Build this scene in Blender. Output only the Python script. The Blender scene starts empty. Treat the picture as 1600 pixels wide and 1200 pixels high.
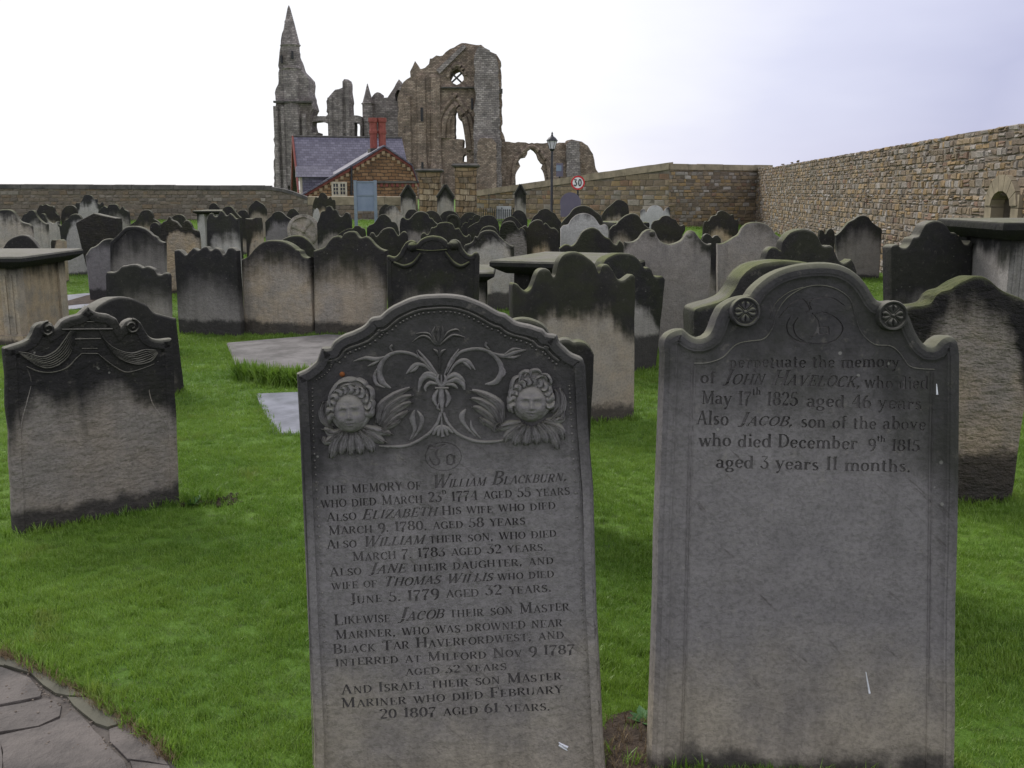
import bpy, bmesh, math, random
from mathutils import Vector, Matrix, noise
from mathutils.geometry import delaunay_2d_cdt
R = math.radians
random.seed(7)
C = bpy.context.scene.collection
SC = bpy.context.scene

# ------------------------------------------------------------------ camera
F = 1556.0; PITCH = R(10.9); EYE = 1.7
cam_d = bpy.data.cameras.new('camera'); cam = bpy.data.objects.new('camera', cam_d); C.objects.link(cam)
cam_d.sensor_width = 36; cam_d.lens = F / 1600 * 36; cam_d.clip_end = 6000; cam_d.clip_start = 0.05
cam.location = (0, 0, EYE); cam.rotation_euler = (R(90) - PITCH, 0, 0)
SC.camera = cam
SC.render.resolution_x = 1024; SC.render.resolution_y = 768

# ------------------------------------------------------------------ light
SC.view_settings.view_transform = 'Standard'; SC.view_settings.look = 'None'
SC.view_settings.gamma = 1; SC.view_settings.use_curve_mapping = False
SC.view_settings.exposure = 0.92
SUN_AZ, SUN_EL = R(-40), R(42)           # azimuth from +Y (to the left), elevation
sd = Vector((math.sin(SUN_AZ) * math.cos(SUN_EL), math.cos(SUN_AZ) * math.cos(SUN_EL), math.sin(SUN_EL)))
W = bpy.data.worlds.new('World'); SC.world = W; W.use_nodes = True
nt = W.node_tree; nt.nodes.clear()
def N(nt, t, **k):
    n = nt.nodes.new(t)
    for a, b in k.items():
        if a == 'inp':
            for i, v in b.items(): n.inputs[i].default_value = v
        else: setattr(n, a, b)
    return n
def Lk(nt, a, b): nt.links.new(a, b)
sky = N(nt, 'ShaderNodeTexSky', sky_type='NISHITA', sun_disc=False, sun_elevation=SUN_EL, sun_rotation=SUN_AZ)
bg1 = N(nt, 'ShaderNodeBackground', inp={1: 0.08}); Lk(nt, sky.outputs[0], bg1.inputs[0])
tc = N(nt, 'ShaderNodeTexCoord')
dot = N(nt, 'ShaderNodeVectorMath', operation='DOT_PRODUCT'); Lk(nt, tc.outputs['Generated'], dot.inputs[0])
dot.inputs[1].default_value = Vector((math.sin(R(-25)) * math.cos(R(12)), math.cos(R(-25)) * math.cos(R(12)), math.sin(R(12))))
mp = N(nt, 'ShaderNodeMapping', inp={3: (1.0, 1.0, 3.2)}); Lk(nt, tc.outputs['Generated'], mp.inputs[0])
ns = N(nt, 'ShaderNodeTexNoise', inp={'Scale': 1.7, 'Detail': 5.0, 'Roughness': 0.5}); Lk(nt, mp.outputs[0], ns.inputs['Vector'])
m1 = N(nt, 'ShaderNodeMath', operation='MULTIPLY_ADD', inp={1: 0.32, 2: -0.16}); Lk(nt, ns.outputs[0], m1.inputs[0])
ad = N(nt, 'ShaderNodeMath', operation='ADD'); Lk(nt, dot.outputs['Value'], ad.inputs[0]); Lk(nt, m1.outputs[0], ad.inputs[1])
rp = N(nt, 'ShaderNodeValToRGB'); Lk(nt, ad.outputs[0], rp.inputs[0])
e = rp.color_ramp.elements
e[0].position = 0.0; e[0].color = (.575, .58, .655, 1)
e[1].position = 0.90; e[1].color = (.55, .55, .57, 1)
x = rp.color_ramp.elements.new(0.45); x.color = (.46, .46, .55, 1)
x = rp.color_ramp.elements.new(0.66); x.color = (.285, .29, .40, 1)
x = rp.color_ramp.elements.new(0.78); x.color = (.40, .405, .50, 1)
x = rp.color_ramp.elements.new(0.84); x.color = (.49, .49, .545, 1)
bg2 = N(nt, 'ShaderNodeBackground', inp={1: 1.0}); Lk(nt, rp.outputs[0], bg2.inputs[0])
mx = N(nt, 'ShaderNodeMixShader', inp={0: 0.93}); Lk(nt, bg1.outputs[0], mx.inputs[1]); Lk(nt, bg2.outputs[0], mx.inputs[2])
wo = N(nt, 'ShaderNodeOutputWorld'); Lk(nt, mx.outputs[0], wo.inputs[0])
sl = bpy.data.lights.new('sun', 'SUN'); so = bpy.data.objects.new('sun', sl); C.objects.link(so)
sl.energy = 1.5; sl.angle = R(25); sl.color = (1.0, .96, .9)
so.rotation_euler = sd.to_track_quat('Z', 'Y').to_euler()

# ------------------------------------------------------------------ materials
def material(name):
    m = bpy.data.materials.new(name); m.use_nodes = True
    t = m.node_tree; b = t.nodes['Principled BSDF']; b.inputs['Roughness'].default_value = .9
    b.inputs['Specular IOR Level'].default_value = .25
    return m, t, b
def noi(t, vec, scale, detail=4, rough=.55, out=0):
    n = N(t, 'ShaderNodeTexNoise', inp={'Scale': scale, 'Detail': detail, 'Roughness': rough})
    if vec is not None: Lk(t, vec, n.inputs['Vector'])
    return n.outputs[out]
def mth(t, op, a, b=None, c=None, clamp=False):
    n = N(t, 'ShaderNodeMath', operation=op); n.use_clamp = clamp
    for i, v in enumerate((a, b, c)):
        if v is None: continue
        if isinstance(v, (int, float)): n.inputs[i].default_value = v
        else: Lk(t, v, n.inputs[i])
    return n.outputs[0]
def sstep(t, v, lo, hi):
    n = N(t, 'ShaderNodeMapRange', interpolation_type='SMOOTHSTEP')
    Lk(t, v, n.inputs[0])
    for i, q in ((1, lo), (2, hi)):
        if isinstance(q, (int, float)): n.inputs[i].default_value = q
        else: Lk(t, q, n.inputs[i])
    return n.outputs[0]
def mix(t, f, a, b):
    n = N(t, 'ShaderNodeMix', data_type='RGBA')
    if isinstance(f, (int, float)): n.inputs[0].default_value = f
    else: Lk(t, f, n.inputs[0])
    for i, v in ((6, a), (7, b)):
        if isinstance(v, tuple): n.inputs[i].default_value = v + (1,)
        else: Lk(t, v, n.inputs[i])
    return n.outputs[2]
def mapped(t, vec, scale, loc=None):
    n = N(t, 'ShaderNodeMapping', inp={3: scale}); Lk(t, vec, n.inputs[0])
    if loc is not None: Lk(t, loc, n.inputs[1])
    return n.outputs[0]
def attr(t, name):
    return N(t, 'ShaderNodeAttribute', attribute_type='OBJECT', attribute_name=name).outputs['Fac']
def bump(t, b, h, strength=.5, dist=.01, prev=None):
    n = N(t, 'ShaderNodeBump', inp={0: strength, 1: dist}); Lk(t, h, n.inputs['Height'])
    if prev is not None: Lk(t, prev, n.inputs['Normal'])
    Lk(t, n.outputs[0], b.inputs['Normal']); return n.outputs[0]

def stone_material():
    m, t, b = material('weathered_sandstone'); b.inputs['Specular IOR Level'].default_value = .10
    tcn = N(t, 'ShaderNodeTexCoord'); oc = tcn.outputs['Object']
    oi = N(t, 'ShaderNodeObjectInfo')
    seed = attr(t, 'seed')
    cv = N(t, 'ShaderNodeCombineXYZ'); Lk(t, seed, cv.inputs[0]); Lk(t, seed, cv.inputs[1])
    P = mapped(t, oc, (1, 1, 1), cv.outputs[0])
    sp = N(t, 'ShaderNodeSeparateXYZ'); Lk(t, oc, sp.inputs[0])
    zz = mth(t, 'DIVIDE', sp.outputs[2], attr(t, 'hgt'))
    xx = mth(t, 'ABSOLUTE', mth(t, 'DIVIDE', sp.outputs[0], attr(t, 'hw')))
    n_big = noi(t, P, 3.2, 6, .62); n_med = noi(t, P, 11, 6, .65); n_fine = noi(t, P, 70, 5, .7)
    streak = noi(t, mapped(t, P, (14, 14, 1.3)), 1, 4, .6)
    drip = noi(t, mapped(t, P, (5, 5, .6)), 1, 3, .5)
    # soot from the top down, with drips
    zd = mth(t, 'ADD', zz, mth(t, 'MULTIPLY_ADD', n_big, .36, -.18))
    zd = mth(t, 'ADD', zd, mth(t, 'MULTIPLY_ADD', streak, .14, -.07))
    zd = mth(t, 'ADD', zd, mth(t, 'MULTIPLY_ADD', drip, .24, -.12))
    zd = mth(t, 'ADD', zd, mth(t, 'MULTIPLY', mth(t, 'POWER', xx, 3.0), .16))
    lim = mth(t, 'SUBTRACT', 1.02, attr(t, 'soot'))
    soft = mth(t, 'MULTIPLY_ADD', attr(t, 'soft'), 1.1, mth(t, 'MULTIPLY', mth(t, 'FRACT', mth(t, 'MULTIPLY', seed, 3.7)), .06))
    soot = sstep(t, zd, mth(t, 'SUBTRACT', lim, soft), mth(t, 'ADD', lim, soft))
    # damp band at foot
    zb = mth(t, 'ADD', zz, mth(t, 'MULTIPLY_ADD', n_big, .10, -.05))
    zb = mth(t, 'ADD', zb, mth(t, 'MULTIPLY_ADD', n_med, .10, -.05))
    damp = mth(t, 'SUBTRACT', 1.0, sstep(t, zb, mth(t, 'SUBTRACT', attr(t, 'damp'), .025), mth(t, 'ADD', attr(t, 'damp'), .03)))
    grey = mix(t, n_med, (.15, .135, .118), (.33, .30, .255))
    buff = mix(t, n_med, (.26, .19, .112), (.55, .43, .28))
    wf = mth(t, 'MULTIPLY', sstep(t, n_big, .34, .66), attr(t, 'warm'), None, True)
    wf = mth(t, 'ADD', wf, mth(t, 'MULTIPLY', attr(t, 'warm'), .35), None, True)
    col = mix(t, wf, grey, buff)
    col = mix(t, attr(t, 'pale'), col, mix(t, n_med, (.34, .335, .32), (.55, .54, .52)))
    vio = mix(t, n_med, (.115, .107, .112), (.225, .210, .214))
    col = mix(t, attr(t, 'violet'), col, vio)
    ft = mth(t, 'SUBTRACT', 1.0, sstep(t, mth(t, 'ADD', zz, mth(t, 'MULTIPLY_ADD', n_big, .5, -.25)), 0.0, mth(t, 'ADD', attr(t, 'foot'), .001)))
    col = mix(t, mth(t, 'MULTIPLY', ft, mth(t, 'MULTIPLY', attr(t, 'foot'), 2.8, None, True)), col, mix(t, n_med, (.16, .135, .105), (.42, .37, .29)))
    dr = N(t, 'ShaderNodeMapping'); dr.inputs[2].default_value = (0, R(-42), 0); Lk(t, P, dr.inputs[0])
    dg = N(t, 'ShaderNodeMapping', inp={3: (2.6, 2.6, 20)}); Lk(t, dr.outputs[0], dg.inputs[0])
    scr = sstep(t, noi(t, dg.outputs[0], 1.6, 5, .7), .60, .70)
    col = mix(t, mth(t, 'MULTIPLY', mth(t, 'MULTIPLY', scr, attr(t, 'violet')), .6), col, (.06, .05, .045))
    # flecks and grain
    col = mix(t, mth(t, 'MULTIPLY', sstep(t, n_fine, .42, .66), .50), col, mix(t, .55, col, (.02, .019, .018)))
    stre2 = mth(t, 'MULTIPLY', sstep(t, streak, .5, .8), .28)
    col = mix(t, stre2, col, (.05, .046, .044))
    sootc = mix(t, n_med, (.005, .0055, .0075), (.027, .026, .026))
    blot = sstep(t, noi(t, P, 5.5, 5, .6), .62, .78)
    col = mix(t, mth(t, 'MULTIPLY', mth(t, 'MULTIPLY', blot, .6), mth(t, 'SUBTRACT', 1.0, attr(t, 'violet'))), col, (.04, .036, .03))
    col = mix(t, mth(t, 'MULTIPLY', soot, attr(t, 'sootk')), col, sootc)
    col = mix(t, mth(t, 'MULTIPLY', damp, .85), col, mix(t, n_med, (.012, .0125, .014), (.040, .037, .033)))
    col = mix(t, mth(t, 'MULTIPLY', sstep(t, noi(t, P, 28, 6, .75), .56, .70), .35), col, mix(t, .5, col, (.30, .27, .22)))
    # lichen specks
    vo = N(t, 'ShaderNodeTexVoronoi', inp={'Scale': 17.0}); Lk(t, P, vo.inputs['Vector'])
    sp1 = mth(t, 'LESS_THAN', vo.outputs['Distance'], .10)
    spk = mth(t, 'MULTIPLY', sp1, mth(t, 'GREATER_THAN', noi(t, P, 6, 2), .60))
    col = mix(t, mth(t, 'MULTIPLY', spk, .28), col, (.42, .41, .36))
    # moss and pale lichen on surfaces that face upward
    ge = N(t, 'ShaderNodeNewGeometry'); sn = N(t, 'ShaderNodeSeparateXYZ'); Lk(t, ge.outputs['Normal'], sn.inputs[0])
    up = sstep(t, sn.outputs[2], .24, .75)
    mossc = mix(t, n_med, (.055, .075, .022), (.21, .21, .10))
    topc = mix(t, sstep(t, n_big, .42, .66), mossc, mix(t, n_med, (.16, .15, .12), (.34, .32, .27)))
    topc = mix(t, mth(t, 'SUBTRACT', 1.0, attr(t, 'moss')), topc, mix(t, n_med, (.13, .12, .105), (.30, .28, .25)))
    col = mix(t, mth(t, 'MULTIPLY', up, .9), col, topc)
    gs = mth(t, 'MULTIPLY', mth(t, 'MULTIPLY', soot, sstep(t, n_big, .42, .62)), attr(t, 'moss'))
    col = mix(t, mth(t, 'MULTIPLY', gs, .35), col, (.038, .045, .017))
    Lk(t, col, b.inputs['Base Color'])
    Lk(t, mth(t, 'MULTIPLY_ADD', n_med, .25, .68), b.inputs['Roughness'])
    lay = noi(t, mapped(t, P, (15, 15, 30)), 1, 5, .6)
    h = mth(t, 'ADD', mth(t, 'MULTIPLY', n_med, 1.0), mth(t, 'MULTIPLY', n_fine, .35))
    h = mth(t, 'ADD', h, mth(t, 'MULTIPLY', lay, attr(t, 'rough')))
    bn = N(t, 'ShaderNodeBump', inp={0: .85}); Lk(t, h, bn.inputs['Height'])
    Lk(t, attr(t, 'bumpd'), bn.inputs['Distance']); Lk(t, bn.outputs[0], b.inputs['Normal'])
    return m
M_STONE = stone_material()

def simple(name, c1, c2, scale=8, rough=.85, bd=.006, bs=.5, metal=0, spec=.25, coord='Object'):
    m, t, b = material(name)
    tcn = N(t, 'ShaderNodeTexCoord'); v = tcn.outputs[coord]
    n1 = noi(t, v, scale, 6, .6)
    Lk(t, mix(t, sstep(t, n1, .3, .7), c1, c2), b.inputs['Base Color'])
    b.inputs['Roughness'].default_value = rough; b.inputs['Metallic'].default_value = metal
    b.inputs['Specular IOR Level'].default_value = spec
    bump(t, b, noi(t, v, scale * 4, 5, .65), bs, bd)
    return m
def wallstone_material():
    m, t, b = material('rubble_wall_stone')
    ca = N(t, 'ShaderNodeAttribute', attribute_type='GEOMETRY', attribute_name='tint')
    tcn = N(t, 'ShaderNodeTexCoord'); v = tcn.outputs['Object']
    n1 = noi(t, v, 7, 6, .65); n2 = noi(t, v, 45, 4, .6); n3 = noi(t, v, .7, 3, .5)
    col = mix(t, mth(t, 'MULTIPLY', sstep(t, n1, .35, .7), .6), ca.outputs['Color'], mix(t, .55, ca.outputs['Color'], (.045, .040, .034)))
    col = mix(t, mth(t, 'MULTIPLY', sstep(t, n3, .5, .75), .45), col, (.10, .085, .05))
    Lk(t, col, b.inputs['Base Color'])
    h = mth(t, 'ADD', n1, mth(t, 'MULTIPLY', n2, .4)); bump(t, b, h, .9, .03)
    return m
M_WALL = wallstone_material()
M_MORTAR = simple('wall_mortar', (.10, .085, .065), (.21, .18, .14), 3, bd=.02)
def masonry_material(name, c1, c2, c3, sc, bw, bh, mortar, dark=0.5):
    m, t, b = material(name)
    tcn = N(t, 'ShaderNodeTexCoord'); v = tcn.outputs['Object']
    s = N(t, 'ShaderNodeSeparateXYZ'); Lk(t, v, s.inputs[0])
    cx = N(t, 'ShaderNodeCombineXYZ')
    Lk(t, mth(t, 'ADD', s.outputs[0], mth(t, 'MULTIPLY', s.outputs[1], .8)), cx.inputs[0]); Lk(t, s.outputs[2], cx.inputs[1])
    wob = N(t, 'ShaderNodeTexNoise', inp={'Scale': .9, 'Detail': 3.0}); Lk(t, v, wob.inputs['Vector'])
    vm = N(t, 'ShaderNodeVectorMath', operation='MULTIPLY_ADD'); Lk(t, wob.outputs['Color'], vm.inputs[0])
    vm.inputs[1].default_value = (bw * 1.1, bh * 1.1, 0); Lk(t, cx.outputs[0], vm.inputs[2])
    br = N(t, 'ShaderNodeTexBrick', inp={'Scale': 1.0, 'Mortar Size': mortar, 'Brick Width': bw, 'Row Height': bh, 'Bias': 0.0, 'Mortar Smooth': .3})
    br.inputs['Color1'].default_value = (0, 0, 0, 1); br.inputs['Color2'].default_value = (1, 1, 1, 1); br.inputs['Mortar'].default_value = (.5, .5, .5, 1)
    Lk(t, vm.outputs[0], br.inputs['Vector'])
    n1 = noi(t, v, sc, 7, .68); n2 = noi(t, v, sc * 5, 6, .7); n0 = noi(t, v, sc * .35, 4, .6)
    rr = N(t, 'ShaderNodeValToRGB'); Lk(t, br.outputs['Color'], rr.inputs[0])
    e = rr.color_ramp.elements; e[0].color = c1 + (1,); e[1].color = c2 + (1,)
    q = rr.color_ramp.elements.new(.55); q.color = c3 + (1,)
    col = mix(t, mth(t, 'MULTIPLY', sstep(t, n1, .38, .62), .7), rr.outputs[0], mix(t, .65, rr.outputs[0], (.03, .028, .026)))
    col = mix(t, mth(t, 'MULTIPLY', sstep(t, n0, .52, .7), dark), col, (.13, .085, .045))
    col = mix(t, mth(t, 'MULTIPLY', br.outputs['Fac'], .75), col, (.045, .04, .035))
    col = mix(t, mth(t, 'MULTIPLY', sstep(t, n2, .5, .75), .5), col, (.035, .032, .03))
    Lk(t, col, b.inputs['Base Color'])
    h = mth(t, 'SUBTRACT', mth(t, 'MULTIPLY', n2, 1.2), br.outputs['Fac']); bump(t, b, h, .9, bh * .35)
    return m
M_ABBEY = masonry_material('abbey_masonry', (.26, .205, .16), (.50, .40, .31), (.35, .265, .20), .8, .42, .19, .020, .55)
M_ABBEY_GREY = masonry_material('abbey_grey_masonry', (.25, .22, .21), (.46, .41, .38), (.33, .29, .265), .7, .50, .24, .018, .22)
M_HBRICK = masonry_material('brown_house_brick', (.19, .10, .05), (.32, .19, .10), (.25, .14, .07), .8, .42, .19, .022, .15)
M_PIER = masonry_material('pier_masonry', (.25, .20, .14), (.50, .41, .29), (.34, .23, .12), 1.2, .5, .26, .02, .3)
M_SLATE = None
def slate_material():
    m, t, b = material('purple_slate')
    tcn = N(t, 'ShaderNodeTexCoord'); v = tcn.outputs['Object']
    s = N(t, 'ShaderNodeSeparateXYZ'); Lk(t, v, s.inputs[0])
    cx = N(t, 'ShaderNodeCombineXYZ'); Lk(t, s.outputs[0], cx.inputs[0]); Lk(t, s.outputs[2], cx.inputs[1])
    br = N(t, 'ShaderNodeTexBrick', inp={'Scale': 1.0, 'Mortar Size': .012, 'Brick Width': .28, 'Row Height': .15})
    br.inputs['Color1'].default_value = (.085, .080, .105, 1); br.inputs['Color2'].default_value = (.15, .143, .178, 1); br.inputs['Mortar'].default_value = (.06, .055, .07, 1)
    Lk(t, cx.outputs[0], br.inputs['Vector'])
    sp = mth(t, 'MULTIPLY', sstep(t, noi(t, v, 4, 5, .7), .6, .72), .5)
    Lk(t, mix(t, sp, br.outputs['Color'], (.30, .29, .31)), b.inputs['Base Color'])
    b.inputs['Roughness'].default_value = .55
    bump(t, b, mth(t, 'SUBTRACT', noi(t, v, 20), br.outputs['Fac']), .6, .02)
    return m
M_SLATE = slate_material()
M_RED = simple('red_chimney_brick', (.20, .055, .045), (.27, .085, .065), 6, bd=.02)
M_REDTRIM = simple('dark_red_trim', (.15, .045, .04), (.22, .07, .055), 6, bd=.01)
M_CREAM = simple('cream_paint', (.38, .33, .25), (.5, .45, .36), 5, .6)
M_BUFF = simple('buff_dressed_stone', (.30, .22, .13), (.42, .33, .21), 3, bd=.01)
M_COPING = simple('coping_stone', (.16, .135, .09), (.30, .25, .17), 2.2, bd=.02)
M_DARKST = simple('sooty_coping', (.05, .048, .045), (.12, .11, .095), 2.2, bd=.02)
M_IRON = simple('black_iron', (.012, .013, .016), (.03, .03, .034), 9, .5, spec=.4)
M_BLUEGREY = simple('blue_grey_paint', (.17, .205, .25), (.21, .25, .30), 3, .5, bd=.001)
M_BOARD = simple('grey_blue_board_back', (.17, .21, .28), (.22, .26, .33), 2, .6, bd=.001)
M_PURPLE = simple('grey_violet_sign_back', (.115, .10, .14), (.14, .125, .165), 2, .6, bd=.001)
M_WHITE = simple('white_enamel', (.75, .75, .74), (.82, .82, .8), 3, .4, bd=.0005)
M_SIGNRED = simple('sign_red', (.50, .02, .03), (.55, .03, .04), 3, .4, bd=.0005)
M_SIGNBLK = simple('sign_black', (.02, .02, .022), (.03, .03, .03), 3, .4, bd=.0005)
M_GLASS = simple('dark_window_glass', (.02, .023, .03), (.05, .055, .065), 3, .12, bd=.0005, spec=.6)
M_LGLASS = simple('lantern_glass', (.55, .52, .58), (.7, .68, .72), 3, .15, bd=.0005, spec=.6)
M_FLAG = simple('worn_flagstone', (.050, .044, .039), (.125, .108, .094), 5, .75, bd=.014, bs=1)
M_EDGESTONE = simple('green_tinged_edging_stone', (.055, .053, .036), (.10, .095, .065), 4.0, .75, bd=.008, bs=.8)
M_WET = simple('wet_blue_grey_slate', (.075, .08, .10), (.19, .195, .235), 5, .35, bd=.004, spec=.5)
M_SOIL = simple('bare_soil', (.035, .026, .018), (.085, .062, .045), 9, .95, bd=.03, bs=1)
M_YELLOW = simple('yellow_blossom', (.55, .42, .02), (.6, .5, .05), 20)
M_METALBIT = simple('bright_metal', (.6, .6, .62), (.75, .75, .78), 20, .3, metal=.6)
M_RUST = simple('rusty_iron', (.16, .05, .015), (.30, .11, .03), 60, .9)
M_LETTER = simple('dirt_in_carving', (.055, .05, .05), (.15, .138, .135), 6, .95, bd=.001)

def ground_material():
    m, t, b = material('turf_ground')
    ge = N(t, 'ShaderNodeNewGeometry'); v = ge.outputs['Position']
    n1 = noi(t, v, .5, 5, .6); n2 = noi(t, v, 14, 5, .7)
    col = mix(t, sstep(t, n1, .3, .7), (.055, .12, .010), (.10, .18, .016))
    col = mix(t, mth(t, 'MULTIPLY', sstep(t, n2, .45, .7), .55), col, (.035, .045, .012))
    Lk(t, col, b.inputs['Base Color']); bump(t, b, n2, .8, .03)
    return m
M_GROUND = ground_material()
def grass_material():
    m, t, b = material('grass_blade')
    ge = N(t, 'ShaderNodeNewGeometry'); v = ge.outputs['Position']
    oi = N(t, 'ShaderNodeObjectInfo')
    n1 = noi(t, v, .9, 5, .65); n2 = noi(t, v, 7, 3, .6); n3 = noi(t, v, 170, 2, .5)
    col = mix(t, sstep(t, n1, .3, .7), (.100, .205, .016), (.185, .300, .034))
    col = mix(t, mth(t, 'MULTIPLY', sstep(t, n2, .45, .75), .35), col, (.06, .165, .016))
    col = mix(t, sstep(t, n3, .50, .72), col, (.29, .39, .10))
    col = mix(t, mth(t, 'MULTIPLY', sstep(t, noi(t, v, 260, 1), .66, .74), .5), col, (.26, .24, .12))
    col = mix(t, mth(t, 'MULTIPLY', sstep(t, noi(t, v, 2.3, 6, .7), .56, .72), .5), col, (.22, .22, .06))
    Lk(t, col, b.inputs['Base Color']); b.inputs['Roughness'].default_value = .45
    b.inputs['Specular IOR Level'].default_value = .35
    tr = N(t, 'ShaderNodeBsdfTranslucent'); Lk(t, col, tr.inputs[0])
    ms = N(t, 'ShaderNodeMixShader', inp={0: .35}); Lk(t, b.outputs[0], ms.inputs[1]); Lk(t, tr.outputs[0], ms.inputs[2])
    Lk(t, ms.outputs[0], t.nodes['Material Output'].inputs[0])
    return m
M_GRASS = grass_material()
M_DRY = simple('dry_grass', (.16, .11, .06), (.28, .21, .12), 30)
M_LEAF = simple('weed_leaf', (.03, .09, .02), (.07, .16, .05), 20, .5)
M_WALLPLANT = simple('wall_top_plants', (.03, .04, .015), (.09, .10, .04), 5)

# ------------------------------------------------------------------ helpers
def gz(x, y):
    h = .0132 * max(0, y - 13) * min(1, max(0, (y - 13) / 6))
    h = min(h, .62 + .002 * max(0, y - 60)) if y > 40 else h
    h = min(h, .95)
    if y < 40:
        h += .018 * math.sin(x * 1.3 + .5) * math.sin(y * .9) + .01 * math.sin(x * 3.1 + y * 2.3)
    return h
def ray(px, py):
    u = (px - 800) / F; v = (600 - py) / F; c, s = math.cos(PITCH), math.sin(PITCH)
    return Vector((u, c + v * s, -s + v * c))
def WP(px, py, Y):
    d = ray(px, py); k = Y / d.y; return Vector((d.x * k, Y, EYE + d.z * k))
def GP(px, py):
    d = ray(px, py); Y = 5.0
    for _ in range(30):
        P = Vector((0, 0, EYE)) + d * (Y / d.y)
        Y = (gz(P.x, P.y) - EYE) / d.z * d.y
    P = Vector((0, 0, EYE)) + d * (Y / d.y); return P
class Plane:
    def __init__(s, base, yaw=0, lean=0):
        s.M = Matrix.Translation(base) @ Matrix.Rotation(yaw, 4, 'Z') @ Matrix.Rotation(-lean, 4, 'X')
        s.I = s.M.inverted()
    def L(s, px, py):
        o = s.I @ Vector((0, 0, EYE)); d = s.I.to_3x3() @ ray(px, py)
        k = -o.y / d.y; return (o.x + d.x * k, o.z + d.z * k)
def link(name, me, mat, parent=None, label=None, cat=None, group=None, kind=None, M=None, props=None):
    o = bpy.data.objects.new(name, me); C.objects.link(o)
    if mat is not None and len(me.materials) == 0:
        for mm in (mat if isinstance(mat, (list, tuple)) else [mat]): me.materials.append(mm)
    if parent: o.parent = parent
    if M is not None: o.matrix_world = M
    if label: o['label'] = label
    if cat: o['category'] = cat
    if group: o['group'] = group
    if kind: o['kind'] = kind
    if props:
        for k, v in props.items(): o[k] = float(v)
    return o
def empty(name, M, label, cat, group=None, kind=None):
    o = bpy.data.objects.new(name, None); C.objects.link(o); o.empty_display_size = .2
    o.matrix_world = M if isinstance(M, Matrix) else Matrix.Translation(M)
    if label: o['label'] = label
    if cat: o['category'] = cat
    if group: o['group'] = group
    if kind: o['kind'] = kind
    return o
def mesh(name, V, Fc, smooth=None):
    me = bpy.data.meshes.new(name); me.from_pydata([tuple(v) for v in V], [], Fc); me.update()
    if smooth is not None:
        me.polygons.foreach_set('use_smooth', [True] * len(me.polygons))
        me.set_sharp_from_angle(angle=R(smooth))
    return me
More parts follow.
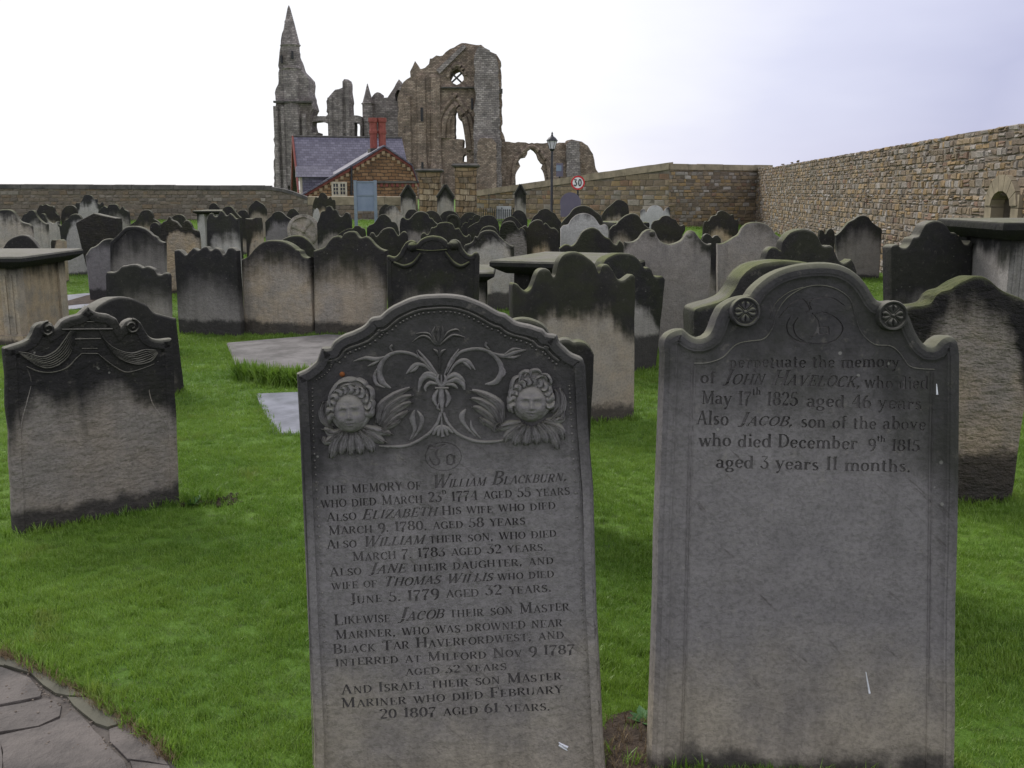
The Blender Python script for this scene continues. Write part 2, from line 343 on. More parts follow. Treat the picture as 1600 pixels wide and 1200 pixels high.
class MB:
    def __init__(s): s.V = []; s.F = []
    def add(s, V, Fc):
        n = len(s.V); s.V += [tuple(v) for v in V]; s.F += [tuple(i + n for i in f) for f in Fc]
    def box(s, a, b):
        x0, y0, z0 = a; x1, y1, z1 = b
        s.hexa([(x0, y0, z0), (x1, y0, z0), (x1, y1, z0), (x0, y1, z0), (x0, y0, z1), (x1, y0, z1), (x1, y1, z1), (x0, y1, z1)])
    def hexa(s, c): s.add(c, [(0, 3, 2, 1), (4, 5, 6, 7), (0, 1, 5, 4), (1, 2, 6, 5), (2, 3, 7, 6), (3, 0, 4, 7)])
    def tube(s, pts, r, n=8, cap=True):
        pts = [Vector(p) for p in pts]; rs = r if isinstance(r, (list, tuple)) else [r] * len(pts); V = []
        for i, p in enumerate(pts):
            d = (pts[min(i + 1, len(pts) - 1)] - pts[max(i - 1, 0)]).normalized()
            a = d.orthogonal().normalized() if abs(d.z) < .9 else Vector((1, 0, 0)); a = (a - d * a.dot(d)).normalized(); b = d.cross(a)
            V += [p + (a * math.cos(q * math.tau / n) + b * math.sin(q * math.tau / n)) * rs[i] for q in range(n)]
        Fc = [(i * n + q, i * n + (q + 1) % n, (i + 1) * n + (q + 1) % n, (i + 1) * n + q) for i in range(len(pts) - 1) for q in range(n)]
        if cap: Fc += [tuple(range(n))[::-1], tuple((len(pts) - 1) * n + q for q in range(n))]
        s.add(V, Fc)
    def lathe(s, o, prof, n=12):
        V = [(o[0] + r * math.cos(q * math.tau / n), o[1] + r * math.sin(q * math.tau / n), o[2] + z) for r, z in prof for q in range(n)]
        Fc = [(i * n + q, i * n + (q + 1) % n, (i + 1) * n + (q + 1) % n, (i + 1) * n + q) for i in range(len(prof) - 1) for q in range(n)]
        Fc += [tuple(range(n))[::-1], tuple((len(prof) - 1) * n + q for q in range(n))]
        s.add(V, Fc)
    def dome(s, x, z, r, h, y=0, n=8):
        V = []; rows = 3
        for k in range(rows):
            a = k / rows * math.pi / 2
            V += [(x + r * math.cos(a) * math.cos(q * math.tau / n), y - h * math.sin(a), z + r * math.cos(a) * math.sin(q * math.tau / n)) for q in range(n)]
        V.append((x, y - h, z))
        Fc = [(i * n + q, i * n + (q + 1) % n, (i + 1) * n + (q + 1) % n, (i + 1) * n + q) for i in range(rows - 1) for q in range(n)]
        Fc += [((rows - 1) * n + q, (rows - 1) * n + (q + 1) % n, rows * n) for q in range(n)]
        s.add(V, Fc)
    def relief(s, pts, ws, h, y=0.0, n=6):
        """half-round carved stroke lying on the plane y; pts (x,z); ws widths"""
        pts = spline(pts, 4) if len(pts) > 2 else [pts[0], ((pts[0][0] + pts[1][0]) / 2, (pts[0][1] + pts[1][1]) / 2), pts[1]]
        m = len(pts); V = []
        for i, p in enumerate(pts):
            t = i / (m - 1); q = t * (len(ws) - 1); k = min(int(q), len(ws) - 2); w = ws[k] + (ws[k + 1] - ws[k]) * (q - k)
            a = pts[max(i - 1, 0)]; b = pts[min(i + 1, m - 1)]; dx, dz = b[0] - a[0], b[1] - a[1]; l = math.hypot(dx, dz) or 1
            nx, nz = -dz / l, dx / l
            for j in range(n):
                an = math.pi * j / (n - 1); hh = h * min(1, w / max(ws) + .25) * (1 + .22 * noise.noise(Vector((p[0] * 60, p[1] * 60, j * .5))))
                V.append((p[0] + nx * w / 2 * math.cos(an), y - hh * math.sin(an) + .0005, p[1] + nz * w / 2 * math.cos(an)))
        Fc = [(i * n + j, (i + 1) * n + j, (i + 1) * n + j + 1, i * n + j + 1) for i in range(m - 1) for j in range(n - 1)]
        Fc += [tuple(range(n)), tuple((m - 1) * n + j for j in range(n))[::-1]]
        s.add(V, Fc)
    def build(s, name, mat, parent=None, smooth=35, **k):
        me = mesh(name, s.V, s.F, smooth); bm = bmesh.new(); bm.from_mesh(me); bmesh.ops.recalc_face_normals(bm, faces=bm.faces)
        bm.to_mesh(me); bm.free()
        if smooth is not None: me.set_sharp_from_angle(angle=R(smooth))
        return link(name, me, mat, parent, **k)
def spline(p, n=4):
    out = []
    for i in range(len(p) - 1):
        a = p[max(i - 1, 0)]; b = p[i]; c = p[i + 1]; d = p[min(i + 2, len(p) - 1)]
        for k in range(n):
            t = k / n
            out.append(tuple(.5 * (2 * b[j] + (c[j] - a[j]) * t + (2 * a[j] - 5 * b[j] + 4 * c[j] - d[j]) * t * t + (3 * b[j] - a[j] - 3 * c[j] + d[j]) * t ** 3) for j in range(len(b))))
    out.append(tuple(p[-1])); return out
def area(p): return .5 * sum(p[i - 1][0] * p[i][1] - p[i][0] * p[i - 1][1] for i in range(len(p)))
def ccw(p): return list(p) if area(p) > 0 else list(p)[::-1]
def cdt(outer, holes=(), pts=(), carve=()):
    """triangulate outer minus holes; returns verts, tris, carved flags"""
    vs = [Vector(p) for p in ccw(outer)]; fs = [list(range(len(vs)))]
    for h in list(holes) + list(carve):
        h = ccw(h); n = len(vs); vs += [Vector(p) for p in h]; fs.append(list(range(n, n + len(h))))
    vs += [Vector(p) for p in pts]
    ov, oe, of, _, _, fo = delaunay_2d_cdt(vs, [], fs, 0, 1e-5)
    nh = len(holes); T = []; cf = []
    ok = sum(abs(area([ov[i] for i in f])) for f, o in zip(of, fo) if 0 in o) > .8 * abs(area(outer))
    for f, o in zip(of, fo):
        if ok:
            if 0 not in o: continue
        elif not inside(((ov[f[0]].x + ov[f[1]].x + ov[f[2]].x) / 3, (ov[f[0]].y + ov[f[1]].y + ov[f[2]].y) / 3), outer): continue
        if any(1 <= q <= nh for q in o): continue
        T.append(tuple(f)); cf.append(any(q > nh for q in o))
    return ov, T, cf
def prism(outer, holes, y0, y1, name='prism', mb=None):
    """solid between planes y0<y1, polygon in (x,z)"""
    ov, T, _ = cdt(outer, holes); n = len(ov)
    V = [(p.x, y0, p.y) for p in ov] + [(p.x, y1, p.y) for p in ov]; Fc = []; ed = {}
    for a, b, c in T:
        Fc.append((a, b, c)); Fc.append((c + n, b + n, a + n))
        for e in ((a, b), (b, c), (c, a)): ed[e] = 1
    for (a, b) in ed:
        if (b, a) not in ed: Fc.append((b, a, a + n, b + n))
    if mb is not None: mb.add(V, Fc); return mb
    m = MB(); m.add(V, Fc); return m
def roughen(p, amp, step, seed=0, closed=False):
    out = []; q = list(p) + ([p[0]] if closed else [])
    for i in range(len(q) - 1):
        a, b = q[i], q[i + 1]; l = math.hypot(b[0] - a[0], b[1] - a[1]); k = max(1, int(l / step))
        for j in range(k):
            t = j / k; x = a[0] + (b[0] - a[0]) * t; z = a[1] + (b[1] - a[1]) * t
            if j or closed or i:
                nn = noise.noise_vector(Vector((x / step * .7, z / step * .7, seed)))
                x += nn.x * amp + random.uniform(-.7, .7) * amp; z += nn.y * amp + random.uniform(-.7, .7) * amp
            out.append((x, z))
    if not closed: out.append(tuple(q[-1]))
    return out

# ------------------------------------------------------------------ gravestones
PLAIN = lambda thk: [(.014, thk), (0, thk - .014), (0, .014), (.004, .004), (.014, 0)]
def round_edge(thk): return [(.02, thk), (.004, thk - .008), (0, thk - .025), (0, .03), (.006, .01), (.02, .0015), (.034, 0)]
def slab_mesh(name, outline, thk, prof=None, grid=None, disp=.0, seed=0, carve=(), depth=.003, split=False):
    """outline: clockwise (x,z) seen from the front. Returns mesh (two material slots when carved)"""
    prof = prof or PLAIN(thk); P = outline; n = len(P); nor = []
    for i in range(n):
        a, b, c = P[i - 1], P[i], P[(i + 1) % n]
        d1 = (b[0] - a[0], b[1] - a[1]); d2 = (c[0] - b[0], c[1] - b[1])
        l1 = math.hypot(*d1) or 1e-6; l2 = math.hypot(*d2) or 1e-6
        n1 = (d1[1] / l1, -d1[0] / l1); n2 = (d2[1] / l2, -d2[0] / l2)
        s = (n1[0] + n2[0], n1[1] + n2[1]); l = math.hypot(*s) or 1e-6; s = (s[0] / l, s[1] / l)
        k = 1 / max(.65, s[0] * n1[0] + s[1] * n1[1]); nor.append((s[0] * k, s[1] * k))
    V = []; Fc = []
    for t, y in prof:
        for i in range(n):
            x = P[i][0] + nor[i][0] * t; z = P[i][1] + nor[i][1] * t
            V.append((x, y, z))
    m = len(prof)
    for j in range(m - 1):
        for i in range(n):
            k = (i + 1) % n; Fc.append((j * n + i, j * n + k, (j + 1) * n + k, (j + 1) * n + i))
    mats = [0] * len(Fc)
    # back cap
    back = [(V[i][0], V[i][2]) for i in range(n)]
    ov, T, _ = cdt(back); b0 = len(V); V += [(p.x, prof[0][1], p.y) for p in ov]
    Fc += [tuple(b0 + q for q in f)[::-1] for f in T]; mats += [0] * len(T)
    # front cap
    fr = [(V[(m - 1) * n + i][0], V[(m - 1) * n + i][2]) for i in range(n)]
    pts = []
    if grid:
        xs = [p[0] for p in fr]; zs = [p[1] for p in fr]; x = min(xs) + grid * .5
        from mathutils.geometry import intersect_point_tri_2d
        while x < max(xs):
            z = max(min(zs), -.05) + grid * .5
            while z < max(zs):
                q = (x + random.uniform(-.2, .2) * grid, z + random.uniform(-.2, .2) * grid)
                if inside(q, fr): pts.append(q)
                z += grid
            x += grid
    ov, T, cf = cdt(fr, (), pts, carve); c0 = len(V); yf = prof[-1][1]
    edge = set(range(0)); 
    def dy(p):
        if not disp: return 0
        q = Vector((p.x * 5, p.y * 5, seed))
        return disp * (noise.fractal(q, .9, 2.1, 4) + .6 * noise.noise(q * 5))
    frset = {(round(a, 4), round(b, 4)) for a, b in fr}
    V += [(p.x, yf + (0 if (round(p.x, 4), round(p.y, 4)) in frset else dy(p)), p.y) for p in ov]
    if not carve:
        Fc += [tuple(c0 + q for q in f) for f in T]; mats += [0] * len(T)
    else:
        k0 = len(V); nn = len(ov); V += [(p.x, yf + depth, p.y) for p in ov]; ed = {}
        for f, c in zip(T, cf):
            if c:
                Fc.append(tuple(k0 + q for q in f)); mats.append(1)
                for e in ((f[0], f[1]), (f[1], f[2]), (f[2], f[0])): ed[e] = 1
            else: Fc.append(tuple(c0 + q for q in f)); mats.append(0)
        for (a, b) in ed:
            if (b, a) not in ed: Fc.append((c0 + b, c0 + a, k0 + a, k0 + b)); mats.append(0)
    me = bpy.data.meshes.new(name); me.from_pydata(V, [], Fc); me.update()
    me.polygons.foreach_set('material_index', mats)
    bm = bmesh.new(); bm.from_mesh(me); bmesh.ops.delete(bm, geom=[v for v in bm.verts if not v.link_faces], context='VERTS')
    bmesh.ops.remove_doubles(bm, verts=bm.verts, dist=1e-5)
    bmesh.ops.recalc_face_normals(bm, faces=bm.faces); bm.to_mesh(me); bm.free()
    me.polygons.foreach_set('use_smooth', [True] * len(me.polygons)); me.set_sharp_from_angle(angle=R(38))
    return me
def inside(q, P):
    x, y = q; c = False; j = len(P) - 1
    for i in range(len(P)):
        if (P[i][1] > y) != (P[j][1] > y) and x < (P[j][0] - P[i][0]) * (y - P[i][1]) / (P[j][1] - P[i][1]) + P[i][0]: c = not c
        j = i
    return c
FEET = []     # where grass tufts gather: (left, right)
DEF = dict(soot=.3, soft=.07, damp=.06, warm=.3, pale=0, violet=0, moss=.7, rough=.25, bumpd=.02, foot=0, sootk=.95)
class Stone:
    """a gravestone standing in the churchyard: outline traced, set at its own distance, real thickness"""
    def __init__(s, label, top, Y, base=None, yaw=0, lean=2, thk=.11, sub=3, seed=None, cat='gravestone', frame=None,
                 grid=None, disp=0, carve=None, single=True, prof=None, name='gravestone', group='old gravestones in the churchyard', smooth=True, jit=.0025, depth=.003, **mt):
        s.seed = seed if seed is not None else random.uniform(0, 50)
        if base and len(base) == 2 and Y is None:
            a, b = GP(*base[0]), GP(*base[1]); yaw = math.degrees(math.atan2(b.y - a.y, b.x - a.x)); mid = (a + b) / 2
        else:
            xs = [p[0] for p in top]; cx = (base[0][0] + base[1][0]) / 2 if base else (min(xs) + max(xs)) / 2
            mid = WP(cx, 300, Y); mid.z = gz(mid.x, mid.y)
        s.pl = Plane(mid, R(yaw), R(lean)); L = s.pl.L
        tp = [L(*p) for p in top]
        if smooth: tp = spline(tp, sub)
        if base: bl, br = L(*base[0]), L(*base[1])
        else: bl, br = (tp[0][0], 0), (tp[-1][0], 0)
        def down(a, b):   # extend the side edge below ground
            d = (b[1] - a[1]) or -1e-3; k = (-.18 - a[1]) / d; return (a[0] + (b[0] - a[0]) * k, -.18)
        el, er = down(tp[0], bl), down(tp[-1], br)
        wd = abs(er[0] - el[0])
        sidel = [(tp[0][0] + (el[0] - tp[0][0]) * k / 8, tp[0][1] + (el[1] - tp[0][1]) * k / 8) for k in range(1, 9)]
        sider = [(tp[-1][0] + (er[0] - tp[-1][0]) * k / 8, tp[-1][1] + (er[1] - tp[-1][1]) * k / 8) for k in range(1, 9)]
        out = tp + sider + sidel[::-1]
        if jit: out = [(x + noise.noise(Vector((x * 9, z * 9, s.seed))) * jit * 2 + noise.noise(Vector((x * 40, z * 40, s.seed))) * jit, z + noise.noise(Vector((x * 9, z * 9, s.seed + 9))) * jit * 2) for x, z in out]
        s.out = out; s.top = tp; s.h = max(p[1] for p in tp); s.hw = wd / 2; s.cx = (el[0] + er[0]) / 2
        s.props = dict(DEF); s.props.update(mt)
        if single and 0 < s.props['soot'] < .7: s.props['soot'] *= random.uniform(.7, 1.25); s.props['pale'] = min(1, s.props['pale'] + random.choice((0, .05, .2)))
        s.props.update(hgt=s.h, hw=max(s.hw, .05), seed=s.seed)
        pr = prof(thk) if prof else (round_edge(thk) if wd > .3 and Y is not None and Y < 20 or Y is None else PLAIN(thk))
        if frame: pr = pr + frame
        cv = carve(s) if carve else ()
        me = slab_mesh(name, out, thk, pr, grid, disp, s.seed, cv, depth)
        me.materials.append(M_STONE)
        if cv: me.materials.append(M_LETTER)
        if single: s.o = link(name, me, None, None, label, cat, group, None, s.pl.M, s.props); s.root = s.o
        else:
            s.root = empty(name, s.pl.M, label, cat, group); s.o = link('headstone_slab', me, None, s.root, props=s.props)
        A = s.pl.M @ Vector((el[0], 0, 0)); B = s.pl.M @ Vector((er[0], 0, 0)); FEET.append((A, B, thk))
    def part(s, mb, name, mat=None, smooth=60, **mt):
        p = dict(s.props); p.update(mt)
        return mb.build(name, mat or M_STONE, s.root, smooth, props=p)
    def S(s, px, py): return s.pl.L(px, py)

# ------------------------------------------------------------------ stroke lettering with thick stems, thin hairlines and serifs
def arc(cx, cy, rx, ry, a0, a1, n=7): return [(cx + rx * math.cos(R(a0 + (a1 - a0) * i / n)), cy + ry * math.sin(R(a0 + (a1 - a0) * i / n))) for i in range(n + 1)]
TH = .165; TN = .06
def sf(x, y, w=.26): return ('n', [(x - w / 2, y), (x + w / 2, y)])
def O(cx, cy, rx, ry): return [('a', arc(cx, cy, rx, ry, 80, 280)), ('a', arc(cx, cy, rx, ry, -100, 100))]
def st(x, a=0, b=1, s=True): return [('k', [(x, a), (x, b)])] + ([sf(x, a + .02), sf(x, b - .02)] if s else [])
G = {}
G['A'] = (.74, [('n', [(.08, 0), (.36, 1)]), ('k', [(.36, 1), (.64, 0)]), ('n', [(.18, .34), (.54, .34)]), sf(.08, .02, .22), sf(.64, .02, .24)])
G['B'] = (.68, st(.14) + [('a', arc(.3, .76, .24, .23, 90, -90)), ('a', arc(.3, .27, .30, .26, 90, -90)), ('n', [(.1, .52), (.34, .52)]), ('n', [(.1, .98), (.32, .98)]), ('n', [(.1, .02), (.32, .02)])])
G['C'] = (.70, [('a', arc(.38, .5, .30, .49, 45, 315, 10)), ('n', [(.62, .66), (.62, .95)])])
G['D'] = (.76, st(.14) + [('a', arc(.28, .5, .38, .48, 90, -90, 9)), ('n', [(.1, .98), (.3, .98)]), ('n', [(.1, .02), (.3, .02)])])
G['E'] = (.64, st(.14) + [('n', [(.14, .97), (.56, .97), (.56, .78)]), ('n', [(.14, .5), (.42, .5)]), ('n', [(.14, .03), (.58, .03), (.58, .24)]), ('n', [(.42, .38), (.42, .62)])])
G['F'] = (.60, st(.14) + [('n', [(.14, .97), (.54, .97), (.54, .76)]), ('n', [(.14, .5), (.40, .5)]), ('n', [(.40, .38), (.40, .62)])])
G['G'] = (.76, [('a', arc(.38, .5, .30, .49, 45, 300, 10)), ('n', [(.62, .68), (.62, .95)]), ('k', [(.62, .02), (.62, .40)]), sf(.62, .42)])
G['H'] = (.80, st(.14) + st(.64) + [('n', [(.14, .5), (.64, .5)])])
G['I'] = (.32, st(.16))
G['J'] = (.46, [('k', [(.28, .2), (.28, 1)]), sf(.28, .98), ('a', arc(.14, .12, .15, .22, 10, -120)), ])
G['K'] = (.74, st(.14) + [('n', [(.16, .40), (.56, .97)]), ('k', [(.28, .54), (.60, .02)]), sf(.56, .98, .2), sf(.62, .02, .24)])
G['L'] = (.62, st(.14) + [('n', [(.14, .03), (.56, .03), (.56, .26)])])
G['M'] = (.92, [('n', [(.14, 0), (.14, 1)]), ('k', [(.14, 1), (.44, .06)]), ('n', [(.44, .06), (.74, 1)]), ('k', [(.76, 0), (.76, 1)]), sf(.14, .02, .2), sf(.76, .02), sf(.12, .98, .2), sf(.78, .98, .2)])
G['N'] = (.82, [('n', [(.14, 0), (.14, 1)]), ('k', [(.14, 1), (.64, .02)]), ('n', [(.64, 0), (.64, 1)]), sf(.14, .02, .22), sf(.64, .98, .22), sf(.10, .98, .18)])
G['O'] = (.76, O(.38, .5, .31, .49))
G['P'] = (.64, st(.14) + [('a', arc(.3, .72, .27, .27, 90, -90)), ('n', [(.1, .98), (.32, .98)]), ('n', [(.14, .45), (.32, .45)])])
G['Q'] = G['O']
G['R'] = (.74, st(.14) + [('a', arc(.3, .75, .25, .24, 90, -90)), ('n', [(.1, .98), (.32, .98)]), ('n', [(.14, .50), (.32, .50)]), ('k', [(.34, .5), (.60, .03)]), sf(.64, .02, .16)])
G['S'] = (.56, [('a', arc(.28, .74, .19, .24, 30, 250, 8)), ('a', arc(.27, .27, .21, .26, 100, -150, 8)), ('k', [(.17, .60), (.38, .42)]), ('n', [(.46, .76), (.46, .97)]), ('n', [(.06, .03), (.06, .26)])])
G['T'] = (.70, [('k', [(.35, 0), (.35, .98)]), sf(.35, .02), ('n', [(.06, .76), (.06, .97), (.64, .97), (.64, .76)])])
G['U'] = (.78, [('k', [(.14, .3), (.14, 1)]), sf(.14, .98), ('n', [(.62, .3), (.62, 1)]), sf(.62, .98, .22), ('a', arc(.38, .3, .24, .29, 180, 360, 8))])
G['V'] = (.74, [('k', [(.10, 1), (.38, 0)]), ('n', [(.38, 0), (.64, 1)]), sf(.10, .98), sf(.64, .98, .2)])
G['W'] = (1.04, [('k', [(.08, 1), (.32, 0)]), ('n', [(.32, 0), (.52, .95)]), ('k', [(.50, 1), (.74, 0)]), ('n', [(.74, 0), (.96, 1)]), sf(.08, .98, .22), sf(.50, .98, .2), sf(.96, .98, .2)])
G['Y'] = (.72, [('k', [(.08, 1), (.36, .48)]), ('n', [(.36, .48), (.62, 1)]), ('k', [(.36, 0), (.36, .50)]), sf(.36, .02), sf(.08, .98, .22), sf(.62, .98, .2)])
G['Z'] = (.66, [('n', [(.08, .76), (.08, .97), (.58, .97)]), ('k', [(.56, .97), (.10, .03)]), ('n', [(.08, .03), (.58, .03), (.58, .26)])])
G['0'] = (.60, O(.30, .5, .22, .49)); G['1'] = (.36, st(.18) + [('n', [(.04, .8), (.18, .98)])])
G['2'] = (.56, [('a', arc(.27, .72, .20, .26, 170, -40, 8)), ('n', [(.42, .56), (.08, .04)]), ('k', [(.08, .05), (.50, .05)])])
G['3'] = (.54, [('n', [(.06, .96), (.46, .96), (.24, .6)]), ('a', arc(.24, .30, .23, .29, 100, -160, 9))])
G['4'] = (.62, [('n', [(.40, 1), (.04, .32), (.58, .32)]), ('k', [(.42, 0), (.42, 1)]), sf(.42, .02)])
G['5'] = (.54, [('n', [(.46, .96), (.14, .96), (.10, .56)]), ('a', arc(.24, .31, .23, .29, 110, -160, 9))])
G['6'] = (.58, O(.29, .30, .21, .29) + [('a', arc(.42, .40, .34, .58, 100, 190, 6))])
G['7'] = (.54, [('n', [(.05, .78), (.05, .96)]), ('k', [(.05, .93), (.50, .93)]), ('n', [(.49, .94), (.20, .35)]), ('k', [(.21, .38), (.18, -.12)])])
G['8'] = (.58, O(.29, .75, .18, .23) + O(.29, .27, .22, .26))
G['9'] = (.58, O(.28, .62, .21, .29) + [('a', arc(.14, .52, .35, .66, 10, -80, 6))])
G['.'] = (.22, [('d', (.1, .06))]); G[','] = (.24, [('d', (.1, .06)), ('n', [(.13, .04), (.06, -.12)])]); G[' '] = (.34, [])
x_ = .62
G['a'] = (.56, [('k', [(.40, 0), (.40, .42)]), ('a', arc(.24, .40, .18, .21, 0, 150, 6)), ('a', arc(.22, .17, .16, .16, 60, 330, 8)), sf(.46, .02, .14)])
G['b'] = (.62, [('k', [(.13, 0), (.13, 1)]), sf(.08, .98, .16)] + O(.31, .31, .21, .31))
G['c'] = (.52, [('a', arc(.28, .31, .21, .30, 45, 320, 8)), ('d', (.42, .48))])
G['d'] = (.64, [('k', [(.50, 0), (.50, 1)]), sf(.44, .98, .16), sf(.55, .02, .16)] + O(.28, .31, .21, .31))
G['e'] = (.54, [('a', arc(.28, .31, .21, .30, 10, 320, 9)), ('n', [(.08, .33), (.48, .33)])])
G['f'] = (.40, [('k', [(.17, 0), (.17, .8)]), ('a', arc(.28, .80, .13, .18, 180, 40, 5)), sf(.17, .02), ('n', [(.04, x_), (.34, x_)])])
G['g'] = (.58, O(.26, .38, .18, .23) + O(.27, -.14, .22, .15) + [('n', [(.14, .2), (.12, .06), (.30, .0)]), ('n', [(.38, .54), (.52, .60)])])
G['h'] = (.66, [('k', [(.13, 0), (.13, 1)]), sf(.13, .02), sf(.08, .98, .16), ('a', arc(.32, .40, .18, .22, 180, 0, 6)), ('k', [(.50, 0), (.50, .42)]), sf(.50, .02)])
G['i'] = (.30, [('k', [(.15, 0), (.15, x_)]), sf(.15, .02), sf(.10, x_ - .02, .14), ('d', (.15, .86))])
G['l'] = (.30, [('k', [(.15, 0), (.15, 1)]), sf(.15, .02), sf(.10, .98, .14)])
G['n'] = (.66, [('k', [(.13, 0), (.13, x_)]), sf(.13, .02), sf(.08, x_ - .02, .14), ('a', arc(.32, .40, .18, .22, 180, 0, 6)), ('k', [(.50, 0), (.50, .42)]), sf(.50, .02)])
G['m'] = (1.0, G['n'][1] + [('a', arc(.68, .40, .18, .22, 180, 0, 6)), ('k', [(.86, 0), (.86, .42)]), sf(.86, .02)])
G['o'] = (.58, O(.29, .31, .22, .31))
G['p'] = (.62, [('k', [(.13, -.34), (.13, x_)]), sf(.13, -.32), sf(.08, x_ - .02, .14)] + O(.31, .31, .21, .31))
G['r'] = (.48, [('k', [(.13, 0), (.13, x_)]), sf(.13, .02), sf(.08, x_ - .02, .14), ('a', arc(.32, .36, .18, .24, 170, 60, 4)), ('d', (.40, .52))])
G['s'] = (.46, [('a', arc(.23, .46, .14, .15, 30, 240, 6)), ('a', arc(.22, .16, .16, .16, 90, -150, 6)), ('k', [(.15, .38), (.30, .26)])])
G['t'] = (.40, [('k', [(.16, .12), (.16, .84)]), ('n', [(.03, x_), (.34, x_)]), ('a', arc(.27, .12, .11, .12, 180, 310, 4))])
G['u'] = (.66, [('k', [(.13, .2), (.13, x_)]), sf(.08, x_ - .02, .14), ('a', arc(.31, .20, .18, .19, 180, 360, 6)), ('k', [(.50, 0), (.50, x_)]), sf(.56, .02, .16)])
G['v'] = (.58, [('k', [(.07, x_), (.29, 0)]), ('n', [(.29, 0), (.49, x_)]), sf(.08, x_ - .02, .2), sf(.49, x_ - .02, .18)])
G['w'] = (.84, [('k', [(.06, x_), (.26, 0)]), ('n', [(.26, 0), (.42, .58)]), ('k', [(.41, x_), (.60, 0)]), ('n', [(.60, 0), (.76, x_)]), sf(.07, x_ - .02, .2), sf(.76, x_ - .02, .16)])
G['y'] = (.58, [('k', [(.07, x_), (.29, 0)]), ('n', [(.49, x_), (.29, 0), (.18, -.3)]), ('d', (.12, -.28)), sf(.08, x_ - .02, .2), sf(.49, x_ - .02, .18)])
def ribbon(kind, p, th):
    if kind == 'd':
        return [(p[0] + th * .55 * math.cos(k * math.pi / 3), p[1] + th * .55 * math.sin(k * math.pi / 3)) for k in range(6)]
    L, Rr = [], []
    for i, q in enumerate(p):
        a = p[max(i - 1, 0)]; b = p[min(i + 1, len(p) - 1)]; dx, dy = b[0] - a[0], b[1] - a[1]; l = math.hypot(dx, dy) or 1
        w = {'k': th, 'n': TN, 'a': TN + (th - TN) * abs(dy / l) ** 1.6}[kind]
        nx, ny = -dy / l * w / 2, dx / l * w / 2
        L.append((q[0] + nx, q[1] + ny)); Rr.append((q[0] - nx, q[1] - ny))
    return L + Rr[::-1]
def set_line(txt, P0, P1, cap, small=None, spread=1.0):
    """'{..}' italic, '^..^' superscript. With small, lower-case letters are small capitals. -> carved polygons in stone coordinates"""
    items = []; x = 0; it = False; sup = False
    for ch in txt:
        if ch == '{': it = True; continue
        if ch == '}': it = False; continue
        if ch == '^': sup = not sup; continue
        sc = cap * (1.2 if it else 1); g = ch
        if small and ch.isalpha() and ch.islower() and (small > 0 or it): g = ch.upper(); sc *= abs(small)
        dy = 0
        if sup: sc *= .55; dy = cap * .75
        w, stx = G.get(g, G[' ']); items.append((x, dy, sc, it, stx)); x += (w + .06) * sc
    tot = x; dx, dz = P1[0] - P0[0], P1[1] - P0[1]; l = math.hypot(dx, dz); k = l / tot; ux, uz = dx / l, dz / l; out = []
    for x, dy, sc, it, stx in items:
        dy += random.uniform(-.035, .035) * cap; sc *= random.uniform(.96, 1.04)
        for kind, p in stx:
            for poly in [ribbon(kind, p, TH)]:
                q = []
                for a, b in poly:
                    a2 = a + (b * .28 if it else 0); lx = (x + a2 * sc) * k; lz = b * sc + dy
                    q.append((P0[0] + ux * lx - uz * lz, P0[1] + uz * lx + ux * lz))
                out.append(q)
    return out

# ================================================================== SETTING: ground
xs = sorted(set([-1500, -600, -250, -120, -70, -45, -30, -22, -16, 16, 22, 30, 45, 70, 120, 250, 600, 1500] + [i * .5 for i in range(-24, 25)]))
ys = sorted(set([-8, -3] + [i * .5 for i in range(0, 40)] + [20 + i * 2 for i in range(0, 26)] + [75, 85, 100, 130, 180, 260, 400, 800, 1600, 3500]))
V = [(x, y, gz(x, y)) for y in ys for x in xs]; nx = len(xs)
Fc = [(j * nx + i, j * nx + i + 1, (j + 1) * nx + i + 1, (j + 1) * nx + i) for j in range(len(ys) - 1) for i in range(nx - 1)]
link('ground', mesh('ground', V, Fc, 60), M_GROUND, kind='structure')

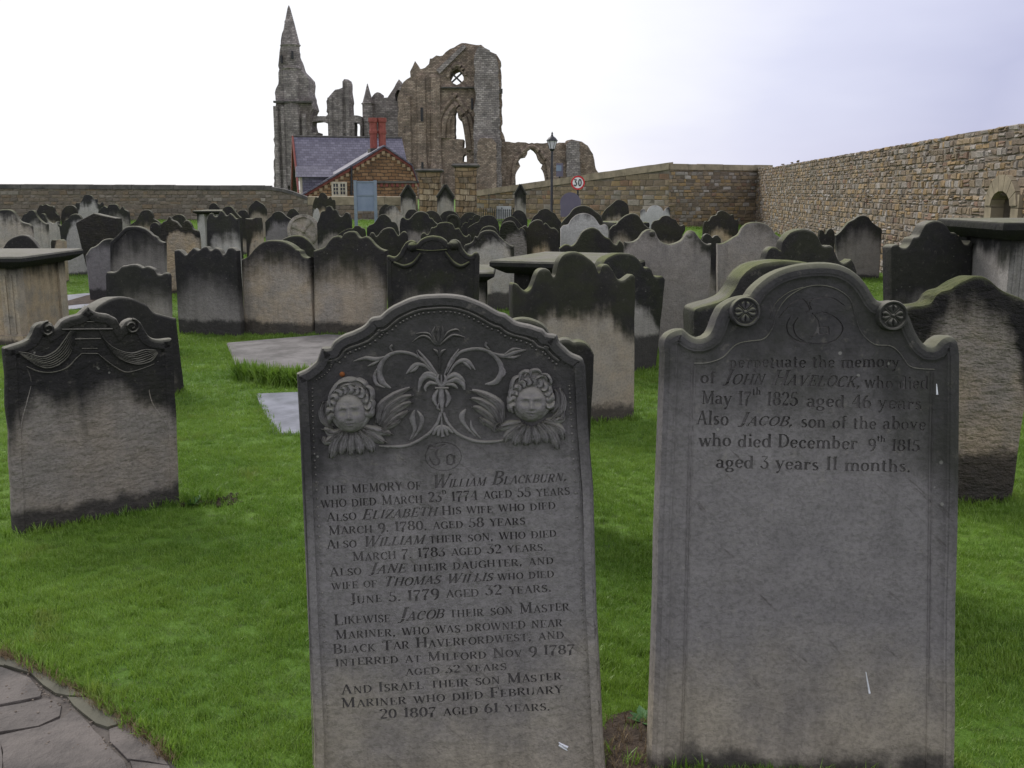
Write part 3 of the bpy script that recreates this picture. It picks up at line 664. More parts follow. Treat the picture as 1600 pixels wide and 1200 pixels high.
# ================================================================== HERO: winged cherub headstone
def c1(X, Y): return (460 + X / 3.3333, 450 + Y / 3.3333)
def c2(X, Y): return (460 + X / 3.3333, 660 + Y / 3.3333)
def c3(X, Y): return (460 + X / 2.7586, 900 + Y / 2.7586)
top = [(461, 583), (470, 579), (479, 574), (488, 567), (494, 559), (498, 549), (500, 541), (507, 540), (514, 540), (518, 533), (526, 526), (538, 520), (550, 516), (562, 511), (571, 504), (577, 497), (583, 494), (591, 493), (597, 487), (607, 479), (621, 471), (637, 464), (655, 459), (676, 457), (697, 456), (716, 458), (735, 463), (754, 471), (770, 480), (781, 486), (789, 488), (796, 492), (804, 498), (816, 502), (829, 505), (840, 510), (848, 514), (853, 520), (862, 521), (869, 523), (873, 530), (880, 538), (889, 545), (899, 551), (909, 556), (914, 563), (917, 572)]
LINES1 = [("The Memory of", c2(150, 377), c2(665, 351), 13.5, .95), ("{William Blackburn,}", c2(712, 346), c2(1425, 308), 17, .62),
 ("who died March 23^d^ 1774 aged 55 years", c2(135, 450), c2(1440, 378), 15, .78), ("Also {Elizabeth} His wife who died", c2(165, 520), c2(1365, 455), 14, .8),
 ("March 9. 1780. aged 58 years", c2(175, 590), c2(1208, 535), 14.5, .78), ("Also {William} their son, who died", c2(165, 663), c2(1372, 600), 14, .8),
 ("March 7. 1783 aged 32 years.", c2(300, 727), c2(1318, 671), 14.5, .78), ("Also {Jane} their daughter, and", c2(180, 808), c2(1357, 740), 14.5, .78),
 ("wife of {Thomas Willis} who died", c2(190, 877), c2(1358, 812), 13, .82), ("June 5. 1779 aged 32 years.", c2(285, 952), c2(1345, 886), 16, .74),
 ("Likewise {Jacob} their son Master", c2(205, 1062), c2(1440, 985), 17, .70), ("Mariner, who was drowned near", c3(175, 278), c3(1162, 222), 15, .78),
 ("Black Tar Haverfordwest, and", c3(165, 341), c3(1168, 274), 16, .74), ("interred at Milford Nov 9 1787", c3(175, 396), c3(1215, 339), 15, .76),
 ("aged 32 years", c3(478, 436), c3(918, 410), 12.5, .85), ("And Israel their son Master", c3(200, 516), c3(1158, 454), 16, .74),
 ("Mariner who died February", c3(200, 577), c3(1162, 509), 16, .74), ("20 1807 aged 61 years.", c3(365, 622), c3(1108, 585), 15, .78)]
def ring(cx, cy, rx, ry, w, n=28):
    o = []
    for k in range(n):
        a, b = math.tau * k / n, math.tau * (k + 1.15) / n
        o.append([(cx + rx * math.cos(a), cy + ry * math.sin(a)), (cx + (rx + w) * math.cos(a), cy + (ry + w) * math.sin(a)), (cx + (rx + w) * math.cos(b), cy + (ry + w) * math.sin(b)), (cx + rx * math.cos(b), cy + ry * math.sin(b))])
    return o
def strokes(s, conv, lst, w):
    """carved strokes given as traced points"""
    o = []
    for p, ws in lst:
        q = spline([s.S(*conv(*a)) for a in p], 3); L, Rr = [], []
        for i, c in enumerate(q):
            a = q[max(i - 1, 0)]; b = q[min(i + 1, len(q) - 1)]; dx, dy = b[0] - a[0], b[1] - a[1]; l = math.hypot(dx, dy) or 1
            t = i / (len(q) - 1) * (len(ws) - 1); k = min(int(t), len(ws) - 2); ww = (ws[k] + (ws[k + 1] - ws[k]) * (t - k)) * w
            L.append((c[0] - dy / l * ww / 2, c[1] + dx / l * ww / 2)); Rr.append((c[0] + dy / l * ww / 2, c[1] - dx / l * ww / 2))
        o.append(L + Rr[::-1])
    return o
def carve1(s):
    o = []; PX = s.px = abs(s.S(700, 800)[0] - s.S(600, 800)[0]) / 100
    for t, a, b, cap, sm in LINES1: o += set_line(t, s.S(*a), s.S(*b), cap * PX, sm)
    cx, cz = s.S(*c1(775, 880)); o += ring(cx, cz, 28 * PX, 22 * PX, .8 * PX, 24)
    u = PX / 3.333
    o += strokes(s, c1, [([(690, 850), (705, 820), (735, 835), (770, 820), (785, 818)], (3, 9, 12, 4)), ([(765, 828), (742, 850), (738, 880), (755, 905), (745, 925)], (4, 13, 13, 5)),
        ([(745, 925), (725, 922), (708, 900), (703, 880)], (4, 8, 2)), ([(795, 878), (795, 918)], (12, 12)), ([(795, 878), (812, 870), (832, 880)], (4, 7, 9)), ([(830, 875), (830, 915)], (12, 12)), ([(795, 918), (812, 922), (832, 914)], (9, 6, 4))], u)
    return o
FRAME1 = [(.014, .0), (.017, .006), (.022, .007), (.026, .002), (.030, .002), (.033, .010), (.037, .012)]
H1 = Stone('grey headstone carved with two winged cherub heads above leafy scrolls, leaning left at the front', top, 2.60,
    base=((487, 1200), (947, 1195)), yaw=1.5, lean=9, thk=.11, sub=2, cat='gravestone', frame=FRAME1, carve=carve1, single=False, depth=.006, grid=.045, disp=.0012,
    soot=.30, soft=.13, damp=.0, warm=.12, violet=.85, moss=.25, rough=.5, bumpd=.017, foot=.36, sootk=.80, jit=.0035, seed=3.3)
px = H1.px; yf = .012
def cc(*p): return [H1.S(*c1(*a)) for a in p]
# beading down both sides and round the shoulders
mb = MB()
def beads(pts, step=4.45, r=1.75):
    q = spline([H1.S(*a) for a in pts], 12); acc = 0
    for i in range(1, len(q)):
        acc += math.hypot(q[i][0] - q[i - 1][0], q[i][1] - q[i - 1][1])
        if acc > step * px: acc = 0; mb.dome(q[i][0], q[i][1], r * px * random.uniform(.85, 1.1), .0045, yf, 7)
beads([c1(195, 398), c1(170, 440), c1(130, 470), c1(100, 485)]); beads([c1(90, 495), c1(97, 800), c2(128, 600), c3(140, 560), c3(148, 640)])
beads([c1(1432, 480), c2(1450, 100), c2(1490, 760), c3(1245, 200), c3(1285, 720)])
H1.part(mb, 'beading', soot=.2, pale=.12)['kind'] = 'stuff'
# inner rope moulding following the arched top
mb = MB(); q = [(x, z) for x, z in H1.top[8:-8]]; n = len(q); inn = []
for i in range(n):
    a = q[max(i - 2, 0)]; b = q[min(i + 2, n - 1)]; dx, dz = b[0] - a[0], b[1] - a[1]; l = math.hypot(dx, dz)
    inn.append((q[i][0] + dz / l * .046, q[i][1] - dx / l * .046))
mb.relief(inn[::2], (.010, .010), .007, yf)
H1.part(mb, 'arched_moulding', soot=.35)
mb = MB(); acc = 0
for i in range(1, n):
    a, b = inn[i - 1], inn[i]; acc += math.hypot(b[0] - a[0], b[1] - a[1]); dx, dz = b[0] - a[0], b[1] - a[1]; l = math.hypot(dx, dz) or 1
    if acc > .0105: acc = 0; mb.dome(b[0] + dz / l * .011, b[1] - dx / l * .011, .0042, .005, yf, 6)
H1.part(mb, 'rope_bead_row', soot=.4)['kind'] = 'stuff'
# vine borders
for side in (0, 1):
    mb = MB(); p = []
    A0, A1 = (c1(55, 500), c3(112, 700)) if side == 0 else (c1(1490, 480), c3(1318, 700))
    a, b = H1.S(*A0), H1.S(*A1)
    for k in range(37):
        t = k / 36; w = math.sin(k * math.pi / 2) * 3.6 * px
        p.append((a[0] + (b[0] - a[0]) * t + w, a[1] + (b[1] - a[1]) * t))
    mb.relief(p, (1.5 * px, 1.5 * px), .003, .008)
    for k in range(1, 36, 2):
        c = p[k]; sg = 1 if k % 4 == 1 else -1
        mb.relief([(c[0] + 1 * px * sg, c[1] + 5 * px), (c[0] - 3.5 * px * sg, c[1] - 1 * px), (c[0] - 1.5 * px * sg, c[1] - 7 * px)], (1 * px, 3.6 * px, .6 * px), .004, .008)
    H1.part(mb, 'vine_border', soot=.3)
for A0, A1 in ((c1(35, 520), c3(80, 820)), (c1(1462, 520), c3(1300, 700)), ):
    mb = MB(); mb.relief([H1.S(*A0), H1.S(*A1)], (1.4 * px, 1.4 * px), .003, .008); H1.part(mb, 'border_fillet', soot=.3)
K = px / 3.333
def leafs(name, lst, h=.006, **mt):
    m = MB()
    for p, ws in lst: m.relief(cc(*p), tuple(w * K for w in ws), h, yf)
    return H1.part(m, name, **mt)
LM = dict(pale=.42, soot=.04)
leafs('tulip_finial', [([(748, 300), (718, 255), (733, 200)], (10, 30, 6)), ([(748, 300), (772, 255), (768, 198)], (10, 30, 6)), ([(748, 300), (748, 250), (750, 208)], (8, 26, 8)),
    ([(738, 300), (700, 262), (668, 250), (640, 262), (612, 282)], (8, 18, 16, 10, 4)), ([(735, 285), (700, 240), (660, 235), (632, 238)], (6, 14, 12, 4)), ([(756, 298), (800, 262), (835, 245), (890, 258)], (8, 18, 16, 5)), ([(760, 285), (800, 232), (842, 215), (862, 228)], (6, 14, 12, 4)),
    ([(752, 355), (738, 332), (722, 318)], (14, 20, 6)), ([(756, 355), (770, 332), (788, 320)], (14, 20, 6)), ([(754, 360), (754, 320)], (20, 10)), ([(757, 440), (757, 350)], (9, 9))], soot=.3, pale=.2)
leafs('acanthus_cluster', [([(755, 490), (700, 455), (660, 480), (645, 543)], (14, 34, 30, 8)), ([(752, 470), (715, 448), (680, 448), (655, 470)], (10, 26, 20, 6)), ([(745, 500), (705, 495), (680, 520), (684, 540)], (10, 24, 18, 6)),
    ([(785, 480), (830, 452), (865, 470), (888, 490)], (12, 30, 26, 6)), ([(790, 495), (840, 478), (875, 500), (886, 532)], (12, 34, 30, 8)), ([(785, 505), (825, 505), (850, 525)], (10, 24, 8)), ([(765, 515), (742, 480), (752, 450)], (20, 26, 8)), ([(765, 515), (788, 485), (780, 452)], (20, 26, 8)), ([(765, 512), (765, 452)], (16, 10)),
    ([(765, 525), (765, 590), (768, 655)], (30, 34, 8)), ([(748, 528), (726, 575), (740, 615)], (14, 26, 8)), ([(786, 528), (804, 575), (788, 620)], (14, 26, 8)), ([(752, 600), (745, 625), (762, 640)], (8, 14, 5))], .009, **LM)
leafs('ribbon_band', [([(732, 521), (803, 521)], (12, 12))], .011, **LM)
leafs('leaf_spray', [([(748, 460), (700, 392), (640, 322)], (9, 18, 8)), ([(735, 450), (690, 400), (648, 360), (635, 325)], (6, 12, 10, 4)), ([(735, 470), (690, 412), (640, 398), (612, 415), (580, 448)], (8, 14, 24, 26, 5)), ([(650, 400), (625, 425), (600, 440)], (8, 20, 5)),
    ([(780, 455), (812, 385), (856, 318)], (9, 18, 8)), ([(795, 440), (830, 370), (850, 325)], (6, 10, 4)), ([(792, 465), (830, 405), (870, 378), (905, 385), (942, 428)], (8, 14, 24, 26, 5)), ([(870, 380), (900, 400), (920, 425)], (8, 20, 5))], .007, **LM)
leafs('scroll_arm', [([(735, 440), (665, 372), (590, 338), (515, 338), (462, 375), (440, 430), (455, 490), (500, 522)], (10, 16, 18, 18, 24, 30, 34, 6)), ([(430, 420), (415, 460), (425, 500), (470, 520)], (8, 22, 20, 5)), ([(480, 355), (425, 372), (370, 365), (305, 382)], (8, 26, 22, 5)), ([(440, 378), (410, 395), (378, 408)], (8, 18, 4)), ([(508, 330), (498, 310), (510, 298)], (8, 14, 14)),
    ([(815, 400), (855, 340), (925, 318), (1000, 325), (1058, 372), (1080, 430), (1052, 488), (992, 502)], (10, 16, 18, 18, 24, 30, 34, 6)), ([(1072, 400), (1096, 440), (1078, 470)], (8, 18, 5)), ([(1020, 335), (1090, 355), (1150, 335), (1208, 322)], (8, 26, 22, 5)), ([(1090, 350), (1140, 318), (1185, 320)], (8, 16, 4)), ([(1090, 360), (1140, 362), (1180, 350)], (8, 16, 4)), ([(1015, 320), (995, 300), (1002, 282)], (8, 14, 14))], .007, **LM)
leafs('lower_scroll', [([(762, 650), (742, 708), (690, 768), (600, 818), (520, 828), (438, 824)], (16, 18, 18, 18, 16, 8)), ([(776, 650), (800, 708), (860, 768), (960, 802), (1060, 800), (1105, 788)], (16, 18, 18, 18, 16, 8)),
    ([(598, 795), (625, 740), (612, 680), (625, 636)], (5, 20, 34, 6)), ([(610, 790), (652, 735), (662, 680), (638, 640)], (5, 20, 26, 6)), ([(945, 775), (885, 712), (872, 665), (894, 632)], (5, 20, 34, 6)), ([(970, 785), (925, 735), (918, 690)], (5, 20, 6))], .007, **LM)
leafs('bell_flower', [([(766, 660), (766, 720)], (6, 14)), ([(766, 718), (738, 735), (722, 766)], (14, 26, 16)), ([(766, 718), (752, 745), (748, 772)], (14, 24, 14)), ([(766, 718), (772, 775)], (14, 22)), ([(766, 718), (790, 745), (798, 770)], (14, 24, 14)), ([(766, 718), (800, 735), (826, 756)], (14, 26, 14))], .008, **LM)
def feathers(name, lst, h=.012):
    m = MB()
    for p, w in lst:
        w *= 1.35
        m.relief(cc(*p), (w * .45 * K, w * K, w * .8 * K, w * .25 * K), h, yf)
        a = cc(*p); m.relief(a, (4 * K, 5 * K, 3 * K), h + .006, yf)
        for sgn in (-1, 1):
            m.relief([(x + sgn * w * .24 * K, z) for x, z in a], (3 * K, 4.5 * K, 2 * K), h + .0028, yf)
    return H1.part(m, name, **LM)
def cherub(cx, cy, rx, ry, tilt, hair, wings, ruff, ear):
    feathers('wing', wings[:-2]); feathers('wing', wings[-2:]); feathers('feather_ruff', ruff)
    V = []; Fc = []; nr, na = 22, 40
    ox, oz = H1.S(*c1(cx, cy)); rx *= K; ry *= K; ct, s_ = math.cos(R(tilt)), math.sin(R(tilt))
    def g(x, y, a, b, sx, sy): return math.exp(-((x - a) / sx) ** 2 - ((y - b) / sy) ** 2)
    for i in range(nr + 1):
        r = i / nr
        for j in range(na):
            a = j / na * math.tau; x = r * math.cos(a); y = r * math.sin(a); jaw = 1 - .05 * max(0, -y) ** 2
            d = .046 * math.sqrt(max(0, 1 - r ** 3.0))
            d += .0085 * g(x, y, 0, -.12, .10, .24) + .0075 * g(x, y, 0, -.24, .15, .085)          # nose
            d += .0060 * (g(x, y, -.46, -.34, .26, .26) + g(x, y, .46, -.34, .26, .26))              # cheeks
            d -= .0115 * (g(x, y, -.36, .09, .19, .11) + g(x, y, .36, .09, .19, .11))                # sockets
            d += .0062 * (g(x, y, -.36, .08, .11, .06) + g(x, y, .36, .08, .11, .06))                # eyes
            d += .0062 * (g(x, y, -.36, .25, .24, .06) + g(x, y, .36, .25, .24, .06))                # brows
            d += .0052 * g(x, y, 0, -.47, .22, .05) + .0048 * g(x, y, 0, -.60, .17, .05) - .0065 * g(x, y, 0, -.535, .24, .026)   # lips
            d -= .0035 * g(x, y, 0, -.36, .06, .05); d += .0055 * g(x, y, 0, -.82, .20, .12)         # chin
            X = x * rx * jaw; Z = y * ry
            V.append((ox + X * ct - Z * s_, yf - d, oz + X * s_ + Z * ct))
    for i in range(nr):
        for j in range(na): k = (j + 1) % na; Fc.append((i * na + j, i * na + k, (i + 1) * na + k, (i + 1) * na + j))
    m = MB(); m.add(V, Fc); H1.part(m, 'cherub_face', smooth=180, pale=.12, soot=.05)
    m = MB(); m.lathe((0, 0, 0), [(1.36, 0), (1.34, .014), (1.26, .022), (1.0, .025)], 28)
    m.V = [(ox + x * rx * .93 * ct - (y + .38) * ry * s_, yf - z, oz + x * rx * s_ + (y + .38) * ry * ct) for x, y, z in m.V]
    for k in range(12):
        a = R(-10 + 200 * k / 11); q0, q1, q2_ = .93, 1.08, 1.2
        pts_ = [(ox + X * rx * ct - Z * ry * s_, oz + X * rx * s_ + Z * ry * ct) for X, Z in ((q * math.cos(a + d_), .07 + q * math.sin(a + d_)) for q, d_ in ((.86, .16), (1.0, -.04), (1.18, .05), (1.30, .26)))]
        m.relief(pts_, (20 * K, 44 * K, 42 * K, 14 * K), .036, yf)
    for p, w in hair: m.relief(cc(*p), (w * .5 * K, w * K, w * K, w * .4 * K), .036, yf)
    H1.part(m, 'curly_hair', **LM)
    m = MB()
    for p in ear: m.relief(cc(*p), (8 * K, 18 * K, 8 * K), .02, yf)
    H1.part(m, 'ear', **LM)
cherub(292, 648, 92, 108, 3,
    [([(200, 640), (186, 590), (195, 545), (225, 515)], 26), ([(215, 530), (235, 495), (280, 482), (310, 492)], 26), ([(235, 525), (260, 505), (300, 500), (330, 512)], 22), ([(300, 490), (335, 478), (370, 500), (372, 530)], 26), ([(330, 510), (355, 520), (368, 550), (360, 575)], 22), ([(370, 505), (400, 530), (405, 570), (388, 600)], 26), ([(395, 570), (412, 600), (400, 640), (385, 650)], 22), ([(205, 560), (215, 535), (250, 525), (290, 530)], 16), ([(290, 525), (325, 520), (350, 545)], 14)],
    [([(436, 705), (450, 620), (520, 560), (600, 520)], 38), ([(445, 715), (490, 625), (560, 575), (608, 560)], 36), ([(455, 722), (510, 650), (570, 610), (606, 596)], 34), ([(460, 735), (520, 685), (560, 660), (590, 640)], 30), ([(450, 752), (500, 715), (530, 700), (552, 680)], 28),
     ([(190, 730), (150, 690), (138, 640), (150, 592)], 30), ([(200, 720), (172, 660), (165, 610), (162, 590)], 24)],
    [([(250, 740), (200, 760), (170, 740), (150, 735)], 40), ([(240, 750), (190, 790), (160, 800), (145, 775)], 36), ([(255, 745), (215, 800), (200, 850), (190, 886)], 50), ([(275, 750), (255, 800), (245, 840), (240, 866)], 48), ([(295, 755), (295, 800), (293, 840), (290, 870)], 48), ([(315, 750), (335, 800), (340, 840), (342, 866)], 48), ([(335, 745), (375, 790), (395, 830), (402, 856)], 48), ([(350, 735), (410, 770), (440, 790), (468, 806)], 46), ([(360, 725), (420, 745), (465, 750), (500, 765)], 44)],
    [[(398, 625), (402, 645), (395, 660)]])
cherub(1232, 600, 92, 100, -2,
    [([(1150, 560), (1132, 525), (1145, 475), (1180, 455)], 26), ([(1135, 600), (1122, 560), (1130, 530), (1145, 515)], 22), ([(1165, 500), (1180, 450), (1215, 435), (1235, 460)], 26), ([(1225, 470), (1235, 435), (1270, 432), (1290, 455)], 26), ([(1245, 480), (1275, 460), (1305, 465), (1320, 490)], 24), ([(1280, 450), (1315, 455), (1335, 485), (1330, 510)], 22), ([(1195, 470), (1205, 445), (1230, 440)], 14), ([(1135, 610), (1130, 635), (1142, 650)], 14)],
    [([(1082, 700), (1070, 610), (1000, 560), (925, 532)], 38), ([(1075, 712), (1030, 630), (970, 590), (922, 575)], 36), ([(1068, 722), (1010, 665), (960, 630), (930, 620)], 34), ([(1060, 740), (1020, 710), (980, 690), (965, 672)], 30), ([(1045, 750), (1045, 720), (1070, 700)], 28),
     ([(1340, 690), (1390, 640), (1400, 580), (1380, 522)], 34), ([(1345, 650), (1372, 600), (1368, 550), (1355, 530)], 28)],
    [([(1180, 700), (1120, 715), (1080, 725), (1045, 740)], 44), ([(1190, 710), (1140, 745), (1110, 775), (1100, 800)], 46), ([(1205, 715), (1175, 760), (1155, 800), (1150, 818)], 48), ([(1225, 720), (1215, 760), (1208, 800), (1205, 820)], 48), ([(1245, 720), (1255, 760), (1262, 795), (1262, 815)], 46), ([(1265, 715), (1300, 750), (1312, 785), (1315, 808)], 48), ([(1285, 705), (1335, 750), (1360, 800), (1370, 838)], 52), ([(1300, 700), (1360, 720), (1392, 750), (1400, 790)], 42), ([(1310, 690), (1365, 690), (1395, 680), (1405, 640)], 36)],
    [[(1330, 590), (1342, 610), (1332, 625)]])
m = MB(); a = H1.S(*c1(246, 450)); m.dome(a[0], a[1], .008, .009, yf, 9); H1.part(m, 'rusted_iron_plug', M_RUST)
m = MB(); a = H1.S(*c3(1140, 725)); b = H1.S(*c3(1178, 748)); m.relief([a, b], (.004, .012), .004, yf); m.relief([(a[0], a[1] - .008), (b[0], b[1] - .008)], (.008, .004), .004, yf); H1.part(m, 'bright_metal_scrap', M_METALBIT)

# ================================================================== HERO: plain framed headstone with rosettes
def d1(X, Y): return (1010 + X / 3.0769, 390 + Y / 3.0769)
top = [(1036, 560), (1035, 540), (1037, 527), (1044, 519), (1055, 514), (1066, 513), (1074, 518), (1083, 524), (1096, 525), (1108, 519), (1115, 508), (1120, 495), (1126, 482), (1135, 472), (1147, 465), (1160, 461), (1171, 459), (1178, 449), (1190, 437), (1206, 426), (1225, 417), (1247, 411), (1270, 409), (1292, 409), (1313, 413), (1332, 421), (1348, 432), (1361, 446), (1371, 462), (1380, 468), (1394, 467), (1408, 472), (1419, 481), (1427, 495), (1434, 512), (1442, 528), (1453, 538), (1463, 537), (1471, 529), (1481, 523), (1492, 524), (1500, 532), (1504, 545), (1505, 562)]
LINES2 = [("perpetuate the memory", d1(400, 568), d1(1228, 566), 19), ("of {John Havelock,}", d1(262, 643), d1(1040, 663), 19), ("who died", d1(1055, 668), d1(1365, 671), 20),
 ("May 17^th^ 1825", d1(268, 742), d1(735, 752), 21), ("aged 46 years", d1(775, 756), d1(1335, 770), 20), ("Also", d1(245, 840), d1(402, 846), 22), ("{Jacob,}", d1(440, 846), d1(715, 852), 17), ("son of the above", d1(748, 856), d1(1355, 870), 20),
 ("who died December", d1(255, 946), d1(1025, 962), 20.5), ("9^th^ 1815", d1(1070, 965), d1(1325, 972), 18), ("aged 3 years 11 months.", d1(338, 1050), d1(1280, 1072), 20)]
def carve2(s):
    o = []; PX = s.px = abs(s.S(1300, 800)[0] - s.S(1200, 800)[0]) / 100
    for t, a, b, cap in LINES2: o += set_line(t, s.S(*a), s.S(*b), cap * PX, -.74)
    u = PX / 3.077
    o += strokes(s, d1, [([(700, 320), (680, 360), (690, 410), (740, 445), (800, 450)], (3, 5, 9, 12, 3)), ([(735, 325), (712, 365), (725, 415), (770, 445)], (3, 6, 6, 3)), ([(800, 305), (830, 345), (825, 395), (790, 425)], (5, 11, 11, 4)),
        ([(835, 375), (835, 405)], (12, 12)), ([(835, 375), (855, 372), (882, 374)], (5, 7, 8)), ([(880, 375), (880, 408)], (12, 12)), ([(832, 405), (855, 408), (882, 402)], (8, 6, 4)), ([(800, 320), (850, 300), (920, 330), (950, 380), (920, 430), (860, 452), (800, 450)], (3, 5, 6, 7, 6, 5, 3)),
        ([(640, 330), (700, 260), (760, 240), (790, 290), (770, 300)], (3, 6, 7, 7, 3)), ([(800, 290), (790, 250), (830, 232), (900, 232), (960, 270)], (4, 7, 7, 6, 3))], u)
    return o
FR2 = [(.020, .0), (.023, .005), (.028, .006), (.033, .002), (.041, .002), (.046, .009), (.052, .012)]
H2 = Stone('tall grey headstone with scrolled shoulders and two round rosettes, at the right front', top, 2.66,
    base=((1015, 1200), (1495, 1200)), yaw=-1.5, lean=8, thk=.12, sub=2, frame=FR2, carve=carve2, single=False, depth=.006, grid=.06, disp=.0008,
    soot=.27, soft=.10, damp=.03, warm=.15, violet=.86, moss=.55, rough=.4, bumpd=.012, foot=.34, sootk=.80, seed=8.1)
px2 = H2.px; K2 = px2 / 3.077
def dd(*p): return [H2.S(*d1(*a)) for a in p]
for cx, cy in ((472, 300), (1178, 318)):
    m = MB(); ox, oz = dd((cx, cy))[0]; r = 73 * K2; prof = [(1, .0), (1, -.022), (.93, -.030), (.84, -.029), (.78, -.020), (.0, -.020)]; n = 36; V = []
    for a, y in prof: V += [(ox + r * max(a, .001) * math.cos(q * math.tau / n), .012 + y, oz + r * max(a, .001) * math.sin(q * math.tau / n)) for q in range(n)]
    m.add(V, [(i * n + q, i * n + (q + 1) % n, (i + 1) * n + (q + 1) % n, (i + 1) * n + q) for i in range(len(prof) - 1) for q in range(n)])
    ros = H2.part(m, 'rosette', smooth=40, soot=.25)
    m = MB()
    for k in range(4):
        a = math.pi / 4 + k * math.pi / 2
        a += math.pi / 4
        for sg in (-1, 1):
            e_ = a + sg * .36; m.relief([(ox + r * .14 * math.cos(a), oz + r * .14 * math.sin(a)), (ox + r * .5 * math.cos(e_), oz + r * .5 * math.sin(e_)), (ox + r * .66 * math.cos(a + sg * .12), oz + r * .66 * math.sin(a + sg * .12))], (.1 * r, .3 * r, .12 * r), .010, -.008)
        m.relief([(ox, oz), (ox + r * .68 * math.cos(a + math.pi / 4), oz + r * .68 * math.sin(a + math.pi / 4))], (.12 * r, .05 * r), .006, -.008)
    m.dome(ox, oz, r * .14, .013, -.008, 8)
    fl = H2.part(m, 'carved_flower', soot=.2); fl.parent = ros
m = MB()
for p, w in (([(232, 548), (300, 545), (370, 520), (420, 470), (455, 450), (510, 440), (570, 430), (610, 380), (630, 310), (680, 235), (760, 185), (840, 172), (920, 190), (985, 240), (1010, 320), (1040, 400), (1100, 455), (1180, 465), (1225, 500), (1270, 560), (1330, 575), (1392, 578)], 5),
             ([(600, 330), (625, 260), (690, 205), (760, 180)], 3), ([(237, 560), (215, 1200), (190, 2150), (165, 2700)], 4), ([(222, 560), (200, 1200), (178, 2150), (150, 2700)], 3), ([(1375, 590), (1366, 1200), (1356, 2150), (1350, 2700)], 3), ([(1388, 590), (1378, 1200), (1366, 2150)], 2)):
    m.relief(dd(*p), (w * K2 * 1.5,) * 2, .0035, .012)
H2.part(m, 'incised_border_line', soot=.2)
M_DROP = simple('chalky_white_dropping', (.55, .55, .57), (.75, .75, .78), 40, .8)
for a, b, w in (((1355, 1052), (1361, 1086), 3.6), ((1466, 600), (1467, 617), 3.6)):
    m = MB(); m.relief([H2.S(*a), H2.S(*b)], (.4 * w * px2, w * px2), .0015, .012); H2.part(m, 'bird_dropping', M_DROP)

# ================================================================== the other large headstones near the front
# swag stone, front left
def e1(X, Y): return (X * .35, 440 + Y * .35)
H3 = Stone('broad dark-topped headstone with draped swags and scroll shoulders, front left on the lawn',
    [(7, 546), (9, 543), (17, 541), (27, 538), (35, 535), (43, 530), (48, 523), (51, 513), (56, 506), (64, 502), (75, 501), (83, 505), (87, 511), (92, 506), (98, 500), (108, 495), (119, 492), (126, 489), (132, 483), (138, 477), (145, 483), (152, 488), (160, 490), (168, 491), (177, 495), (184, 499), (190, 509), (195, 503), (205, 498), (214, 499), (221, 505), (227, 513), (234, 523), (241, 527), (249, 529), (258, 529), (269, 528), (272, 532)],
    None, base=((22, 836), (283, 786)), lean=5, thk=.10, sub=2, frame=[(.05, 0), (.055, .006), (.07, .006)], single=False, grid=.035, disp=.006,
    soot=.46, soft=.035, damp=.09, warm=.30, violet=.35, moss=.35, rough=.9, bumpd=.026, seed=21, jit=.004)
p3 = abs(H3.S(200, 650)[0] - H3.S(100, 650)[0]) / 100; k3 = p3 * .35
def ee(*p): return [H3.S(*e1(*a)) for a in p]
for pts in ([(88, 320), (140, 345), (205, 362), (265, 335), (305, 285), (330, 215)], [(445, 215), (478, 280), (530, 325), (600, 345), (660, 330), (700, 312)]):
    m = MB()
    for j in range(-3, 4):
        q = ee(*[(x + j * (2 if i in (0, len(pts) - 1) else 5), y + j * (2 if i in (0, len(pts) - 1) else 8)) for i, (x, y) in enumerate(pts)])
        m.relief(q, (5 * k3, 9 * k3, 10 * k3, 9 * k3, 4 * k3), .014, .006)
    H3.part(m, 'draped_swag', soot=.35, pale=.08)
m = MB(); m.relief(ee((118, 380), (180, 403), (240, 405), (300, 385), (340, 345), (366, 322)), (7 * k3,) * 2, .008, .006); m.relief(ee((366, 322), (436, 322)), (7 * k3,) * 2, .008, .006)
m.relief(ee((436, 322), (470, 350), (520, 385), (570, 405), (640, 388), (690, 368)), (7 * k3,) * 2, .008, .006)
m.relief(ee((366, 300), (436, 300)), (7 * k3,) * 2, .008, .006)
m.relief(ee((675, 380), (665, 450), (680, 540), (745, 640), (766, 770)), (6 * k3,) * 2, .005, .006); m.relief(ee((122, 390), (140, 450), (120, 540), (95, 640), (85, 770)), (6 * k3,) * 2, .004, .006)
H3.part(m, 'tablet_border', soot=.35, pale=.1)
m = MB(); m.relief(ee((278, 215), (502, 212)), (10 * k3,) * 2, .012, .006); m.relief(ee((335, 258), (450, 256)), (10 * k3,) * 2, .010, .006); m.relief(ee((370, 180), (440, 180)), (6 * k3,) * 2, .006, .006); H3.part(m, 'carved_crossbar', soot=.4)
for cx, cy, sg in ((215, 208, 1), (590, 197, -1)):
    m = MB(); sp_ = []
    for k in range(26):
        a = R(90) + sg * k * .42; r = 34 - k * 1.2; sp_.append((cx + r * math.cos(a), cy + 4 - r * math.sin(a)))
    m.relief(ee(*sp_), (14 * k3, 12 * k3, 8 * k3), .015, .004); H3.part(m, 'scroll_volute', soot=.5)

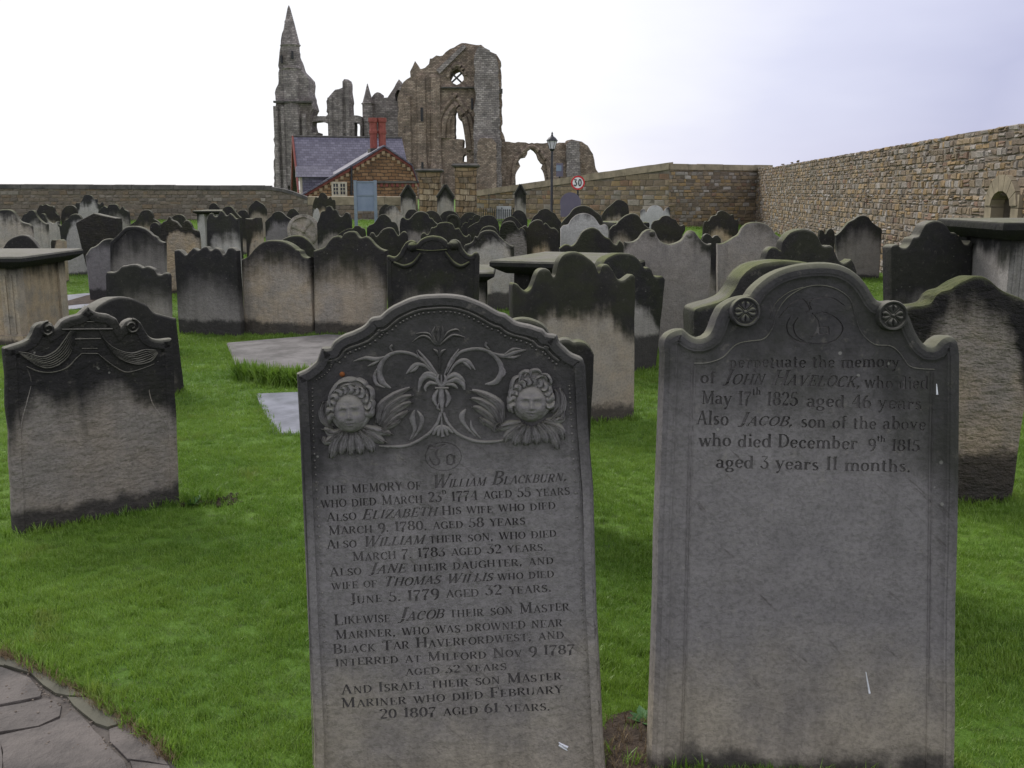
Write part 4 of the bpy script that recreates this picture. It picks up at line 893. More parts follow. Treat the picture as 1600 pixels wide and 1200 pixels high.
H4 = Stone('dark headstone with a broad shouldered arch, standing just behind the swag-carved stone',
    [(140, 505), (144, 493), (149, 484), (155, 477), (165, 470), (177, 465), (192, 463), (207, 465), (220, 470), (231, 477), (240, 486), (250, 490), (263, 493), (277, 497)],
    None, base=((146, 640), (290, 612)), lean=4, thk=.16, soot=.9, soft=.1, moss=.25, warm=.1, damp=.1, seed=4)
H5 = Stone('gravestone with moss-edged knobs tucked between the cherub stone and the great black one',
    [(705, 585), (715, 560), (728, 548), (745, 540), (760, 534), (768, 520), (782, 507), (800, 499), (820, 497), (838, 501), (850, 508), (858, 518), (864, 527), (872, 531), (880, 529), (889, 530), (896, 534), (901, 533), (908, 533), (916, 536), (922, 542), (926, 549), (929, 556)],
    4.9, base=((705, 835), (915, 835)), lean=4, thk=.13, soot=.95, soft=.05, moss=.8, seed=5)
H6 = Stone('great black headstone with five mossy humps and pale flaked foot beside the cherub stone',
    [(800, 446), (803, 441), (809, 443), (815, 450), (822, 454), (829, 450), (834, 440), (838, 430), (843, 422), (851, 419), (859, 422), (865, 431), (869, 424), (872, 410), (880, 398), (895, 393), (907, 395), (919, 402), (930, 412), (936, 426), (941, 415), (949, 412), (957, 419), (962, 428), (967, 436), (975, 437), (983, 431), (989, 429), (994, 434)],
    None, base=((806, 668), (992, 655)), lean=3, thk=.14, sub=4, grid=.05, disp=.004, soot=.52, soft=.03, damp=.10, warm=.45, pale=.1, moss=1, rough=.2, bumpd=.01, seed=14.5)
H7 = Stone('patchy black and grey humped headstone standing right behind the great black one',
    [(895, 446), (902, 436), (912, 425), (925, 425), (933, 430), (940, 418), (946, 406), (955, 399), (969, 395), (984, 396), (996, 402), (1003, 411), (1008, 418), (1014, 417), (1020, 422), (1023, 430), (1029, 432), (1036, 431), (1041, 437)],
    None, base=((902, 590), (1026, 577)), lean=3, thk=.17, soot=.62, soft=.05, damp=.30, warm=.05, pale=.3, moss=1, seed=9.2)
H8 = Stone('thick moss-topped arched stone with stepped shoulder directly behind the rosette stone',
    [(1082, 500), (1084, 484), (1100, 477), (1118, 472), (1135, 464), (1143, 456), (1150, 446), (1158, 432), (1170, 420), (1188, 411), (1210, 407), (1235, 406), (1262, 409), (1290, 418), (1315, 433), (1335, 450), (1345, 462), (1360, 470), (1380, 478), (1400, 486), (1404, 505)],
    4.05, base=((1095, 900), (1395, 900)), lean=3, thk=.26, soot=.8, soft=.1, moss=1, warm=.1, seed=6.1)
H9 = Stone('wavy mossy-topped gravestone with buff pecked face and black foot, at the right edge',
    [(1400, 500), (1410, 486), (1425, 478), (1442, 476), (1456, 471), (1464, 460), (1473, 454), (1486, 450), (1497, 443), (1510, 436), (1522, 431), (1536, 431), (1549, 437), (1560, 447), (1571, 455), (1585, 461), (1598, 466), (1608, 474), (1616, 487), (1624, 500)],
    None, base=((1425, 789), (1582, 785)), yaw=0, lean=4, thk=.22, sub=3, grid=.03, disp=.011, soot=.30, soft=.05, damp=.235, warm=.75, pale=.12, moss=1, rough=2.6, bumpd=.05, seed=7.7)

# ================================================================== rows of headstones: (label, traced top, distance, foot, options)
D = []
def S_(label, top, Y, base=None, **k): Stone(label, top, Y, base, **k)
S_('wide dark headstone with a row of small scallops, leftmost of the close middle row',
   [(271, 396), (272, 391), (279, 390), (285, 395), (290, 398), (296, 392), (302, 387), (307, 390), (311, 390), (316, 386), (322, 385), (327, 390), (331, 390), (336, 387), (342, 390), (347, 397), (352, 395), (356, 388), (363, 387), (369, 392)], None, ((279, 522), (377, 526)), thk=.12, soot=.62, soft=.22, warm=.05, damp=.17, violet=.35, moss=.3, rough=.3)
S_('round-shouldered headstone with orange stain near its foot, second in the close row across the middle',
   [(376, 405), (384, 402), (390, 397), (396, 389), (405, 381), (415, 376), (430, 375), (445, 378), (456, 384), (462, 389), (467, 391), (470, 398), (476, 402), (483, 402)], None, ((381, 523), (489, 525)), thk=.13, soot=.38, soft=.12, warm=.75, damp=.14, rough=.8)
S_('buff headstone with three rounded humps and streaks beneath, third in the close row',
   [(489, 392), (498, 389), (507, 385), (514, 376), (520, 370), (529, 368), (533, 371), (537, 365), (545, 361), (554, 362), (559, 368), (563, 371), (571, 369), (577, 372), (585, 381), (594, 388), (604, 391)], None, ((491, 525), (601, 527)), thk=.13, soot=.40, soft=.14, warm=.6, damp=.13, moss=.8, rough=.7)
H10 = Stone('dark headstone with a curved pediment between two round scrolls, fourth in the close row',
   [(604, 400), (607, 399), (616, 401), (623, 396), (628, 387), (634, 379), (641, 375), (648, 377), (651, 380), (656, 375), (665, 370), (676, 368), (688, 370), (697, 376), (700, 380), (705, 375), (712, 374), (719, 379), (723, 388), (729, 396), (736, 398), (741, 394), (746, 394), (749, 401)], 9.6, ((606, 560), (746, 560)), single=False,
   thk=.12, sub=4, frame=[(.045, 0), (.05, .008), (.06, .008)], soot=.52, soft=.08, warm=.2, pale=.05, moss=1, seed=31)
def ff(*p): return [H10.S(600 + x / 8, 330 + y / 8) for x, y in p]
q10 = abs(ff((0, 0))[0][0] - ff((800, 0))[0][0]) / 800
for cx, cy in ((355, 445), (875, 425)):
    m = MB(); a = ff((cx, cy))[0]; m.dome(a[0], a[1], 62 * q10, .06, .005, 14); H10.part(m, 'scroll_boss', soot=.6)
m = MB(); m.relief(ff((400, 480), (590, 495), (790, 480)), (16 * q10,) * 2, .015, .006); H10.part(m, 'pediment_ledge', soot=.5)
m = MB(); m.relief(ff((120, 640), (250, 690), (370, 650), (460, 530)), (34 * q10, 60 * q10, 34 * q10), .03, .006); H10.part(m, 'carved_swag', soot=.5)
m = MB(); m.relief(ff((760, 510), (860, 640), (960, 690), (1070, 640)), (34 * q10, 60 * q10, 34 * q10), .03, .006); H10.part(m, 'carved_swag', soot=.5)

S_('squat dark headstone with ruffled wavy top, in front of the plain arched one',
   [(164, 431), (166, 425), (175, 425), (180, 424), (185, 421), (190, 416), (197, 415), (205, 413), (213, 413), (219, 416), (223, 418), (229, 416), (235, 418), (241, 421), (245, 428), (251, 429), (257, 426), (262, 427), (264, 432)], 10.8, ((167, 545), (266, 545)), soot=.55, soft=.2, warm=.15, moss=.4, thk=.11)
S_('tall plain headstone with rounded arch and small shoulders, above the ruffled squat one',
   [(171, 379), (173, 376), (179, 371), (185, 365), (191, 359), (198, 354), (207, 353), (217, 354), (226, 357), (233, 362), (238, 367), (244, 370), (249, 376), (257, 379)], 14, ((172, 470), (258, 470)), soot=.26, soft=.14, warm=.0, violet=.5, moss=.4, frame=[(.05, 0), (.055, .008), (.06, .008)])
S_('blue-grey headstone partly hidden behind the plain arched one, beside the pale path',
   [(134, 400), (138, 393), (143, 387), (149, 385), (155, 381), (160, 376), (167, 373), (176, 373), (184, 377), (190, 384), (197, 392), (203, 399)], None, ((142, 472), (206, 470)), soot=.18, soft=.08, warm=.0, violet=.9, moss=.5, damp=.2)
S_('pale buff headstone with a sagging shoulder at the far left edge of the photo', [(-28, 345), (-22, 338), (-12, 330), (-2, 328), (8, 327), (16, 328), (22, 333), (29, 344), (37, 348), (44, 350), (48, 354)], 17, soot=.14, soft=.05, warm=.5, pale=.25, rough=.7)
S_('narrow pale headstone with dark scrolls, second from the far left edge', [(33, 343), (37, 335), (42, 333), (46, 329), (52, 329), (57, 337), (62, 343), (68, 348), (73, 350)], 21, soot=.26, soft=.05, warm=.35, pale=.2)
S_('small scroll-topped stone with bright lower edge, third from the far left edge', [(63, 338), (64, 334), (68, 334), (72, 341), (77, 347), (84, 349), (88, 346), (92, 346)], 23.5, soot=.22, soft=.05, warm=.2, pale=.35)
S_('black-hooded brown stone with lobed top standing against the left wall', [(56, 332), (60, 324), (63, 320), (67, 321), (71, 319), (75, 321), (79, 322), (83, 323), (86, 331), (90, 336), (92, 342)], 27, soot=.42, soft=.05, warm=.7)
S_('brown half-hidden stone with rounded head, left of the tall lobed stone', [(95, 340), (96, 331), (100, 325), (106, 321), (113, 321), (118, 325), (120, 333)], 28, soot=.30, warm=.5)
S_('tallest pale stone by the left wall, with a black crest of five lobes', [(117, 322), (119, 317), (123, 317), (126, 316), (129, 310), (132, 305), (138, 304), (143, 306), (146, 311), (150, 311), (152, 317), (156, 319), (159, 316), (160, 323), (156, 329)], 30, ((120, 400), (154, 400)), soot=.28, soft=.03, pale=.45, warm=.1)
S_('broad lobed headstone immediately right of the tallest pale one', [(153, 331), (157, 326), (163, 322), (167, 325), (170, 320), (176, 319), (182, 320), (187, 327), (191, 323), (195, 328), (200, 331), (202, 345)], 27, soot=.26, soft=.08, warm=.15, pale=.25, lean=-2)
S_('slim light-grey headstone leaning left, with a mossy humped top', [(91, 350), (94, 352), (98, 349), (101, 344), (106, 341), (110, 336), (116, 334), (122, 335), (127, 341), (130, 348)], 19.8, ((100, 412), (136, 412)), soot=.14, soft=.04, pale=.5, violet=.3, moss=.8)
S_('gravestone with a straight gabled dark hood over a buff pecked face', [(118, 352), (118, 348), (132, 340), (146, 333), (146, 333), (163, 337), (181, 341), (182, 347), (182, 370)], 18, ((136, 424), (182, 424)), smooth=False, thk=.3, soot=.36, soft=.03, warm=.9, moss=.4, rough=1.4, bumpd=.03)
S_('low dark round-topped stone showing over the left chest tomb', [(-8, 396), (3, 388), (11, 377), (21, 370), (32, 367), (42, 368), (51, 375), (60, 386), (70, 393), (82, 396)], 13.6, soot=.42, soft=.05, warm=.05, damp=.05, moss=.3)
S_('little orange-buff block gravestone behind the left chest tomb', [(79, 380), (81, 375), (87, 375), (93, 374), (97, 377)], 18.5, soot=.0, warm=1, pale=.1, thk=.2)
S_('dark-capped round-headed stone behind the plain arched one', [(200, 354), (206, 349), (212, 345), (216, 338), (221, 330), (228, 328), (234, 329), (238, 335), (240, 342), (246, 345), (251, 352)], 22, soot=.32, soft=.05, warm=.45)
S_('narrow dark round-headed slab beside the ogee-topped orange stone', [(234, 362), (234, 353), (238, 348), (244, 348), (248, 353), (248, 362)], 18.5, soot=.7, warm=.1)
S_('orange-bodied headstone with a pointed ogee black top', [(249, 368), (250, 353), (254, 347), (260, 344), (264, 338), (268, 343), (275, 346), (280, 352), (283, 354), (286, 347), (292, 344), (298, 350), (302, 358), (309, 361), (311, 370)], 16.5, soot=.32, soft=.02, warm=1, pale=.05, rough=1.6, bumpd=.03)
S_('moss-rimmed arched stone peeping over the ogee-topped one', [(265, 346), (268, 340), (274, 336), (281, 335), (287, 338), (291, 344), (297, 348)], 22, soot=.8, moss=1)
S_('tiny round-topped dark stone above the small table tomb', [(326, 325), (328, 320), (333, 317), (338, 319), (342, 325)], 31, soot=.8, moss=.6)
S_('tall pale stone with black drip stains and ragged top', [(322, 345), (325, 338), (327, 334), (331, 333), (334, 337), (339, 338), (342, 333), (345, 329), (348, 331), (352, 336), (356, 336), (359, 333), (363, 336), (368, 341), (372, 341)], 16.6, ((324, 470), (378, 470)), soot=.34, soft=.05, warm=.35, pale=.55)
S_('dark arched stone with bright rim behind the drip-stained pale one', [(346, 332), (349, 325), (355, 322), (361, 323), (366, 329), (370, 334), (376, 340)], 21, soot=.9, moss=.9)
S_('dark crumbled stone top just right of the bright-rimmed arch', [(370, 336), (373, 330), (378, 328), (384, 329), (387, 336)], 25, soot=.7, moss=.5)
S_('orange-brown plain slab turned aside, with a thick pale edge', [(383, 341), (388, 342), (394, 342), (399, 340), (401, 349)], 17.6, ((387, 440), (408, 440)), yaw=-14, thk=.24, soot=.24, soft=.05, warm=1)
S_('grey stone with a pointed ogee arch, against the left wall', [(388, 326), (391, 321), (395, 317), (400, 313), (406, 316), (412, 320), (416, 327)], 32, soot=.45, soft=.08, warm=.3)
S_('violet-grey headstone with whitish flaked foot, left of the wheel cross', [(414, 347), (418, 342), (424, 337), (428, 332), (435, 330), (441, 332), (447, 338), (454, 342), (461, 347)], 21.5, soot=.24, soft=.06, violet=.8, pale=.35)
S_('small dark half-round stone above the wheel cross on its left', [(447, 337), (452, 328), (459, 326), (465, 331), (469, 338)], 31, soot=.7)
S_('black crown-shaped stone near the wall below the house gable', [(488, 330), (489, 318), (493, 308), (497, 309), (500, 302), (505, 301), (510, 305), (512, 311), (516, 307), (519, 312), (523, 313), (524, 328)], 36, soot=.62, soft=.04, warm=.8)
S_('pale broken stump beneath the black crown-shaped stone', [(488, 338), (489, 326), (492, 328), (495, 325), (498, 332), (499, 340)], 30, soot=0, pale=.6)
S_('broad dark headstone with ragged square top, right of the wheel cross', [(495, 350), (499, 340), (502, 331), (508, 329), (510, 323), (516, 322), (520, 328), (525, 328), (530, 337), (535, 338), (540, 332), (545, 334), (548, 346)], 20.5, soot=.36, soft=.06, warm=.1, violet=.2, thk=.2)
S_('low dark arched stone between the second and third of the close row', [(436, 380), (441, 374), (449, 370), (460, 368), (472, 369), (482, 376), (490, 386), (496, 393)], 14.3, soot=.85, moss=.9)
S_('pair-humped small mossy stone left of the scroll-eared one', [(527, 368), (534, 362), (545, 357), (551, 357), (555, 353), (561, 353), (565, 356), (569, 357), (571, 364)], 20, soot=.7, moss=1)
S_('dark headstone with rounded crest standing under the blue-grey board', [(573, 356), (577, 352), (584, 349), (589, 342), (594, 336), (601, 335), (608, 340), (612, 346), (617, 347), (621, 354), (623, 363)], 21, soot=.45, soft=.07, warm=.1)
S_('pinkish stone with black arched rim, right of the blue-grey board', [(600, 334), (602, 328), (606, 323), (613, 321), (619, 323), (623, 330), (628, 334), (632, 339)], 28, soot=.22, soft=.04, warm=.5, pale=.3)
S_('dark smudge of a stone at the wall behind the pinkish one', [(592, 330), (597, 322), (603, 319), (608, 321)], 36, soot=.8)
S_('black arched stone with scroll ears like horns, in front of the crested dark one', [(577, 368), (580, 363), (584, 364), (587, 369), (591, 367), (595, 361), (600, 357), (607, 355), (614, 357), (618, 363), (622, 368), (626, 364), (631, 361), (635, 364), (637, 371)], 16.2, soot=.8, soft=.1, moss=.8)
S_('large dark shouldered headstone with a grey panel, centre of the crowd', [(624, 352), (626, 342), (630, 339), (634, 342), (639, 342), (643, 338), (648, 333), (655, 330), (663, 331), (668, 334), (671, 340), (675, 341), (679, 346), (684, 350), (690, 353), (691, 362)], 18, soot=.42, soft=.06, violet=.5, moss=.8)
S_('small grey round-head right behind the large dark shouldered one', [(633, 336), (637, 329), (643, 327), (649, 328), (653, 334)], 31, soot=.6)
S_('brown-rimmed broad arch behind the large dark shouldered headstone', [(660, 336), (666, 331), (674, 329), (681, 331), (687, 337), (691, 346)], 24, soot=.45, warm=.6, moss=.8)
S_('dark low arch standing below the left gate pier', [(687, 338), (692, 332), (700, 329), (708, 330), (714, 334), (719, 341)], 32, soot=.85)
S_('little horseshoe-rimmed dark stone below the gate piers', [(696, 350), (698, 341), (702, 336), (708, 335), (714, 337), (718, 343), (719, 352)], 23.5, soot=.7, moss=.9, frame=[(.05, 0), (.055, .02), (.06, .02)])
S_('black headstone with a curl at each side of a round crest, centre of the crowd', [(657, 369), (660, 364), (664, 364), (667, 367), (671, 363), (674, 356), (678, 355), (682, 353), (685, 349), (692, 347), (700, 347), (707, 350), (711, 357), (716, 356), (720, 361), (724, 367), (729, 369), (733, 366), (736, 371)], 15.6, soot=.8, soft=.1, moss=1)
S_('dark arch with bright moss edge beneath the iron railing', [(719, 342), (724, 335), (731, 332), (739, 332), (747, 336), (753, 343)], 30, soot=.85, moss=.8)
S_('stepped mossy stone with two little knobs, under the iron railing', [(719, 358), (723, 351), (727, 347), (731, 348), (733, 342), (738, 342), (740, 337), (746, 335), (752, 339), (756, 346)], 25, soot=.6, moss=1, thk=.2)
S_('dark round-crested stone with a stepped left shoulder, below the railing', [(731, 356), (736, 352), (743, 348), (748, 346), (751, 340), (757, 337), (766, 336), (774, 340), (778, 347), (780, 355)], 20.5, soot=.75, moss=.7)
S_('thin arched rim of a stone right behind the big cream-faced one', [(749, 364), (753, 357), (760, 353), (769, 353), (776, 358), (778, 365)], 17.8, soot=.8, moss=1)
S_('cream-faced black-edged headstone with wavy shoulders, centre, showing grass at its foot', [(725, 386), (727, 382), (733, 380), (739, 376), (742, 369), (746, 370), (750, 364), (757, 360), (766, 359), (774, 362), (780, 369), (785, 373), (791, 379), (797, 383), (803, 384)], 14.4, ((728, 482), (806, 482)), soot=.30, soft=.04, warm=.75, pale=.35, damp=.22, frame=[(.05, 0), (.055, .008), (.06, .008)], rough=.3)
S_('dark stone top with bright edge beneath the tall gothic headstone', [(783, 350), (787, 343), (793, 339), (800, 338), (807, 342), (812, 348), (817, 355)], 22, soot=.85, moss=.9)
S_('grey rough-faced headstone with a mossy round head', [(780, 364), (783, 352), (788, 347), (796, 345), (803, 347), (807, 353), (811, 358), (814, 355), (819, 358), (822, 364)], 16.6, ((782, 450), (826, 450)), soot=.22, soft=.03, pale=.25, violet=.4, moss=1, rough=2.2, bumpd=.05)
S_('black round-shouldered stone by the foot of the tall gothic headstone', [(799, 338), (803, 331), (809, 328), (816, 330), (821, 335), (824, 343)], 28, soot=.95)
S_('brown-bodied headstone with a knobbly black crest, centre right', [(815, 361), (816, 355), (821, 352), (825, 355), (828, 349), (833, 345), (840, 343), (847, 345), (850, 350), (853, 348), (857, 352), (861, 356), (866, 356), (870, 359), (873, 363)], 16.8, ((828, 450), (866, 450)), soot=.34, soft=.05, warm=.95, moss=.7)
S_('bulky black stone with a double arch, left of the violet sign back', [(829, 347), (834, 338), (839, 334), (843, 329), (850, 326), (857, 327), (862, 331), (868, 334), (872, 341), (877, 347)], 22.5, soot=.8, warm=.4, thk=.2)
S_('large brown-rimmed arch behind the whitish headstone', [(877, 348), (883, 341), (889, 335), (895, 327), (904, 322), (914, 321), (924, 325), (932, 331), (938, 336), (942, 345)], 19.5, soot=.4, warm=.7, moss=.8)
S_('whitish-grey round-headed headstone, brightest of the right-hand crowd', [(876, 357), (880, 352), (888, 350), (893, 342), (900, 336), (910, 333), (919, 334), (927, 338), (933, 345), (938, 352), (945, 350), (950, 354), (951, 362)], 17.2, soot=.04, soft=.04, pale=.85, moss=.2, rough=.3)
S_('orange-faced stone framed in black with a crooked top, before the corner wall', [(940, 338), (944, 330), (950, 324), (957, 318), (963, 313), (970, 312), (976, 315), (981, 320), (983, 330)], 27, soot=.36, soft=.04, warm=1, moss=.7)
S_('big dark arch with a brown underside, left behind the two-scroll headstone', [(952, 359), (957, 353), (963, 350), (968, 344), (974, 339), (981, 335), (989, 333), (997, 336), (1002, 342), (1006, 349), (1011, 354), (1018, 358)], 16.2, soot=.35, soft=.08, warm=.5, moss=.6)
S_('white marble headstone with crown-like scalloped top, by the wall corner', [(1001, 335), (1002, 328), (1007, 327), (1010, 332), (1014, 325), (1020, 321), (1028, 321), (1034, 325), (1037, 330), (1041, 325), (1046, 324), (1047, 334)], 29, ((1006, 400), (1044, 400)), soot=0, pale=1, moss=0, damp=0, rough=0, bumpd=.003)
S_('black craggy stone with curled ear and a yellowish wedge on its face', [(1018, 352), (1021, 346), (1026, 344), (1030, 343), (1035, 338), (1044, 337), (1050, 341), (1056, 343), (1059, 349), (1063, 353), (1069, 351), (1071, 358), (1067, 367)], 22, soot=.5, soft=.04, warm=.9)
S_('moss-grown lumpy stone standing over the slab of the central table tomb', [(874, 388), (882, 382), (888, 382), (893, 384), (899, 380), (904, 372), (910, 362), (918, 357), (927, 355), (935, 359), (941, 365), (946, 370), (953, 373), (959, 380), (964, 382), (968, 376), (973, 380), (976, 390)], 13.6, soot=.8, moss=1, thk=.2)
H11 = Stone('wide pale grey headstone with two small scrolls and faint lines of lettering', [(976, 378), (984, 378), (990, 377), (997, 373), (1003, 365), (1010, 359), (1018, 358), (1024, 362), (1028, 371), (1035, 378), (1046, 381), (1057, 379), (1066, 374), (1072, 365), (1078, 360), (1086, 362), (1091, 369), (1098, 377), (1105, 381), (1112, 380)], 10.8, ((978, 520), (1108, 520)), single=False, thk=.14, sub=4, soot=.06, soft=.05, warm=.1, pale=.10, violet=.25, moss=.7, damp=.04, rough=.1)
for cx, cy in ((1019, 365), (1078, 367)):
    m = MB(); a = H11.S(cx, cy); m.dome(a[0], a[1], .036, .03, 0, 12); H11.part(m, 'scroll_boss')
m = MB()
for k in range(9):
    a = H11.S(992, 402 + k * 9); b = H11.S(1098, 402 + k * 9); x = a[0]
    while x < b[0] - .02:
        w = random.uniform(.02, .06); m.box((x, -.0015, a[1]), (x + w, .004, a[1] + .018)); x += w + random.uniform(.008, .02)
S_('small two-knobbed stone between the two-scroll stone and its plain neighbour', [(1097, 376), (1099, 369), (1104, 365), (1110, 367), (1113, 371), (1117, 368), (1122, 368), (1127, 374)], 13.5, soot=.5, violet=.4, warm=.3)
S_('dark-crested orange stone standing before the rubble wall, right of centre', [(1099, 358), (1101, 346), (1108, 345), (1112, 338), (1119, 336), (1122, 331), (1128, 329), (1135, 331), (1141, 336), (1146, 335), (1148, 343), (1154, 344), (1154, 358)], 21, soot=.45, soft=.04, warm=1)
S_('plain buff-grey headstone with a smooth rounded crest, right of the two-scroll stone', [(1121, 380), (1130, 380), (1140, 375), (1147, 370), (1154, 366), (1159, 357), (1166, 350), (1175, 347), (1187, 347), (1198, 350), (1206, 357), (1212, 365), (1219, 370), (1226, 378), (1232, 384)], 12.3, ((1122, 500), (1228, 500)), soot=.06, soft=.1, warm=.3, violet=.3, moss=.9)
H12 = Stone('black disc-headed stone with scroll knob and little ear, above the rosette stone',
   [(1170, 430), (1173, 420), (1180, 412), (1188, 413), (1195, 406), (1199, 393), (1206, 386), (1214, 387), (1220, 391), (1222, 380), (1228, 370), (1236, 362), (1247, 358), (1258, 357), (1270, 361), (1279, 370), (1285, 382), (1291, 384), (1298, 383), (1304, 388), (1307, 397), (1311, 406), (1319, 411), (1326, 408), (1331, 405), (1336, 413), (1340, 425)], 8.6, ((1175, 700), (1335, 700)), single=True, thk=.2, soot=.95, soft=.06, moss=.8)
S_('dark fragment with two peaks at the wall foot behind the black disc-headed stone', [(1280, 368), (1282, 359), (1287, 361), (1290, 366), (1294, 359), (1299, 357), (1304, 362), (1305, 370)], 17.5, soot=.8)
S_('dark arched headstone with a notched right shoulder, on the grass before the rubble wall', [(1306, 368), (1313, 362), (1320, 354), (1326, 347), (1334, 343), (1341, 338), (1350, 336), (1358, 340), (1363, 347), (1370, 352), (1378, 358), (1378, 368)], None, ((1310, 437), (1374, 436)), thk=.2, soot=.40, soft=.12, violet=.5, warm=.1)
S_('black headstone with bold stepped scrolls and a lighter smear, near the right chest tomb', [(1392, 388), (1395, 383), (1403, 381), (1408, 386), (1416, 387), (1422, 381), (1428, 371), (1436, 369), (1441, 360), (1447, 350), (1457, 345), (1467, 345), (1477, 349), (1483, 357), (1487, 363), (1495, 364), (1502, 372), (1507, 380), (1513, 381), (1518, 376), (1521, 381)], 10, ((1394, 510), (1518, 510)), yaw=6, thk=.2, sub=3, soot=.58, soft=.12, warm=.3, violet=.4, moss=.5)

# tall gothic-headed wall stones by the gate piers and the wall
def gothic(label, xl, xr, yt, ysh, Y, yb=350):
    cx = (xl + xr) / 2
    s = Stone(label, [(xl, ysh), (cx, yt), (xr, ysh)], Y, ((xl, yb), (xr, yb)), smooth=False, single=False, thk=.22, lean=0, soot=.35, pale=.25, warm=.2, name='gravestone')
    a, b, c = s.S(xl, ysh), s.S(cx, yt), s.S(xr, ysh); m = MB(); w = (c[0] - a[0])
    for p, q in ((a, b), (c, b)): m.relief([(p[0], p[1] - .05), q], (w * .22, w * .22), .07, 0)
    s.part(m, 'gabled_hood', soot=.9)
    for p, sg in ((a, 1), (c, -1)):
        m = MB(); m.relief([(p[0] + sg * w * .08, p[1] - .05), (p[0] + sg * w * .08, 0)], (w * .14, w * .14), .05, 0); s.part(m, 'edge_shaft', soot=.35)
gothic('slender pointed gothic headstone between the house and the left gate pier', 626, 649, 289, 305, 38)
gothic('slender pointed gothic headstone between the two gate piers', 683, 709, 289, 307, 38.5)
gothic('slender pointed gothic headstone against the road wall, left of the lamp post', 804, 822, 288, 302, 33)

# wheel-headed cross
P = WP(476, 300, 21); P.z = gz(P.x, P.y); pl = Plane(P, 0, R(2)); root = empty('wheel_cross', pl.M, 'carved wheel-headed stone cross on a leaning shaft, among the crowd left of centre', 'stone cross')
c = pl.L(474, 360); r = abs(pl.L(449, 360)[0] - pl.L(474, 360)[0]); pp = dict(DEF, hgt=1.2, hw=.5, seed=3, soot=.05, pale=.35, warm=.6, moss=.5, rough=1.5, bumpd=.03)
m = MB(); n = 40
prof = [(r, .08), (r, -.02), (r * .92, -.04), (r * .80, -.04), (r * .76, .0), (.001, .0)]
Vv = [(c[0] + a * math.cos(q * math.tau / n), y, c[1] + a * math.sin(q * math.tau / n)) for a, y in prof for q in range(n)]
m.add(Vv, [(i * n + q, i * n + (q + 1) % n, (i + 1) * n + (q + 1) % n, (i + 1) * n + q) for i in range(5) for q in range(n)] + [tuple(range(n))])
m.build('wheel_head', M_STONE, root, 40, props=pp)
for k in range(4):
    a = R(60) + k * math.pi / 2; m = MB(); m.relief([(c[0], c[1]), (c[0] + r * .8 * math.cos(a), c[1] + r * .8 * math.sin(a))], (r * .22, r * .62), .035, .002); m.build('cross_arm', M_STONE, root, 40, props=pp)
m = MB(); m.dome(c[0], c[1], r * .2, .06, 0, 12); m.build('centre_boss', M_STONE, root, 40, props=pp)
b = pl.L(500, 395); m = MB(); m.hexa([(c[0] + r * .35, 0, c[1] - r * .85), (c[0] + r * .9, 0, c[1] - r * .6), (c[0] + r * .9, .08, c[1] - r * .6), (c[0] + r * .35, .08, c[1] - r * .85)][:0] or [(b[0] - .02, 0, -.1), (b[0] + .24, 0, -.1), (b[0] + .24, .1, -.1), (b[0] - .02, .1, -.1), (c[0] + r * .3, 0, c[1] - r * .85), (c[0] + r * .85, 0, c[1] - r * .4), (c[0] + r * .85, .1, c[1] - r * .4), (c[0] + r * .3, .1, c[1] - r * .85)])
m.build('shaft', M_STONE, root, 30, props=pp)

